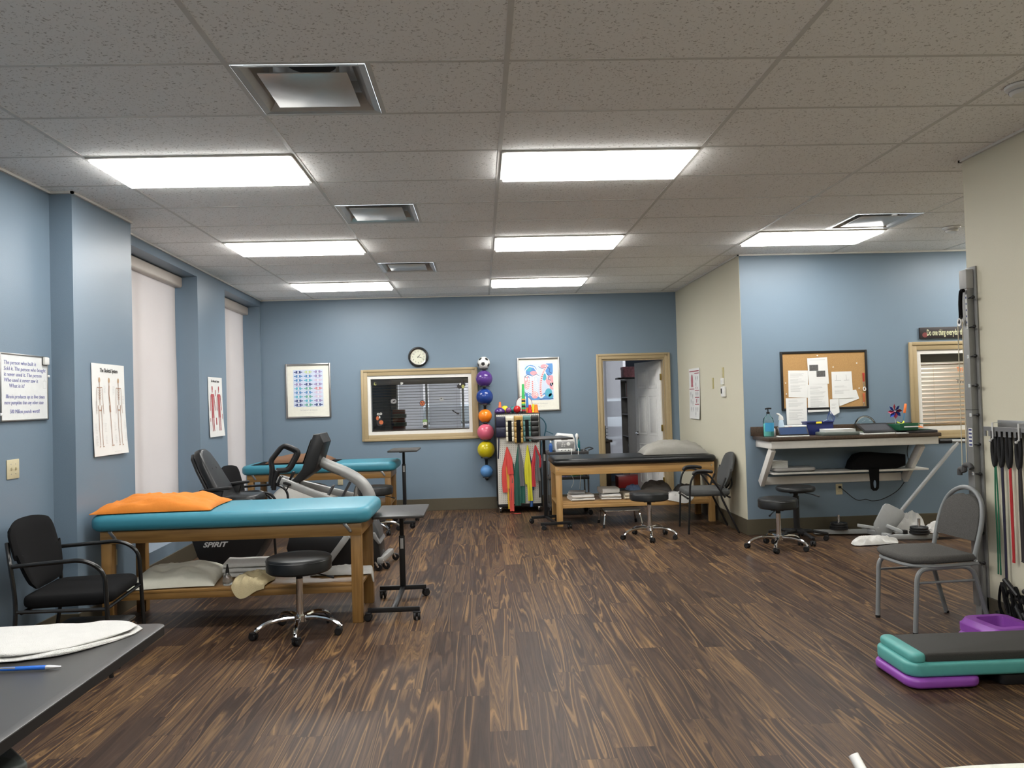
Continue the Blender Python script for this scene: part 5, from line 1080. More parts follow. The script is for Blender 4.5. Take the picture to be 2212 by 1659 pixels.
for i, p in enumerate(mast):
    d = (mast[min(i+1, len(mast)-1)]-mast[max(i-1, 0)]).normalized(); n_ = Vector((d.z, 0, -d.x)); q = .062-.012*i/len(mast)
    rings.append([t_.verts.new(p+n_*q*cos(a)*1.0+Vector((0, 1, 0))*.045*sin(a)) for a in [pi/4*k+pi/8 for k in range(8)]])
for A_, B_ in zip(rings, rings[1:]):
    for k in range(8): t_.faces.new((A_[k], A_[(k+1) % 8], B_[(k+1) % 8], B_[k]))
t_.faces.new(rings[0][::-1]); t_.faces.new(rings[-1]); bmesh.ops.recalc_face_normals(t_, faces=t_.faces); m._merge(t_)
m.build('mast', SIL, t, 50, T=W0)
m = MB(); m.prism([(-1.53, 1.245), (-1.47, 1.25), (-1.435, 1.17), (-1.515, .93), (-1.54, .90), (-1.665, .815), (-1.77, .80), (-1.69, .875), (-1.64, .935)], -7.53, -7.17, .014, T=yz); m.build('console', BLKP, t, 35, T=W0)
m = MB(); m.bar((-1.448, 7.35, 1.17), (-1.505, 7.35, .97), .30, .008, .002, up=(1, 0, .3)); m.build('console_back', DG, t, T=W0)
m = MB(); m.bar((-1.558, 7.35, 1.20), (-1.640, 7.35, .98), .28, .006, .002, up=(1, 0, .3)); m.build('screen', C('dark display', (.01, .012, .012)), t, T=W0)
for y, k in ((7.12, 0), (7.58, 1)):
    m = MB(); m.bar((-1.845-.1*k, y, .855-.03*k), (-1.25, y, .60+.03*k), .05, .062, .008); m.build('swing_arm', SIL, t, T=W0)
    m = MB(); m.bar((-1.25, y, .60), (-1.14, y, .40), .05, .05, .01); m.build('arm_link', DG, t, T=W0)
    m = MB(); H = TR(-.13*k, 0, -.03*k); m.tube(fillet([(-1.90, y, .80), (-1.885, y, .96), (-1.90, y, 1.02), (-1.78, y, 1.165), (-1.64, y, 1.10), (-1.735, y, .93), (-1.84, y, .93)], .045, 5), .021, 12, T=H); m.tube(fillet([(-1.84, y, .93), (-1.87, y, .86), (-1.88, y, .76)], .03), [.024]*8+[.020], 12, T=H); m.build('handle_loop', BLKP, t, T=W0)
    m = MB(); m.box(-1.835, -1.815, y-.032, y+.032, .795, .885, .004, T=TR(-1.82, 0, .84) @ RY(R(23)) @ TR(1.82, 0, -.84)); m.build('clamp_collar', BLKP, t, T=W0)
    m = MB(); m.tube(fillet([(-1.77, y-.036, .83), (-1.735, y-.036, .82), (-1.75, y-.036, .77), (-1.77, y-.036, .755)], .01), .006, 8); m.bar((-1.785, y-.04, .825), (-1.715, y-.04, .805), .006, .022, .003); m.build('lock_lever', BLKP, t, T=W0)
    m = MB(); m.bar((-1.46+.1*k, y+.08-.13*k, .60), (-1.36+.1*k, y+.08-.13*k, .78), .10, .018, .006, up=(1, 0, -.5)); m.bar((-1.46+.1*k, y+.08-.13*k, .60), (-1.53+.1*k, y+.08-.13*k, .615), .10, .018, .006); m.build('foot_pedal', DG, t, T=W0)
    m = MB(); m.bar((-1.42+.1*k, y+.06-.1*k, .62), (-1.20, y+.06-.1*k, .30), .03, .04, .006); m.build('pedal_arm', SIL, t, T=W0)
m = MB(); m.bar((-1.23, 7.13, .33), (-1.44, 7.13, .06), .035, .055, .006); m.build('floor_strut', SIL, t, T=W0)
m = MB(); m.bar((-.955, 7.16, .085), (-.905, 7.62, .085), .06, .055, .014); m.build('front_stabilizer', SIL, t, T=W0)
for (x, y) in ((-.90, 7.20), (-.86, 7.60), (-.965, 7.14)):
    m = MB(); m.lathe([(0, -.014), (.030, -.012), (.034, -.006), (.034, .006), (.030, .012), (0, .014)], 20, TR(x, y, .034) @ RX(pi/2+.1)); w_ = m.build('wheel', BLKP, t, T=W0); m = MB(); m.bar((x, y-.018, .036), (x-.03, y-.018, .085), .004, .016, .001, up=(0, 0, 1)); m.lathe([(0, 0), (.008, .001), (.006, .006), (0, .008)], 10, TR(x, y-.0145, .034) @ RX(pi/2)); m.build('hub_cap', CHR, w_, T=W0)
pillow('pillow', 'white pillow on the floor side shelf of the far turquoise table', (-2.22, 9.80, .292), .82, .42, .26, C('white pillowcase', (.62, .61, .57), .85, bump=.2, bscale=40), R(-2), 21, .012)
crumple('grey_cloth', 'ribbed grey cloth draped at the right of the far table shelf', (-1.50, 9.78, .345), .20, .22, .17, C('ribbed grey cloth', (.20, .19, .17), .9, bump=.5), R(20), 13, 'cloth')
o = MB().box(-.16, .16, -.14, .14, 0, .045, .008).build('folded_blanket', C('grey cloth base', (.25, .24, .22), .9), None); o.location = (-1.50, 9.78, .2905); tag(o, 'folded grey blanket under the ribbed cloth on the far table shelf', 'blanket')
# ---------------------------------------------------------------- wall counter and what stands on it
CT = 1.052
LAMB = pm('dark brown speckled laminate', (0.060, 0.040, 0.028), .3, var=.95, scale=75)
t = thing('wall_counter', 'wall-mounted brown laminate counter with white brackets and a lower shelf', 'counter', (3.78, 8.0, 0)); W0 = TR(-3.78, -8.0, 0); yb = YC-.0045
m = MB(); m.box(2.885, 4.665, 7.775, yb, CT-.038, CT, .005); m.build('worktop', LAMB, t, T=W0)
m = MB(); m.box(2.862, 4.64, yb-.02, yb, CT-.0, CT+.095, .004); m.build('backsplash', LAMB, t, T=W0)
m = MB(); m.box(2.915, 4.64, 7.79, 7.81, CT-.115, CT-.039, .002); m.box(2.915, 2.935, 7.81, yb, CT-.115, CT-.039, .002); m.box(4.62, 4.64, 7.81, yb, CT-.115, CT-.039, .002); m.build('apron', M['white_trim'], t, T=W0)
for x in (2.95, 4.50):
    m = MB(); m.bar((x, 7.86, CT-.116), (x, yb-.03, .545), .045, .085, .002, up=(0, 1, 0)); m.build('bracket', M['white_trim'], t, T=W0)
m = MB(); m.box(2.985, 4.62, 7.95, yb-.001, .660, .678, .002); m.build('lower_shelf', M['white_trim'], t, T=W0)
m = MB(); m.box(2.975, 4.475, yb-.022, yb, .530, .612, .002); m.build('wall_cleat', M['white_trim'], t, T=W0)
def item(name, label, cat, x, y, z, rz=0, group=None): return thing(name, label, cat, (x, y, z), rz, group)
Z0 = CT+.0006
t = item('soap_dispenser', 'clear pump bottle of blue-green hand sanitizer, left end of the counter', 'pump bottle', 2.965, 7.99, Z0)
m = MB(); bp_ = [(.050, 0), (.054, .006), (.054, .155), (.046, .19), (.020, .215), (.016, .235)]; m.grid(lambda u, v: Vector((bp_[min(5, round(v*5))][0]*cos(u*2*pi), bp_[min(5, round(v*5))][0]*sin(u*2*pi), bp_[min(5, round(v*5))][1])), 30, 5); m.build('bottle', M['thin'], t)
m = MB(); m.lathe([(0, .004), (.049, .004), (.050, .135), (0, .135)], 26); m.build('gel', C('aqua gel', (.22, .70, .66), .3), t)
m = MB(); 
for k in range(12):
    a0, a1 = R(-150+k*10), R(-150+(k+1)*10); m.ngon([(.0555*cos(a0), .0555*sin(a0), .055), (.0555*cos(a1), .0555*sin(a1), .055), (.0555*cos(a1), .0555*sin(a1), .145), (.0555*cos(a0), .0555*sin(a0), .145)])
m.build('label', C('blue label', (.04, .28, .50), .5), t)
m = MB(); m.cyl((0, 0, .235), (0, 0, .255), .017, 18); m.cyl((0, 0, .255), (0, 0, .285), .006, 12); m.tube([(-.03, -.012, .287), (.0, 0, .292), (.035, .0, .290)], .008, 10); m.build('pump', BLKP, t)
bottle('small_bottle', 'small white bottle between hand sanitizer and spray bottle', (3.045, 8.09, Z0), .028, .095, (.66, .66, .64), 'white bottle', caph=.02)
t = item('spray_bottle', 'slim white and pale blue spray bottle on the counter', 'spray bottle', 3.13, 8.07, Z0)
m = MB(); m.lathe([(0, 0), (.028, 0), (.030, .01), (.030, .10), (.022, .15), (.020, .165), (0, .165)], 20); m.build('body', C('pale blue plastic', (.50, .62, .75), .3), t)
m = MB(); m.prism([(-.024, .165), (.024, .165), (.018, .20), (-.02, .235), (-.045, .240), (-.045, .226), (-.02, .21)], -.014, .014, .004, T=RX(pi/2)); m.build('sprayer', WHITE, t)
m = MB(); m.box(-.012, .022, -.0315, -.029, .055, .065); m.build('label', C('blue label', (.04, .28, .50)), t)
t = item('tissue_box', 'white tissue box with green and pink edge on the counter', 'box', 3.265, 8.08, Z0)
m = MB(); m.box(-.115, .115, -.06, .06, 0, .105, .003); m.build('carton', WHITE, t)
m = MB(); m.box(-.02, .1155, -.0612, -.060, .0, .04); m.build('green_print', C('green print', (.30, .50, .12), .6), t, 0)
m = MB(); m.box(-.08, -.04, -.061, -.060, .075, .095); m.box(.09, .1155, -.0612, -.0602, .05, .07); m.build('pink_print', C('pink print', (.65, .12, .15), .6), t, 0)
t = item('tablet', 'blue-screened tablet device propped on a white base on the counter', 'tablet', 3.17, 7.87, Z0)
m = MB(); m.rbox(-.155, .155, -.055, .055, 0, .010, .015, .003); m.build('base', WHITE, t)
Q_ = TR(0, -.03, .012) @ RX(R(58))
m = MB(); m.box(-.155, .155, .0, .10, -.006, .006, .004, T=Q_); m.build('body', BLKP, t)
m = MB(); m.box(-.142, .142, .010, .092, .0062, .0072, T=Q_); m.build('screen', C('dim blue screen', (.035, .06, .13), .12), t, 0)
t = item('plastic_bin', 'navy blue plastic bin on the counter with a net sticking out', 'bin', 3.53, 8.10, Z0)
m = MB()
for (a, b_) in (((-.145, -.07), (.145, -.07)), ((.145, -.07), (.145, .07)), ((.145, .07), (-.145, .07)), ((-.145, .07), (-.145, -.07))):
    d = Vector((b_[0]-a[0], b_[1]-a[1], 0)); m.bar((a[0]*.94, a[1]*.94, .068), (b_[0]*.94, b_[1]*.94, .068), .006, .13, .001)
m.box(-.135, .135, -.065, .065, 0, .006); m.tube([(x, y, .134) for x, y in rrect(-.147, .147, -.075, .075, .02, 4)], .005, 8, closed=True); m.build('tub', C('navy plastic', (.010, .018, .11), .35), t)
m = MB(); m.box(-.05, .01, -.084, -.076, .118, .138, .003); m.build('yellow_clip', C('yellow plastic', (.80, .65, .03), .4), t)
t = item('toy_net', 'small blue mesh net leaning out of the navy bin', 'net', 3.60, 8.09, Z0+.12)
m = MB(); m.tube([(-.09, 0, -.02), (.03, 0, .035)], .003, 6); m.build('handle', C('light blue wire', (.35, .45, .65), .5), t)
m = MB(); lp = [(.03, 0, .035), (.05, 0, .105), (.065, 0, .125), (.085, 0, .09), (.115, 0, .055), (.10, 0, .02), (.06, 0, .015)]; m.tube(lp, .003, 6, closed=True); [m.tube([lp[i], lp[(i+k) % 7]], .0008, 4) for i in range(7) for k in (2, 3)]; m.build('net_loop', C('blue net', (.02, .05, .22), .6), t)
t = item('ring_binder', 'grey binder with a loose stack of white papers on it, centre of the counter', 'binder', 3.645, 7.90, Z0, R(-4))
m = MB(); m.rbox(-.19, .19, -.11, .11, 0, .034, .02, .008); m.build('cover', C('grey-green binder', (.11, .13, .12), .45), t)
m = MB(); 
for k in range(6): m.box(-.15+.008*nz(k, 1), .15+.01*nz(k, 3), -.09, .085, .0345+.005*k, .0385+.005*k, .001, T=RZ(.05*nz(k*1.7, 2)))
m.build('paper_stack', PAPER, t)
t = item('laptop', 'black tilted laptop-like tray with a dark keypad on the counter', 'laptop', 4.03, 7.90, Z0, R(3))
m = MB(); m.rbox(-.17, .17, -.105, .105, 0, .012, .01, .002); m.build('base_sheet', PAPER, t)
Q_ = TR(.02, -.08, .014) @ RX(R(24))
m = MB(); m.box(-.17, .17, 0, .20, 0, .014, .004, T=Q_); m.build('body', BLKP, t); m = MB(); m.box(-.145, .145, .03, .17, .0142, .0152, T=Q_); m.build('keypad', C('dark grey keys', (.04, .04, .045), .4, var=.5, scale=90), t, 0)
for i, (x, w_, l) in enumerate(((3.93, .24, 'loose white papers under the black tray on the counter'), (4.27, .10, 'fanned white papers between black tray and green binder'))):
    m = MB(); [m.box(-w_/2, w_/2, -.09, .09, .0016*k, .0016*k+.0012, T=RZ(.09*nz(k*2.3+i, 5))) for k in range(6 if i else 3)]; o = m.build('loose_papers', PAPER, None, 0); o.location = (x if i else 3.80, 7.86 if i else 8.02, Z0); o.rotation_euler.z = R(-6+9*i); tag(o, l, 'papers')
t = item('clear_dome', 'clear plastic dome container with small dark things inside', 'container', 4.055, 8.13, Z0+.0)
CLRT = M['glass']
m = MB(); m.lathe([(0, 0), (.10, 0), (.108, .006), (.108, .010), (0, .010)], 36); m.build('tray', WHITE, t); m = MB(); m.grid(lambda u, v: Vector((.11*cos(u*2*pi), .11*sin(u*2*pi), .010+.050*v)), 40, 2); m.build('side_wall', M['thin'], t); m = MB(); m.grid(lambda u, v: Vector((.11*sin(v*pi/2)*cos(u*2*pi), .11*sin(v*pi/2)*sin(u*2*pi), .060+.125*cos(v*pi/2))), 40, 14); m.build('dome', M['thin'], t)
m = MB(); m.ball((-.03, -.02, .04), .028); m.build('green_content', C('green content', (.12, .22, .04), .5), t); m = MB(); m.box(.02, .06, -.04, 0, .02, .09, .01); m.build('dark_content', BLKP, t)
t = item('ring_binder', 'green ring binder lying open-ended on a black folder, right end of the counter', 'binder', 4.42, 7.93, Z0+.0315, R(2))
GRN = C('dark green binder', (.008, .075, .035), .35)
m = MB(); m.box(-.17, .15, -.12, .12, 0, .004, .001); m.box(-.17, .15, -.12, .12, .058, .062, .001); m.box(-.174, -.170, -.12, .12, 0, .062, .001); m.box(-.174, .02, -.124, -.12, .0, .072, .001); m.build('cover', GRN, t)
m = MB(); m.box(-.13, .02, -.1255, -.124, .030, .042, .0005); m.build('spine_label', PAPER, t, 0)
m = MB(); m.grid(lambda u, v: Vector((-.12+.34*u, -.105+.20*v, .010+.042*(1-u)**1.5+.006*sin(u*5)*v)), 14, 8, .008); m.grid(lambda u, v: Vector((-.12+.32*u, -.11+.20*v, .008+.020*(1-u)**1.5)), 12, 6, .006); m.build('pages', PAPER, t, 60)
m = MB(); [m.tube([(-.02+.02*cos(a), y, .03+.022*sin(a)) for a in [pi*k/8 for k in range(9)]], .002, 6) for y in (-.11, 0, .09)]; m.build('rings', CHR, t)
t = item('folder', 'black folder under the green binder at the right end of the counter', 'folder', 4.49, 7.93, Z0, R(-2)); m = MB(); m.box(-.16, .16, -.12, .12, 0, .028, .006); m.build('cover', C('charcoal folder', (.03, .03, .035), .5), t); m = MB(); m.box(-.14, .163, -.112, .112, .006, .020); m.build('sheets', PAPER, t)
t = item('pen_cup', 'black cup holding a pinwheel, pens and an orange marker on the counter', 'pen cup', 4.42, 8.13, Z0); m = MB(); m.lathe([(0, 0), (.038, 0), (.042, .10), (.038, .10), (.035, .006), (0, .006)], 24); m.build('cup', BLKP, t)
m = MB(); m.tube(curve([(-.035, -.03, .105), (0, -.045, .085), (.03, -.035, .10), (.045, -.01, .11)], 5), .008, 8); m.build('yellow_band', C('yellow-green band', (.62, .70, .05), .5), t)
t = item('pinwheel', 'shiny red and blue foil pinwheel standing in the pen cup', 'pinwheel', 4.36, 8.10, Z0+.22)
PB, PR = C('blue foil', (.02, .05, .32), .22, metal=.7), C('red foil', (.38, .05, .09), .22, metal=.7)
m = MB(); m.tube([(.02, .01, -.20), (0, .008, -.01)], .0025, 6); m.build('stick', WHITE, t)
for k in range(8):
    a = 2*pi*k/8; m = MB(); P_ = lambda r, q, y: Vector((r*cos(a+q), y, r*sin(a+q)))
    m.ngon([Vector((0, 0, 0)), P_(.05, -.25, -.004), P_(.080, .05, -.010), P_(.055, .42, -.022)]); m.ngon([Vector((0, -.004, 0)), P_(.055, .42, -.022), P_(.03, .62, -.024)]); m.build('vane', PB if k % 2 else PR, t, 0)
m = MB(); m.ball((0, -.014, 0), .007, 10, 8); m.build('pin', WHITE, t)
t = item('marker', 'orange-capped marker standing in the pen cup', 'marker', 4.455, 8.13, Z0+.01); Q_ = RY(R(9)); m = MB(); m.lathe([(0, 0), (.010, 0), (.010, .20), (0, .20)], 14, Q_); m.build('barrel', C('blue-grey barrel', (.10, .22, .36), .4), t); m = MB(); m.lathe([(.011, .19), (.013, .195), (.013, .285), (.010, .29), (0, .29)], 14, Q_); m.build('cap', C('orange cap', (.88, .20, .04), .4), t)
t = item('orange_toy', 'small orange roundish object on the papers at the counter end', 'toy', 4.64, 8.12, Z0+.000); m = MB(); m.ball((0, 0, .03), .034, 18, 12, (1, .8, .85)); m.build('body', C('orange cap', (.88, .20, .04)), t)
# lower shelf
ZS = .6785
t = item('digital_scale', 'flat white and grey bathroom-style scale on the left of the lower shelf', 'scale', 3.23, 8.09, ZS); m = MB(); m.rbox(-.215, .215, -.13, .13, .012, .045, .05, .012); m.build('platform', C('light grey platform', (.50, .49, .48), .35), t, 50); m = MB(); m.rbox(-.20, .20, -.115, .115, 0, .013, .04, .004); m.build('base', DG, t)
m = MB()
for k in range(7): m.box(-.10+.006*nz(k, 2), .07+.008*nz(k, 7), -.10, .07, .0105*k, .0105*k+.0095, .002, T=RZ(.05*nz(k*3.1, 1)))
o = m.build('booklet_stack', PAPER, None); o.location = (3.09, 8.10, ZS+.0455); tag(o, 'stack of white booklets on the scale, lower shelf left end', 'booklets')
t = item('support_brace', 'black fabric brace with a looped strap hanging from the lower shelf', 'brace', 4.12, 8.10, ZS)
m = MB(); m.prism([(-.29, .004), (-.26, .09), (-.21, .15), (-.12, .172), (.0, .170), (.17, .150), (.285, .145), (.285, .03), (.20, .004)], -.08, .12, .025, T=RX(pi/2)); m.build('body', BLKF, t, 60)
m = MB(); m.prism([(-.14, .012), (-.03, .012), (-.035, -.13), (-.04, -.19), (-.065, -.215), (-.10, -.215), (-.125, -.19), (-.13, -.12)][::-1], .154, .162, .003, T=RX(pi/2)); m.box(-.14, -.03, -.161, -.075, .004, .012, .002)
m.build('strap', BLKF, t, 60); m = MB(); disc(m, -.083, -.145, .014, .042, .1625, 14); m.build('strap_opening', C('blue-grey gap', (.16, .22, .30), .6), t, 0)
o = MB().tube(curve([(3.80, 8.215, .478), (3.84, 8.20, .44), (3.93, 8.19, .36), (3.99, 8.19, .335), (4.06, 8.19, .345), (4.13, 8.19, .325), (4.24, 8.19, .34), (4.40, 8.19, .42), (4.50, 8.195, .53), (4.53, 8.20, .60), (4.56, 8.225, .72), (4.55, 8.225, .83), (4.57, 8.225, .93)], 8), .004, 8).build('power_cord', BLKP, None); tag(o, 'black power cord drooping from the outlet under the counter', 'cord')
o = MB().box(-.012, .012, -.03, 0, -.012, .012, .004).build('plug', BLKP, None); o.location = (3.80, 8.236, .479); tag(o, 'black plug in the outlet below the counter', 'plug')
# cork board
t = on_wall('cork_board', 'black-framed cork board pinned with papers above the counter', 'notice board', 'counter', 3.68, 1.625, .0005)
CORK = pm('cork', (.40, .23, .085), .8, var=.35, scale=220)
m = MB(); m.box(-.45, .45, -.012, 0, -.30, .30); m.build('cork_panel', CORK, t, 0)
m = MB(); f = .024
for q in ((-.472, -.472+f, -.315, .315), (.472-f, .472, -.315, .315), (-.472+f, .472-f, .315-f, .315), (-.472+f, .472-f, -.315, -.315+f)): m.box(q[0], q[1], -.02, 0, q[2], q[3], .003)
m.build('frame', BLKP, t)
def px2(x, y): # corner of a sheet in board metres
    return ((x-1778)/197*1.0, -(y-821)/197*1.0)
SH = [('left sheet with typed text on the cork board', [(1701, 799), (1744, 800), (1741, 857), (1700, 855)], .014, 1), ('top centre sheet with two dark photos on the cork board', [(1742, 774), (1785, 773), (1787, 829), (1744, 830)], .0185, 2), ('centre sheet hanging below the cork board frame', [(1741, 830), (1784, 829), (1785, 887), (1740, 888)], .017, 3),
      ('lower left sheet hanging over the cork board edge', [(1693, 857), (1738, 857), (1737, 913), (1694, 913)], .022, 4), ('right sheet with small diagrams on the cork board', [(1793, 804), (1836, 804), (1838, 860), (1793, 861)], .020, 5), ('small folded slip hanging from the cork board', [(1787, 862), (1806, 861), (1807, 890), (1795, 896), (1787, 892)], .023, 6), ('tilted sheet at the lower right of the cork board', [(1806, 846), (1845, 843), (1851, 862), (1808, 877)], .016, 7)]
for lb, pts, off, k in SH:
    P4 = [px2(*p) for p in pts]; cx = sum(p[0] for p in P4)/len(P4); cz = sum(p[1] for p in P4)/len(P4)
    s = on_wall('pinned_paper', 'white ' + lb, 'paper', 'counter', 3.68+cx, 1.625+cz, off, 'papers on the cork board')
    m = MB(); m.prism([(p[0]-cx, p[1]-cz) for p in P4], 0, .0008, T=RX(pi/2)); m.build('sheet', PAPER, s, 0)
    w_ = .17 if k not in (6, 7) else .06; h_ = .24 if k not in (6, 7) else .08; m = MB(); rr = random.Random(k); z = h_/2
    while z > -h_/2+.03:
        if rr.random() > .22 and not (k == 2 and z < .09) and not (k == 5 and z > 0): ink(m, [[(-w_/2, z), (-w_/2+w_*(.5+.5*rr.random()), z)]], .0012, .0030)
        z -= .011
    if k == 5: ink(m, [[(-.08, .05), (-.01, .05)], [(.02, .05), (.08, .05)], [(-.06, .05), (-.06, .11)], [(.05, .05), (.045, .11)]], .0012, .004)
    m.build('typed_lines', INKL, s, 0)
    if k == 2:
        for x, z in ((-.045, .035), (.03, -.03)): m = MB(); m.ngon([(x-.048, -.0014, z-.032), (x+.048, -.0014, z-.032), (x+.048, -.0014, z+.032), (x-.048, -.0014, z+.032)]); ph = m.build('photo', C('grey photo', (.10, .10, .10), .5, var=.8, scale=60), s, 0)
for i, (x, y) in enumerate(((1764, 769), (1848, 787), (1797, 794), (1851, 840), (1694, 825), (1695, 848))):
    X, Z = px2(x, y); s = on_wall('push_pin', ['white push pin above the photo sheet', 'white push pin at the upper right of the cork', 'white push pin right of the photo sheet', 'white push pin at the lower right of the cork', 'upper white push pin at the left edge of the cork', 'lower white push pin at the left edge of the cork'][i], 'push pin', 'counter', 3.68+X, 1.625+Z, .0125, 'push pins on the cork board'); m = MB(); m.lathe([(0, 0), (.004, .0), (.003, .006), (.0065, .010), (.006, .013), (0, .013)], 10, RX(pi/2)); m.build('head', WHITE, s)
for i, (x, y0_, y1_, c_, l) in enumerate(((1862, 808, 830, (.42, .04, .03), 'red key tag hanging on the right of the cork board'), (1861, 851, 876, (.50, .12, .05), 'orange-red lanyard with keys at the lower right of the cork board'))):
    X, Z = px2(x, y0_); s = on_wall('key_tag', l, 'keys', 'counter', 3.68+X, 1.625+Z, .014); m = MB(); m.prism([(-.012, 0), (.012, 0), (.006, -.095), (-.006, -.095)][::-1], 0, .006, .002, T=RX(pi/2)); m.build('tag', C('tag%d' % i, c_, .4), s); m = MB(); m.tube([(.010*cos(a), -.003, -.108+.012*sin(a)) for a in [2*pi*k/12 for k in range(12)]], .0015, 5, closed=True); m.box(-.004, .004, -.005, -.002, -.155, -.118, .001); m.build('key', STEEL, s)
X, Z = px2(1863, 842); s = on_wall('white_clip', 'oval white tag hanging between the red key tags', 'tag', 'counter', 3.68+X, 1.625+Z, .014); m = MB(); m.tube([(.013*cos(a), -.004, .020*sin(a)) for a in [2*pi*k/16 for k in range(16)]], .005, 8, closed=True); m.build('ring', WHITE, s); m = MB(); m.tube([(0, -.004, .02), (0, -.004, .035)], .002, 6); m.build('loop', INK, s)
# sign
t = on_wall('wall_sign', 'dark wooden sign with pale lettering above the right window', 'sign', 'counter', 5.15, 2.10, .0005); m = MB(); m.box(-.41, .41, -.022, 0, -.058, .062, .004); m.build('board', C('dark sign board', (.018, .013, .014), .5), t); text('Do one thing everyday that scares you', .092, wallT(-.335, -.026, .0225), C('pale yellow lettering', (.62, .62, .40), .6), t, 'lettering', width=.60, thick=.0008, bold=.0008)
m = MB(); disc(m, -.355, -.02, .03, .028, .0226, 12); m.build('painted_mark', C('dark red mark', (.16, .03, .03), .6), t, 0)

# ---------------------------------------------------------------- pulley tower on the near right wall
TG = C('satin aluminium tower', (.235, .235, .23), .42, metal=.3); TGL = C('light grey cap', (.38, .38, .37), .4)
t = thing('pulley_tower', 'tall grey wall-mounted pulley tower with numbered pegs at the wall corner', 'pulley tower', (3.17, 4.90, 0)); W0 = TR(-3.17, -4.90, 0)
m = MB(); m.box(3.188, XR-.0005, 4.875, 4.975, .02, 2.28, .002); m.build('back_plate', TG, t, T=W0)
m = MB(); m.box(3.145, 3.188, 4.900, 4.968, .10, 2.24, .005); m.build('channel', TG, t, T=W0)
m = MB(); m.box(3.139, 3.188, 4.895, 4.971, 2.14, 2.262, .004); m.build('top_cap', TGL, t, T=W0)
m = MB(); m.box(3.143, 3.1885, 4.898, 4.970, 1.355, 1.359); m.build('joint_line', INK, t, T=W0)
m = MB(); m.prism([(0, 0), (.045, 0), (.02, .34), (.0, .34)], -.03, .03, .006, T=Matrix(((-1, 0, 0, 3.187), (0, 0, 1, 4.915), (0, 1, 0, .03), (0, 0, 0, 1)))); m.build('base_foot', TG, t, T=W0)
zs = [2.075-.188*k for k in range(11)]
for k, z in enumerate(zs):
    if z < .3: continue
    m = MB(); m.tube([(3.152, 4.901, z), (3.154, 4.885, z+.001), (3.156, 4.868, z+.002)], [.0035, .005, .006], 8); m.ball((3.158, 4.862, z+.002), .0115, 14, 10, (1, 1.2, 1)); m.build('peg', BLKP, t, T=W0)
    if k: m = MB(); m.box(3.1435, 3.145, 4.905, 4.925, z-.010, z+.012); q = m.build('number_tag', PAPER, t, 0, T=W0); s = text(str(k), .014, TR(3.1431, 4.921, z-.005) @ RZ(-pi/2) @ RX(pi/2), C('blue label', (.04, .28, .5)), q, 'number'); s.data.transform(W0)
for (z0, z1, y0_, y1_, c_) in ((1.90, 2.10, 4.903, 4.920, 1), (1.12, 1.24, 4.905, 4.942, 0)):
    m = MB(); m.box(3.1432, 3.145, y0_, y1_, z0, z1); q = m.build('instruction_label', PAPER, t, 0, T=W0); m = MB(); n_ = 5
    for i in range(n_): zz = z1-(i+.5)*(z1-z0)/n_; m.box(3.1425, 3.1432, y0_+.004, y1_-.004, zz-.006, zz+.006)
    m.build('printed_blocks', C('navy print', (.05, .06, .20), .6), q, 0, T=W0)
t = thing('pulley_strap', 'black strap with a white pulley wheel and two ropes hanging on the tower', 'pulley', (3.115, 4.92, 2.10)); W0 = TR(-3.115, -4.92, -2.10)
m = MB(); m.tube(curve([(3.122, 4.90, 2.125), (3.121, 4.925, 2.12), (3.120, 4.935, 2.05), (3.120, 4.935, 1.955)], 6), .012, 10); m.build('strap', BLKF, t, T=W0)
m = MB(); m.lathe([(.010, -.006), (.026, -.008), (.022, 0), (.026, .008), (.010, .006)], 24, TR(3.118, 4.940, 1.925) @ RZ(-.1) @ RY(pi/2)); m.build('wheel', WHITE, t, T=W0)
m = MB(); m.lathe([(0, -.010), (.010, -.010), (.010, .010), (0, .010)], 14, TR(3.118, 4.940, 1.925) @ RY(pi/2)); m.bar((3.120, 4.935, 1.97), (3.118, 4.940, 1.925), .016, .022, .003, up=(0, 1, 0)); m.build('wheel_fork', BLKP, t, T=W0)
for y, z in ((4.965, .985), (4.917, 1.015)): m = MB(); m.tube([(3.117, y, 1.925), (3.110, y+.004, z)], .003, 6); m.build('rope', C('cream rope', (.55, .50, .38), .8), t, T=W0)
for y, z, s in ((4.968, .955, 1), (4.915, .985, 2)):
    m = MB(); m.tube(curve([(3.10, y+.015, z-.02), (3.10, y+.01, z+.015), (3.10, y-.02*s, z+.02), (3.10, y-.03*s, z)], 5), .0165, 12); m.build('foam_handle', C('dark grey foam', (.05, .05, .052), .7), t, T=W0)
# tubing rack
t = on_wall('tubing_rack', 'slotted grey metal rack on the right wall with white hooks', 'wall rack', 'east', 4.30, 1.25, .0005); 
m = MB(); m.box(-.43, .9, -.004, 0, -.01, .045, .001); m.build('wall_plate', STEEL, t)
m = MB(); m.box(-.42, .9, -.047, -.004, -.004, 0, .001); m.build('ledge', STEEL, t)
m = MB(); m.box(-.50, .9, -.050, -.046, -.022, .004, .0005)
for k in range(30): m.box(-.50+.046*k, -.50+.046*k+.024, -.050, -.046, -.055, -.022)
m.build('slotted_lip', STEEL, t, 0)
for x in (-.405, -.17, .12, .45): m = MB(); m.box(x-.006, x+.006, -.058, -.052, -.070, .030, .002); m.box(x-.006, x+.006, -.058, -.004, .027, .031, .001); m.tube([(x, -.055, -.066), (x, -.070, -.078)], .005, 8); m.ball((x, -.072, -.080), .009, 12, 8); m.build('white_hook', C('pale metal hook', (.5, .5, .49), .35), t)
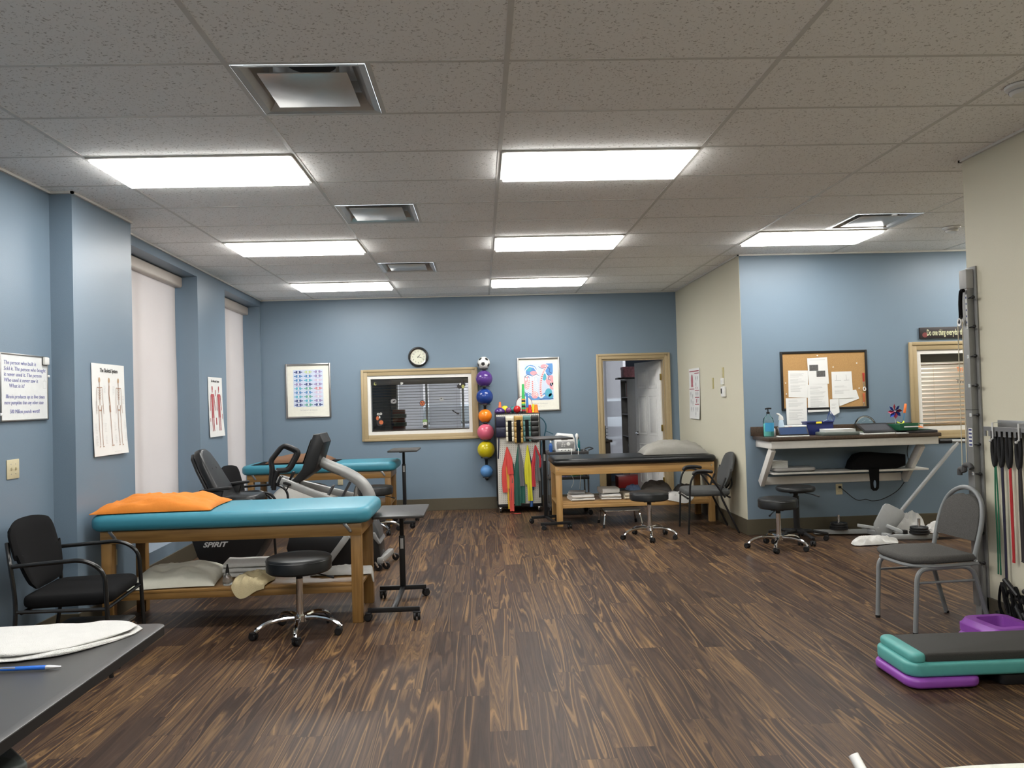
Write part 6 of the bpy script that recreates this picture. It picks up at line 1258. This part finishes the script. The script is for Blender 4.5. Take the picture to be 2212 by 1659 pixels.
def tube_set(label, y, col, key, zb, w=.0045, dbl=.012, grip=.30, wob=0):
    t = thing('resistance_tube', label, 'resistance tube', (XR-.026, y, 1.20), 0, 'resistance tubes on the wall rack')
    m = MB(); m.tube(curve([(0, .010, .03), (-.002, .020, -.10), (0, .004, -.19), (0, -.014, -.10), (0, -.008, .03)], 6), .0115, 10); m.build('foam_grip', BLKP, t)
    for s in (-1, 1):
        m = MB(); m.tube(curve([(0, s*.004, -.18), (0, s*dbl+wob*.2, -.4), (0, s*dbl*.8+wob, -.7), (-.002, s*dbl+wob*.7, zb+.12-1.2)], 8), w, 8); m.build('rubber_tube', C(key, col, .4), t)
    return t
tube_set('green resistance tube with black grip, leftmost on the wall rack', 4.735, (.02, .15, .08), 'green tube', .22)
tube_set('navy resistance tube with a knot, second on the wall rack', 4.672, (.02, .02, .045), 'navy tube', .20, .006, .003)
tube_set('red resistance tube, third on the wall rack', 4.600, (.45, .03, .035), 'red tube', .32, .005, .006)
tube_set('thick black resistance tube, fourth on the wall rack', 4.515, (.03, .026, .028), 'black tube', .34, .008, .008)
tube_set('black resistance tube at the right edge of the photo', 4.435, (.02, .02, .02), 'black tube2', .30, .007, .012)
# heap of handles on the floor
t = thing('handle_heap', 'tangle of black foam handles and straps on the floor under the wall rack', 'exercise handles', (3.158, 4.56, 0))
rr = random.Random(5)
for k in range(14):
    y = .15-.035*k; z = .02+.060*((k*3) % 5); x = .01*rr.random()-.005; m = MB(); a = rr.random()*1.2-.3
    d = Vector((.0, cos(a*1.6)*.07, sin(a*1.6)*.075+.01)); c0 = Vector((x, y, z+.03)); m.tube([c0-d*.9, c0+d*.9], .016, 10); m.build('foam_handle', BLKP, t)
for k in range(7):
    y = .12-.06*k; m = MB(); m.tube(curve([(.01, y-.05, .04), (-.012, y-.03, .20+.03*(k % 3)), (0, y+.02, .29-.03*(k % 2)), (.01, y+.06, .14), (.01, y-.05, .04)], 5), .008, 8); m.build('strap_loop', BLKF, t)

# ---------------------------------------------------------------- calf/squat machine with plates and towels
LG = C('light grey enamel', (.33, .34, .34), .4)
t = thing('squat_machine', 'grey floor machine with a long diagonal lever, T-handle and a foot plate', 'exercise machine', (4.15, 7.85, 0)); W0 = TR(-4.15, -7.85, 0)
m = MB(); m.bar((3.45, 8.10, .035), (4.05, 8.02, .035), .05, .045, .004); m.build('rear_beam', LG, t, T=W0)
m = MB(); m.bar((4.02, 7.68, .035), (4.50, 7.64, .035), .05, .045, .004); m.build('front_beam', LG, t, T=W0)
m = MB(); m.bar((3.98, 8.10, .035), (4.06, 7.66, .035), .05, .045, .004); m.build('cross_beam', LG, t, T=W0)
Q_ = Matrix(((.79, 0, -.61, 4.10), (0, 1, 0, 0), (.61, 0, .79, 0), (0, 0, 0, 1)))
m = MB(); m.prism([(3.965, .04), (4.09, .03), (4.12, .045), (4.255, .205), (4.262, .235), (4.245, .272), (4.10, .345), (4.07, .348), (4.045, .33), (3.945, .155), (3.94, .12)], -7.815, -7.790, .006, T=yz); m.build('foot_plate', LG, t, T=W0)
m = MB(); m.bar((3.80, 7.86, .13), (3.99, 7.80, .10), .035, .03, .004); m.bar((4.06, 7.78, .13), (4.18, 7.685, .075), .045, .03, .004); m.build('side_arm', LG, t, T=W0)
m = MB(); m.box(4.165, 4.21, 7.655, 7.705, .060, .098, .004); m.build('rubber_stop', BLKP, t, T=W0)
m = MB(); m.bar((4.10, 7.81, .12), (4.88, 7.86, .94), .030, .034, .004, up=(0, -1, 0)); m.build('lever_bar', LG, t, T=W0)
m = MB(); m.cyl((4.80, 7.87, .955), (5.16, 7.83, .950), .019, 14); m.build('cross_handle', LG, t, T=W0)
for a, b_ in (((4.70, 7.88, .956), (4.82, 7.868, .955)), ((5.14, 7.832, .95), (5.26, 7.82, .949))): m = MB(); m.cyl(a, b_, .022, 14); m.build('rubber_grip', BLKP, t, T=W0)
for (x, y) in ((3.70, 8.065), (4.325, 7.655)): m = MB(); m.cyl((x, y, .05), (x, y, .21), .014, 14); m.build('plate_post', CHR, t, T=W0)
for i, (x, y) in enumerate(((3.70, 8.065), (4.325, 7.655))):
    for k in range(3):
        o = MB().lathe([(.017, 0), (.088-.004*k, 0), (.092-.004*k, .006), (.092-.004*k, .018), (.080, .022), (.040, .016), (.032, .022), (.017, .022)], 36).build('weight_plate', C('black rubber plate', (.017, .017, .018), .45), None); o.location = (x, y, .0620+.0230*k)
        tag(o, ['black weight plate', 'black weight plate', 'black weight plate'][k]+', %s of the three on the machine post %s' % (['lowest', 'middle', 'topmost'][k], ['near the baseboard', 'beside the white towels'][i]), 'weight plate', 'weight plates on the floor machine')
crumple('white_towel', 'rumpled white towel on the floor in front of the grey machine', (3.80, 7.52, .004), .46, .16, .07, TOWEL, R(8), 31)
crumple('white_towel', 'white towel heaped behind the grey foot plate', (4.42, 8.02, .004), .30, .20, .20, TOWEL, R(-20), 33)
crumple('white_towel', 'white towel on the floor behind the banquet chair', (4.56, 7.68, .064), .30, .14, .10, TOWEL, R(5), 36)

# ---------------------------------------------------------------- step bench and risers
PUR = C('purple plastic', (.25, .062, .37), .38); TEAL = C('teal plastic', (.085, .33, .31), .42)
t = thing('step_bench', 'teal aerobic step with black mat at the lower right', 'aerobic step', (2.72, 4.03, 0), R(-1))
m = MB(); m.prism(rrect(-.62, .62, -.19, .19, .07, 6), .058, .128, .016, bseg=3); b_ = m.build('platform', TEAL, t, 40)
for s in (-1, 1): m = MB(); m.prism(rrect(s*.555-.04, s*.555+.04, -.178, .178, .035, 6), .120, .172, .020, bseg=4); m.build('end_cap', TEAL, t, 40)
m = MB(); m.prism(rrect(-.52, .52, -.165, .165, .012, 3), .120, .170, .012, bseg=3); m.build('mat', C('black rubber mat', (.030, .029, .026), .75, bump=.3, bscale=300), t, 40)
t = thing('step_riser', 'flat purple riser under the left end of the teal step', 'step riser', (2.29, 4.03, 0)); m = MB(); m.prism(rrect(-.20, .18, -.20, .20, .07, 6), .006, .056, .018, bseg=4); m.build('frame', PUR, t, 50)
t = thing('step_riser', 'black riser block under the right part of the teal step', 'step riser', (2.95, 4.03, 0)); m = MB(); m.prism(rrect(-.38, .35, -.17, .17, .04, 5), 0, .054, .006); m.build('block', BLKP, t, 50)
def riser(label, loc, rz, h=.07, L_=.46, W_=.42, grooves=True):
    t = thing('step_riser', label, 'step riser', loc, rz, 'stacked purple risers'); o_ = rrect(-L_/2, L_/2, -W_/2, W_/2, .06, 6); i_ = rrect(-L_/2+.075, L_/2-.065, -W_/2+.065, W_/2-.065, .03, 6)
    b = bmesh.new(); n = len(o_); R_ = []
    for poly, z in ((o_, 0), (o_, h*.55), ([(p[0]*.95, p[1]*.95) for p in o_], h*.62), ([(p[0]*.86, p[1]*.85) for p in o_], h), (i_, h), ([(p[0]*.95, p[1]*.95) for p in i_], 0)): R_.append([b.verts.new((p[0], p[1], z)) for p in poly])
    for A_, B_ in zip(R_, R_[1:]+R_[:1]):
        for k in range(n): b.faces.new((A_[k], A_[(k+1) % n], B_[(k+1) % n], B_[k]))
    bmesh.ops.recalc_face_normals(b, faces=b.faces)
    m = MB(); m._merge(b); m.build('frame', PUR, t, 50)
    m = MB(); [m.bar((-L_/2+.035+.014*k, -W_/2+.05, h*.70+.012*k*.6), (-L_/2+.035+.014*k, W_/2-.05, h*.70+.012*k*.6), .005, .006, .002) for k in range(3)]; m.build('ribs', PUR, t, 50)
    return t
riser('upper purple hollow riser of the stack by the pulley tower', (2.955, 4.43, .072), R(4), .075, .31, .34)
riser('lower purple riser of the stack by the pulley tower', (2.945, 4.43, 0), R(4), .070, .33, .36)

# ---------------------------------------------------------------- foreground desk
t = thing('desk', 'dark grey laminate desk at the lower left, towel and pen on it', 'desk', (-1.85, 1.80, 0)); W0 = TR(1.85, -1.80, 0)
m = MB(); m.prism(rrect(-2.60, -1.125, .75, 2.83, .045, 8), .720, .750, .0025); dt = m.build('desk_top', LAM, t, 40, T=W0)
m = MB(); m.prism(rrect(-2.6008, -1.1242, .7492, 2.8308, .046, 8), .7195, .7478, 0); m.build('edge_band', C('black edge band', (.008, .008, .009), .5), dt, 40, T=W0)
for x, y in ((-2.48, .9), (-2.48, 2.6), (-1.9, 1.2)): m = MB(); m.box(x-.03, x+.03, y-.03, y+.03, 0, .72, .004); m.build('leg', BLKM, t, T=W0)
def towel_fn(z0, q, x1, ins, sd):
    def P(u, v):
        ang = v*2*pi; c_, s_ = cos(ang), sin(ang); cy = (abs(c_)**.30)*(1 if c_ > 0 else -1); qq = q*(1-.80*u**7)
        w2 = (.175-ins)*(1-.62*max(0, u-.80)/.2*max(0, u-.80)/.2); yc = 2.610+(.085*max(0, u-.70)/.3 if u > .7 else 0)
        y = yc+cy*w2+.006*nz(u*5, cy, sd); zz = (abs(s_)**.7)*(1 if s_ > 0 else -1)*qq/2
        z = z0+qq/2+zz+((.006*nz(u*4+sd, cy*2.5, 1)+.007*max(0, nz(u*9, cy*4, sd))) if zz > 0 else 0)
        return Vector((-1.90+(x1+1.90)*u+.02*cy*(1-u)-.03*max(0, -cy)*u, y, z))
    return P
o = None
for i, (z0, q, x1, ins, nm) in enumerate(((.7512, .015, -1.185, 0, 'white_towel'), (.7635, .018, -1.20, .012, 'upper_fold'))):
    m = MB(); P = towel_fn(z0, q, x1, ins, 3+i); m.grid(P, 44, 40)
    for uu in (0, 1): pts = [P(uu, j/40) for j in range(40)]; m.ngon(pts if uu == 0 else pts[::-1])
    q_ = m.build(nm, TOWEL, o, 70)
    if o is None: o = q_; tag(o, 'thick folded white towel on the foreground desk', 'towel')
t = thing('ballpoint_pen', 'blue and silver ballpoint pen on the foreground desk', 'pen', (-1.345, 2.365, .7575), 0); Q_ = RZ(R(1)) @ RY(pi/2)
m = MB(); m.lathe([(.0045, -.085), (.0058, -.07), (.0062, .0), (.0066, .042), (.0062, .050)], 18, Q_); m.build('barrel', C('blue barrel', (.02, .12, .50), .25), t)
m = MB(); m.lathe([(.0068, .049), (.0070, .054), (.0055, .070), (.0022, .092), (0, .093)], 18, Q_); m.build('tip', C('silver plastic', (.6, .6, .6), .25, metal=.6), t)
m = MB(); m.lathe([(0, -.098), (.003, -.098), (.0035, -.088), (.0055, -.086), (.0055, -.083), (0, -.083)], 14, Q_); m.build('button', C('silver plastic', (.6, .6, .6)), t)
m = MB(); m.bar((-.082, -.0055, .004), (-.036, -.0062, .004), .004, .002, .0005, up=(0, 1, 0)); m.build('clip', C('silver plastic', (.6, .6, .6)), t)
t = thing('task_chair', 'dark grey task chair tucked under the foreground desk, only its armrest showing', 'chair', (-1.50, 1.93, 0), R(45))
m = MB(); m.rbox(-.23, .23, -.23, .23, .42, .49, .07, .025); m.build('seat', BLKF, t, 50)
m = MB(); m.rbox(-.20, .20, -.03, .03, .58, .71-.03, .02, .01, T=TR(0, .26, 0)); m.build('backrest', BLKF, t, 50)
m = MB(); m.cyl((0, 0, .10), (0, 0, .42), .03); m.build('column', BLKP, t)
ARMG = C('grey-green armrest', (.075, .085, .08), .5)
for s in (-1, 1):
    m = MB(); m.rbox(s*.27-.055, s*.27+.055, -.13, .14, .585, .612, .02, .008); m.build('armrest', ARMG, t, 50)
    m = MB(); m.tube(fillet([(s*.27, 0, .585), (s*.27, 0, .44), (s*.12, 0, .415)], .05), .012, 8); m.build('arm_bracket', BLKP, t)
for k in range(5): a = 2*pi*k/5; m = MB(); m.bar((0, 0, .10), (.27*cos(a), .27*sin(a), .075), .04, .03, .008); m.build('base_arm', BLKP, t); caster(t, .27*cos(a), .27*sin(a), .05, .025, a)
# padded surface at the bottom right corner
t = thing('padded_bench', 'pale cloth-covered padded top at the bottom right corner with a white plastic tube', 'bench', (1.35, 1.15, 0)); W0 = TR(-1.35, -1.15, 0)
m = MB(); m.grid(lambda u, v: Vector((.76+1.0*u, .75+.800*v+.008*sin(u*5), .752+.006*nz(u*9, v*7)-(.02*(v > .98)))), 60, 30, .012); m.build('cloth_cover', C('grey-green white cloth', (.50, .51, .46), .9, var=.25, scale=14, bump=.4, bscale=60), t, 60, T=W0)
m = MB(); m.rbox(.78, 1.75, .78, 1.52, .66, .736, .03, .01); m.build('cushion', GREYF, t, 50, T=W0)
for x in (.84, 1.68):
    for y in (.84, 1.45): m = MB(); m.box(x-.025, x+.025, y-.025, y+.025, 0, .66, .003); m.build('leg', GREYM, t, T=W0)
m = MB(); m.cyl((.765, 1.52, .68), (.742, 1.590, .755), .0105, 14); m.build('plastic_tube', WHITE, t, T=W0)

# ---------------------------------------------------------------- inner window blinds and clings, office beyond
WOOD = C('dark walnut slat', (.16, .085, .055), .4)
def blind(name, label, x0, x1, z0, z1, y, n, tilt, mat, vmat, head=.05):
    t = thing(name, label, 'window blind', ((x0+x1)/2, y, z0)); w = (x1-x0)/2; H_ = z1-z0
    m = MB(); m.box(-w, w, -.028, .028, H_-head, H_-.001, .003); m.build('valance', vmat, t)
    for k in range(n):
        z = .035+(H_-head-.06)*k/(n-1); m = MB(); m.box(-w+.006, w-.006, -.024, .024, -.0013, .0013, T=TR(0, 0, z) @ RX(tilt)); m.build('slat', mat, t, 0)
    m = MB(); m.box(-w+.006, w-.006, -.022, .022, .001, .020, .003); m.build('bottom_rail', mat, t)
    for x in (-w*.75, 0, w*.75): m = MB(); m.tube([(x, -.027, .02), (x, -.027, H_-head)], .0012, 4); m.build('ladder_cord', mat, t)
    return t
blind('wooden_blind', 'dark horizontal blind with open slats in the inner window below the clock', WX0+.046, WX1-.046, WZ0+.046, WZ1-.046, YF+.075, 16, R(-4), C('dark slat', (.085, .060, .052), .4), C('dark valance', (.07, .06, .055), .4), head=.085)
blind('wooden_blind', 'tan horizontal blind with tilted slats in the right window behind the tower', RX0+.046, RX1-.046, RZ0+.046, RZ1-.046, YC+.075, 15, R(20), C('tan wood slat', (.62, .40, .19), .4), C('dark valance', (.07, .06, .055)), head=.085)
def cling(label, x, z, parts, name='window_cling'):
    t = thing(name, label, 'window decoration', (x, YF+.0265, z), 0, 'decorations stuck on the inner window pane')
    for i, (c_, shapes) in enumerate(parts):
        m = MB()
        for s in shapes: disc(m, s[0], s[1], s[2], s[3], .0006*(i+1), 14, rot=s[4] if len(s) > 4 else 0)
        m.build('shape', C('cling %s' % (c_,), c_, .5), t, 0)
    return t
K, OR, WH, GN, YE = (.015, .012, .012), (.48, .12, .04), (.55, .55, .52), (.20, .32, .12), (.32, .32, .10)
cling('brown and black owl sticker at the lower left of the inner window', -1.42, 1.28, [(K, [(0, -.03, .045, .055), (-.03, .07, .012, .03)]), (OR, [(-.03, .03, .02, .03), (.02, -.03, .03, .03)]), (WH, [(-.02, .085, .017, .017), (.018, .09, .017, .017), (0, .045, .01, .02)]), (K, [(-.02, .085, .007, .007), (.018, .09, .007, .007)])])
cling('round red pumpkin sticker in the middle of the inner window', -.82, 1.50, [(K, [(0, 0, .04, .042)]), (OR, [(0, 0, .033, .034)]), (K, [(-.012, .01, .006, .008), (.012, .01, .006, .008), (0, -.012, .015, .006)])])
cling('green and grey monster sticker at the lower middle of the inner window', -.79, 1.20, [(GN, [(0, .05, .035, .025)]), (WH, [(0, .015, .03, .025)]), (K, [(0, -.025, .03, .022), (-.012, .02, .005, .005)])])
cling('small yellow moon sticker at the upper left of the inner window', -1.47, 1.79, [(YE, [(0, 0, .020, .022)]), (K, [(.008, .006, .015, .017)])])
cling('small white ghost sticker at the top middle of the inner window', -1.10, 1.785, [(WH, [(0, 0, .022, .014, .5), (-.01, .012, .010, .008)]), (K, [(.03, .005, .008, .012)])])
cling('black haunted house sticker at the upper right of the inner window', -.26, 1.745, [(K, [(-.03, -.02, .04, .035), (.0, .04, .012, .05), (.03, .0, .02, .03)]), (YE, [(.015, -.025, .022, .028)]), (WH, [(-.025, .01, .012, .016)])])
cling('black bat sticker at the lower right of the inner window', -.36, 1.36, [(K, [(-.03, .02, .022, .010, -.7), (0, 0, .018, .008, -.5), (.03, -.018, .024, .012, -.2)])])
cling('grey spider web sticker at the left of the inner window', -1.22, 1.54, [((.20, .20, .20), [(0, 0, .042, .034)]), (K, [(.005, 0, .022, .010, .5)])])
cling('faint grey insect sticker at the right of the inner window', -.55, 1.55, [((.30, .30, .29), [(0, 0, .030, .028)]), (K, [(-.004, .008, .014, .005, .4)])])
# lettering on the right window pane
t = thing('window_lettering', 'orange and black sticker lettering on the right window pane', 'window decoration', (5.10, YC+.0265, 1.55)); text('Trick', .07, wallT(.06, .13, .001), C('orange cap', (.88, .2, .04)), t, 'lettering', width=.12); text('Treat', .06, wallT(.05, .0, .001), INK, t, 'lettering', width=.15)
# door leaf
t = sgroup('door_2', (DX1-.022, YF+.13, 0), R(90+13.5)); w_ = .855; DM = M['door_white']
m = MB(); m.box(0, w_, -.018, .018, .01, 2.02, .002); m.build('door_leaf', DM, t)
def pan(x0, x1, z0, z1):
    for s in (-1, 1):
        m = MB(); y = s*.0185
        for q in ((x0, x1, z0, z0+.018), (x0, x1, z1-.018, z1), (x0, x0+.018, z0, z1), (x1-.018, x1, z0, z1)): m.box(q[0], q[1], y-.003, y+.003, q[2], q[3], .0025)
        m.box(x0+.045, x1-.045, y-.004, y+.004, z0+.045, z1-.045, .0035); m.build('door_panel', DM, t)
for x0, x1 in ((.11, .395), (.46, .745)): pan(x0, x1, 1.62, 1.90); pan(x0, x1, .93, 1.52); pan(x0, x1, .20, .80)
m = MB()
for s in (-1, 1): m.cyl((w_-.065, s*.018, .95), (w_-.065, s*.05, .95), .012, 12); m.tube([(w_-.065, s*.055, .95), (w_-.02 if 0 else w_-.15, s*.058, .95)], .009, 10); m.cyl((w_-.065, s*.018, .95), (w_-.065, s*.024, .95), .028, 18)
m.build('lever_handle', CHR, t)
for z in (.30, 1.05, 1.78): m = MB(); m.box(-.021, .006, -.030, .022, z-.045, z+.045, .002); m.build('hinge', C('brass', (.35, .26, .08), .35, metal=.8), t)
# office furniture seen through the door and the inner window
t = thing('bookcase', 'grey open bookcase in the office beyond the door', 'bookcase', (2.51, 12.97, 0), R(-90)); GC = C('warm grey board', (.33, .32, .31), .5)
m = MB(); m.box(-.16, -.14, -.16, .16, 0, 1.80, .001); m.box(.14, .16, -.16, .16, 0, 1.80, .001); m.box(-.14, .14, .15, .16, 0, 1.80); m.build('carcass', GC, t)
for z in (.06, .46, .86, 1.22, 1.50, 1.785): m = MB(); m.box(-.14, .14, -.158, .15, z-.009, z+.009); m.build('shelf', GC, t)
t.scale = (1.9, .75, 1)
bk_ = [(1.509, [(.075, .24, (.45, .10, .03), 'orange-red'), (.07, .24, (.50, .13, .03), 'orange'), (.07, .22, (.25, .04, .02), 'dark red'), (.05, .23, (.6, .58, .5), 'cream')]), (1.229, [(.05, .22, (.35, .02, .03), 'red'), (.05, .20, (.5, .5, .5), 'grey')]), (.869, [(.05, .18, (.3, .3, .3), 'grey'), (.04, .22, (.28, .03, .1), 'wine-red'), (.05, .2, (.5, .5, .5), 'pale')]), (.469, [(.05, .28, (.02, .02, .03), 'black'), (.045, .27, (.5, .5, .52), 'pale'), (.05, .28, (.03, .03, .04), 'charcoal'), (.045, .26, (.02, .02, .02), 'short black')])]
for z, bs in bk_:
    y = 12.72
    for w_, h_, c_, nm in bs:
        o = MB().box(-.07, .07, 0, w_-.003, 0, h_, .002).build('book', C('book %s' % (c_,), c_, .6), None); o.location = (2.49, y, z+.0005); y += w_+.001
        tag(o, '%s book standing on the %s of the office bookcase' % (nm, {1.509: 'top shelf', 1.229: 'second shelf', .869: 'third shelf', .469: 'fourth shelf'}[z]), 'book', 'books in the office bookcase')
t = thing('gift_box', 'pink and white patterned box on top of the office bookcase', 'box', (2.50, 12.92, 1.8305)); m = MB(); m.box(-.14, .14, -.12, .12, 0, .17, .004); m.build('box_body', C('pink pattern', (.45, .18, .20), .6, var=.7, scale=25), t); m = MB(); m.box(-.145, .145, -.125, .125, .13, .175, .004); m.build('lid', C('pink pattern', (.45, .18, .20)), t)
t = thing('black_tray', 'flat black tray under the pink box on the bookcase', 'tray', (2.47, 12.95, 1.8010)); m = MB(); m.box(-.20, .2, -.15, .15, 0, .028, .006); m.build('tray', BLKP, t)
t = thing('office_desk', 'dark desk in the office at the left edge of the doorway', 'desk', (1.75, 12.6, 0)); m = MB(); m.box(-.5, .30, -.35, .35, .80, .84, .004); m.build('desk_top', C('dark desk wood', (.05, .035, .025), .4), t); m = MB(); m.box(-.48, .27, -.32, .32, 0, .80, .004); m.build('cabinet', C('dark desk wood', (.05, .035, .025)), t)
t = thing('letter_tray', 'stacked black letter trays on the office desk', 'letter tray', (1.93, 12.45, .8405)); 
for k in range(4): m = MB(); m.box(-.10, .07, -.12, .12, .055*k+.002, .055*k+.008); m.box(-.10, -.095, -.12, .12, .055*k, .055*k+.05); m.box(-.10, .07, .115, .12, .055*k, .055*k+.05); m.build('tray', BLKP, t)
t = thing('storage_crate', 'red plastic crate on the office floor under the black-topped table', 'crate', (2.27, 12.2, .0)); m = MB(); m.box(-.18, .18, -.14, .14, .10, .28, .01); m.build('crate', C('red crate plastic', (.30, .02, .02), .4), t); m = MB(); m.box(-.2, .2, -.16, .16, 0, .10, .01); m.build('base', BLKP, t)
t = thing('floor_box', 'low black device on the office floor behind the towels', 'device', (2.10, 11.55, .0)); m = MB(); m.box(-.14, .14, -.10, .10, 0, .07, .01); m.build('housing', BLKP, t); m = MB(); m.box(-.08, .08, -.06, .06, .0705, .075); m.build('panel', DG, t)
t = thing('office_chair', 'grey high-backed office chair beyond the inner window, at its left', 'chair', (-1.75, 13.1, 0)); m = MB(); m.rbox(-.25, .25, -.05, .05, .55, 1.62, .1, .03); 
m.build('backrest', C('mid grey fabric', (.16, .16, .17), .8), t, 50); m = MB(); m.rbox(-.25, .25, -.5, -.05, .45, .54, .08, .03); m.build('seat', C('mid grey fabric', (.16, .16, .17)), t); m = MB(); m.cyl((0, -.2, 0), (0, -.2, .45), .03); m.build('column', BLKP, t)
for i in range(5): o = MB().box(-.10, .10, -.08, .08, 0, .07, .004).build('file_box', C('file box %d' % i, [(.20, .05, .04), (.10, .14, .12), (.22, .07, .04), (.08, .10, .10), (.25, .05, .05)][i], .6), None); o.location = (-1.40+.02*(i % 2), 13.4, 1.05+.0705*i); tag(o, ['red-brown box, lowest of the coloured stack beyond the inner window', 'dark green box, second of the coloured stack beyond the inner window', 'rust box, middle of the coloured stack beyond the inner window', 'dark grey-green box, fourth of the coloured stack beyond the inner window', 'red box, topmost of the coloured stack beyond the inner window'][i], 'box', 'boxes on the office cabinet')
t = thing('filing_cabinet', 'low dark cabinet under the coloured boxes beyond the inner window', 'cabinet', (-1.45, 13.45, 0)); m = MB(); m.box(-.3, .3, -.25, .25, 0, 1.049, .005); m.build('body', C('dark cabinet', (.06, .055, .05), .5), t); m = MB(); m.box(-.27, .27, -.256, -.25, .1, .95); m.build('door_front', C('dark cabinet', (.06, .055, .05)), t)
# office windows: screen shades, frames
for i, (x0, x1, l) in enumerate(((-1.45, -1.02, 'narrow screen shade left of the mullion beyond the inner window'), (-.92, -.36, 'wide bright screen shade beyond the inner window, middle'), (-.16, 1.28, 'screen shade at the right side beyond the inner window'), (1.52, 2.56, 'see-through screen shade with a parked car behind it, beyond the door'))):
    t = thing('screen_shade', l, 'window shade', ((x0+x1)/2, 13.93, .35), 0, 'screen shades of the office windows'); w_ = (x1-x0)/2
    m = MB(); m.box(-w_, w_, -.001, .001, .02, 2.35); m.build('shade_fabric', M['shade_see'], t, 0); m = MB(); m.box(-w_, w_, -.04, .04, 2.35, 2.45, .01); m.build('cassette', M['cassette'], t); m = MB(); m.box(-w_, w_, -.006, .006, 0, .02); m.build('hem_bar', WHITE, t)
g = sgroup('window_5', (0, 14.06, .35))
m = MB(); 
for x in (-2.58, -1.5, -.97, -.32, -.20, .57, 1.28, 1.52, 2.25, 2.93): m.box(x-.02, x+.02, -.03, .03, 0, 2.4)
m.box(-2.6, 2.95, -.03, .03, 0, .05); m.box(-2.6, 2.95, -.03, .03, 2.35, 2.4); m.build('window_frame', M['white_trim'], g, 0)
m = MB(); m.box(-2.6, -.34, .008, .012, .05, 2.35); m.box(-.18, 1.3, .008, .012, .05, 2.35); m.box(1.5, 2.95, .008, .012, .05, 2.35); m.build('pane', M['glass'], g, 0)
b = MB(); b.box(-2.6, -1.5, 13.99, 14.0, .35, 2.75); b.box(2.62, 2.95, 13.99, 14.0, .35, 2.75); b2 = MB(); b2.box(-30, 40, 44, 45, -.2, 9); struct('facade_opposite', b2, C('grey brick facade', (.38, .34, .33), .9, var=.3, scale=6))
struct('wall_office_infill', b, C('slate blue office wall', (.075, .1, .15)))
# parking lot and cars outside
b = MB(); b.box(-30, 40, 14.2, 60, -.20, -.10); struct('ground', b, C('asphalt', (.22, .22, .22), .9))
def car(label, x, y, rz, col, key):
    t = thing('car', label, 'car', (x, y, -.1), rz, 'cars parked outside'); S = Matrix(((0, 0, 1, 0), (1, 0, 0, 0), (0, 1, 0, 0), (0, 0, 0, 1)))
    m = MB(); m.prism([(-2.2, .35), (-2.15, .85), (-1.2, .98), (2.1, .98), (2.2, .75), (2.2, .35)], -.9, .9, .08, T=S); m.build('body', C(key, col, .25, coat=.5), t, 40)
    m = MB(); m.prism([(-1.15, .98), (-.45, 1.55), (1.2, 1.60), (2.0, .98)], -.80, .80, .06, T=S); m.build('cabin', C(key, col), t, 40)
    m = MB(); m.bar((0, -1.09, 1.05), (0, -.52, 1.48), 1.38, .05, .004); m.build('windshield', C('dark car glass', (.03, .035, .04), .05), t, 0)
    m = MB(); m.box(-.82, .82, -.3, 1.3, 1.05, 1.45, .03); m.build('side_windows', C('dark car glass', (.03, .035, .04)), t)
    for sx in (-1, 1):
        for yy in (-1.35, 1.35): m = MB(); m.lathe([(0, -.10), (.33, -.10), (.34, .10), (0, .10)], 28, TR(sx*.82, yy, .34) @ RY(pi/2)); m.build('wheel', BLKP, t)
        m = MB(); m.box(sx*.62-.16, sx*.62+.16, -2.24, -2.18, .66, .82, .02); m.build('headlight', WHITE, t)
    m = MB(); m.box(-.55, .55, -2.25, -2.19, .50, .78, .02); m.box(-.7, .7, -2.24, -2.19, .36, .44, .01); m.build('grille', DG, t)
    return t
car('white parked car seen through the shade beyond the door', 3.75, 24.5, 0, (.62, .64, .66), 'white car paint')
car('grey parked car seen through the shades beyond the inner window', -.9, 22.5, 0, (.12, .12, .13), 'grey car paint')
# unseen panel added to brighten the side room
panelM = None
t = thing('ceiling_light', 'added unseen lit ceiling panel of the side room behind the right window', 'ceiling light', (5.5, 9.5, 2.996), 0, 'added ceiling lights of the neighbouring rooms'); m = MB(); m.box(-.6, .6, -.3, .3, -.004, .003); m.build('diffuser', M['lamp'], t, 0); m = MB(); [m.box(*q, -.006, .0035) for q in ((-.62, .62, -.32, -.3), (-.62, .62, .3, .32), (-.62, -.6, -.3, .3), (.6, .62, -.3, .3))]; m.build('frame', M['white_trim'], t)
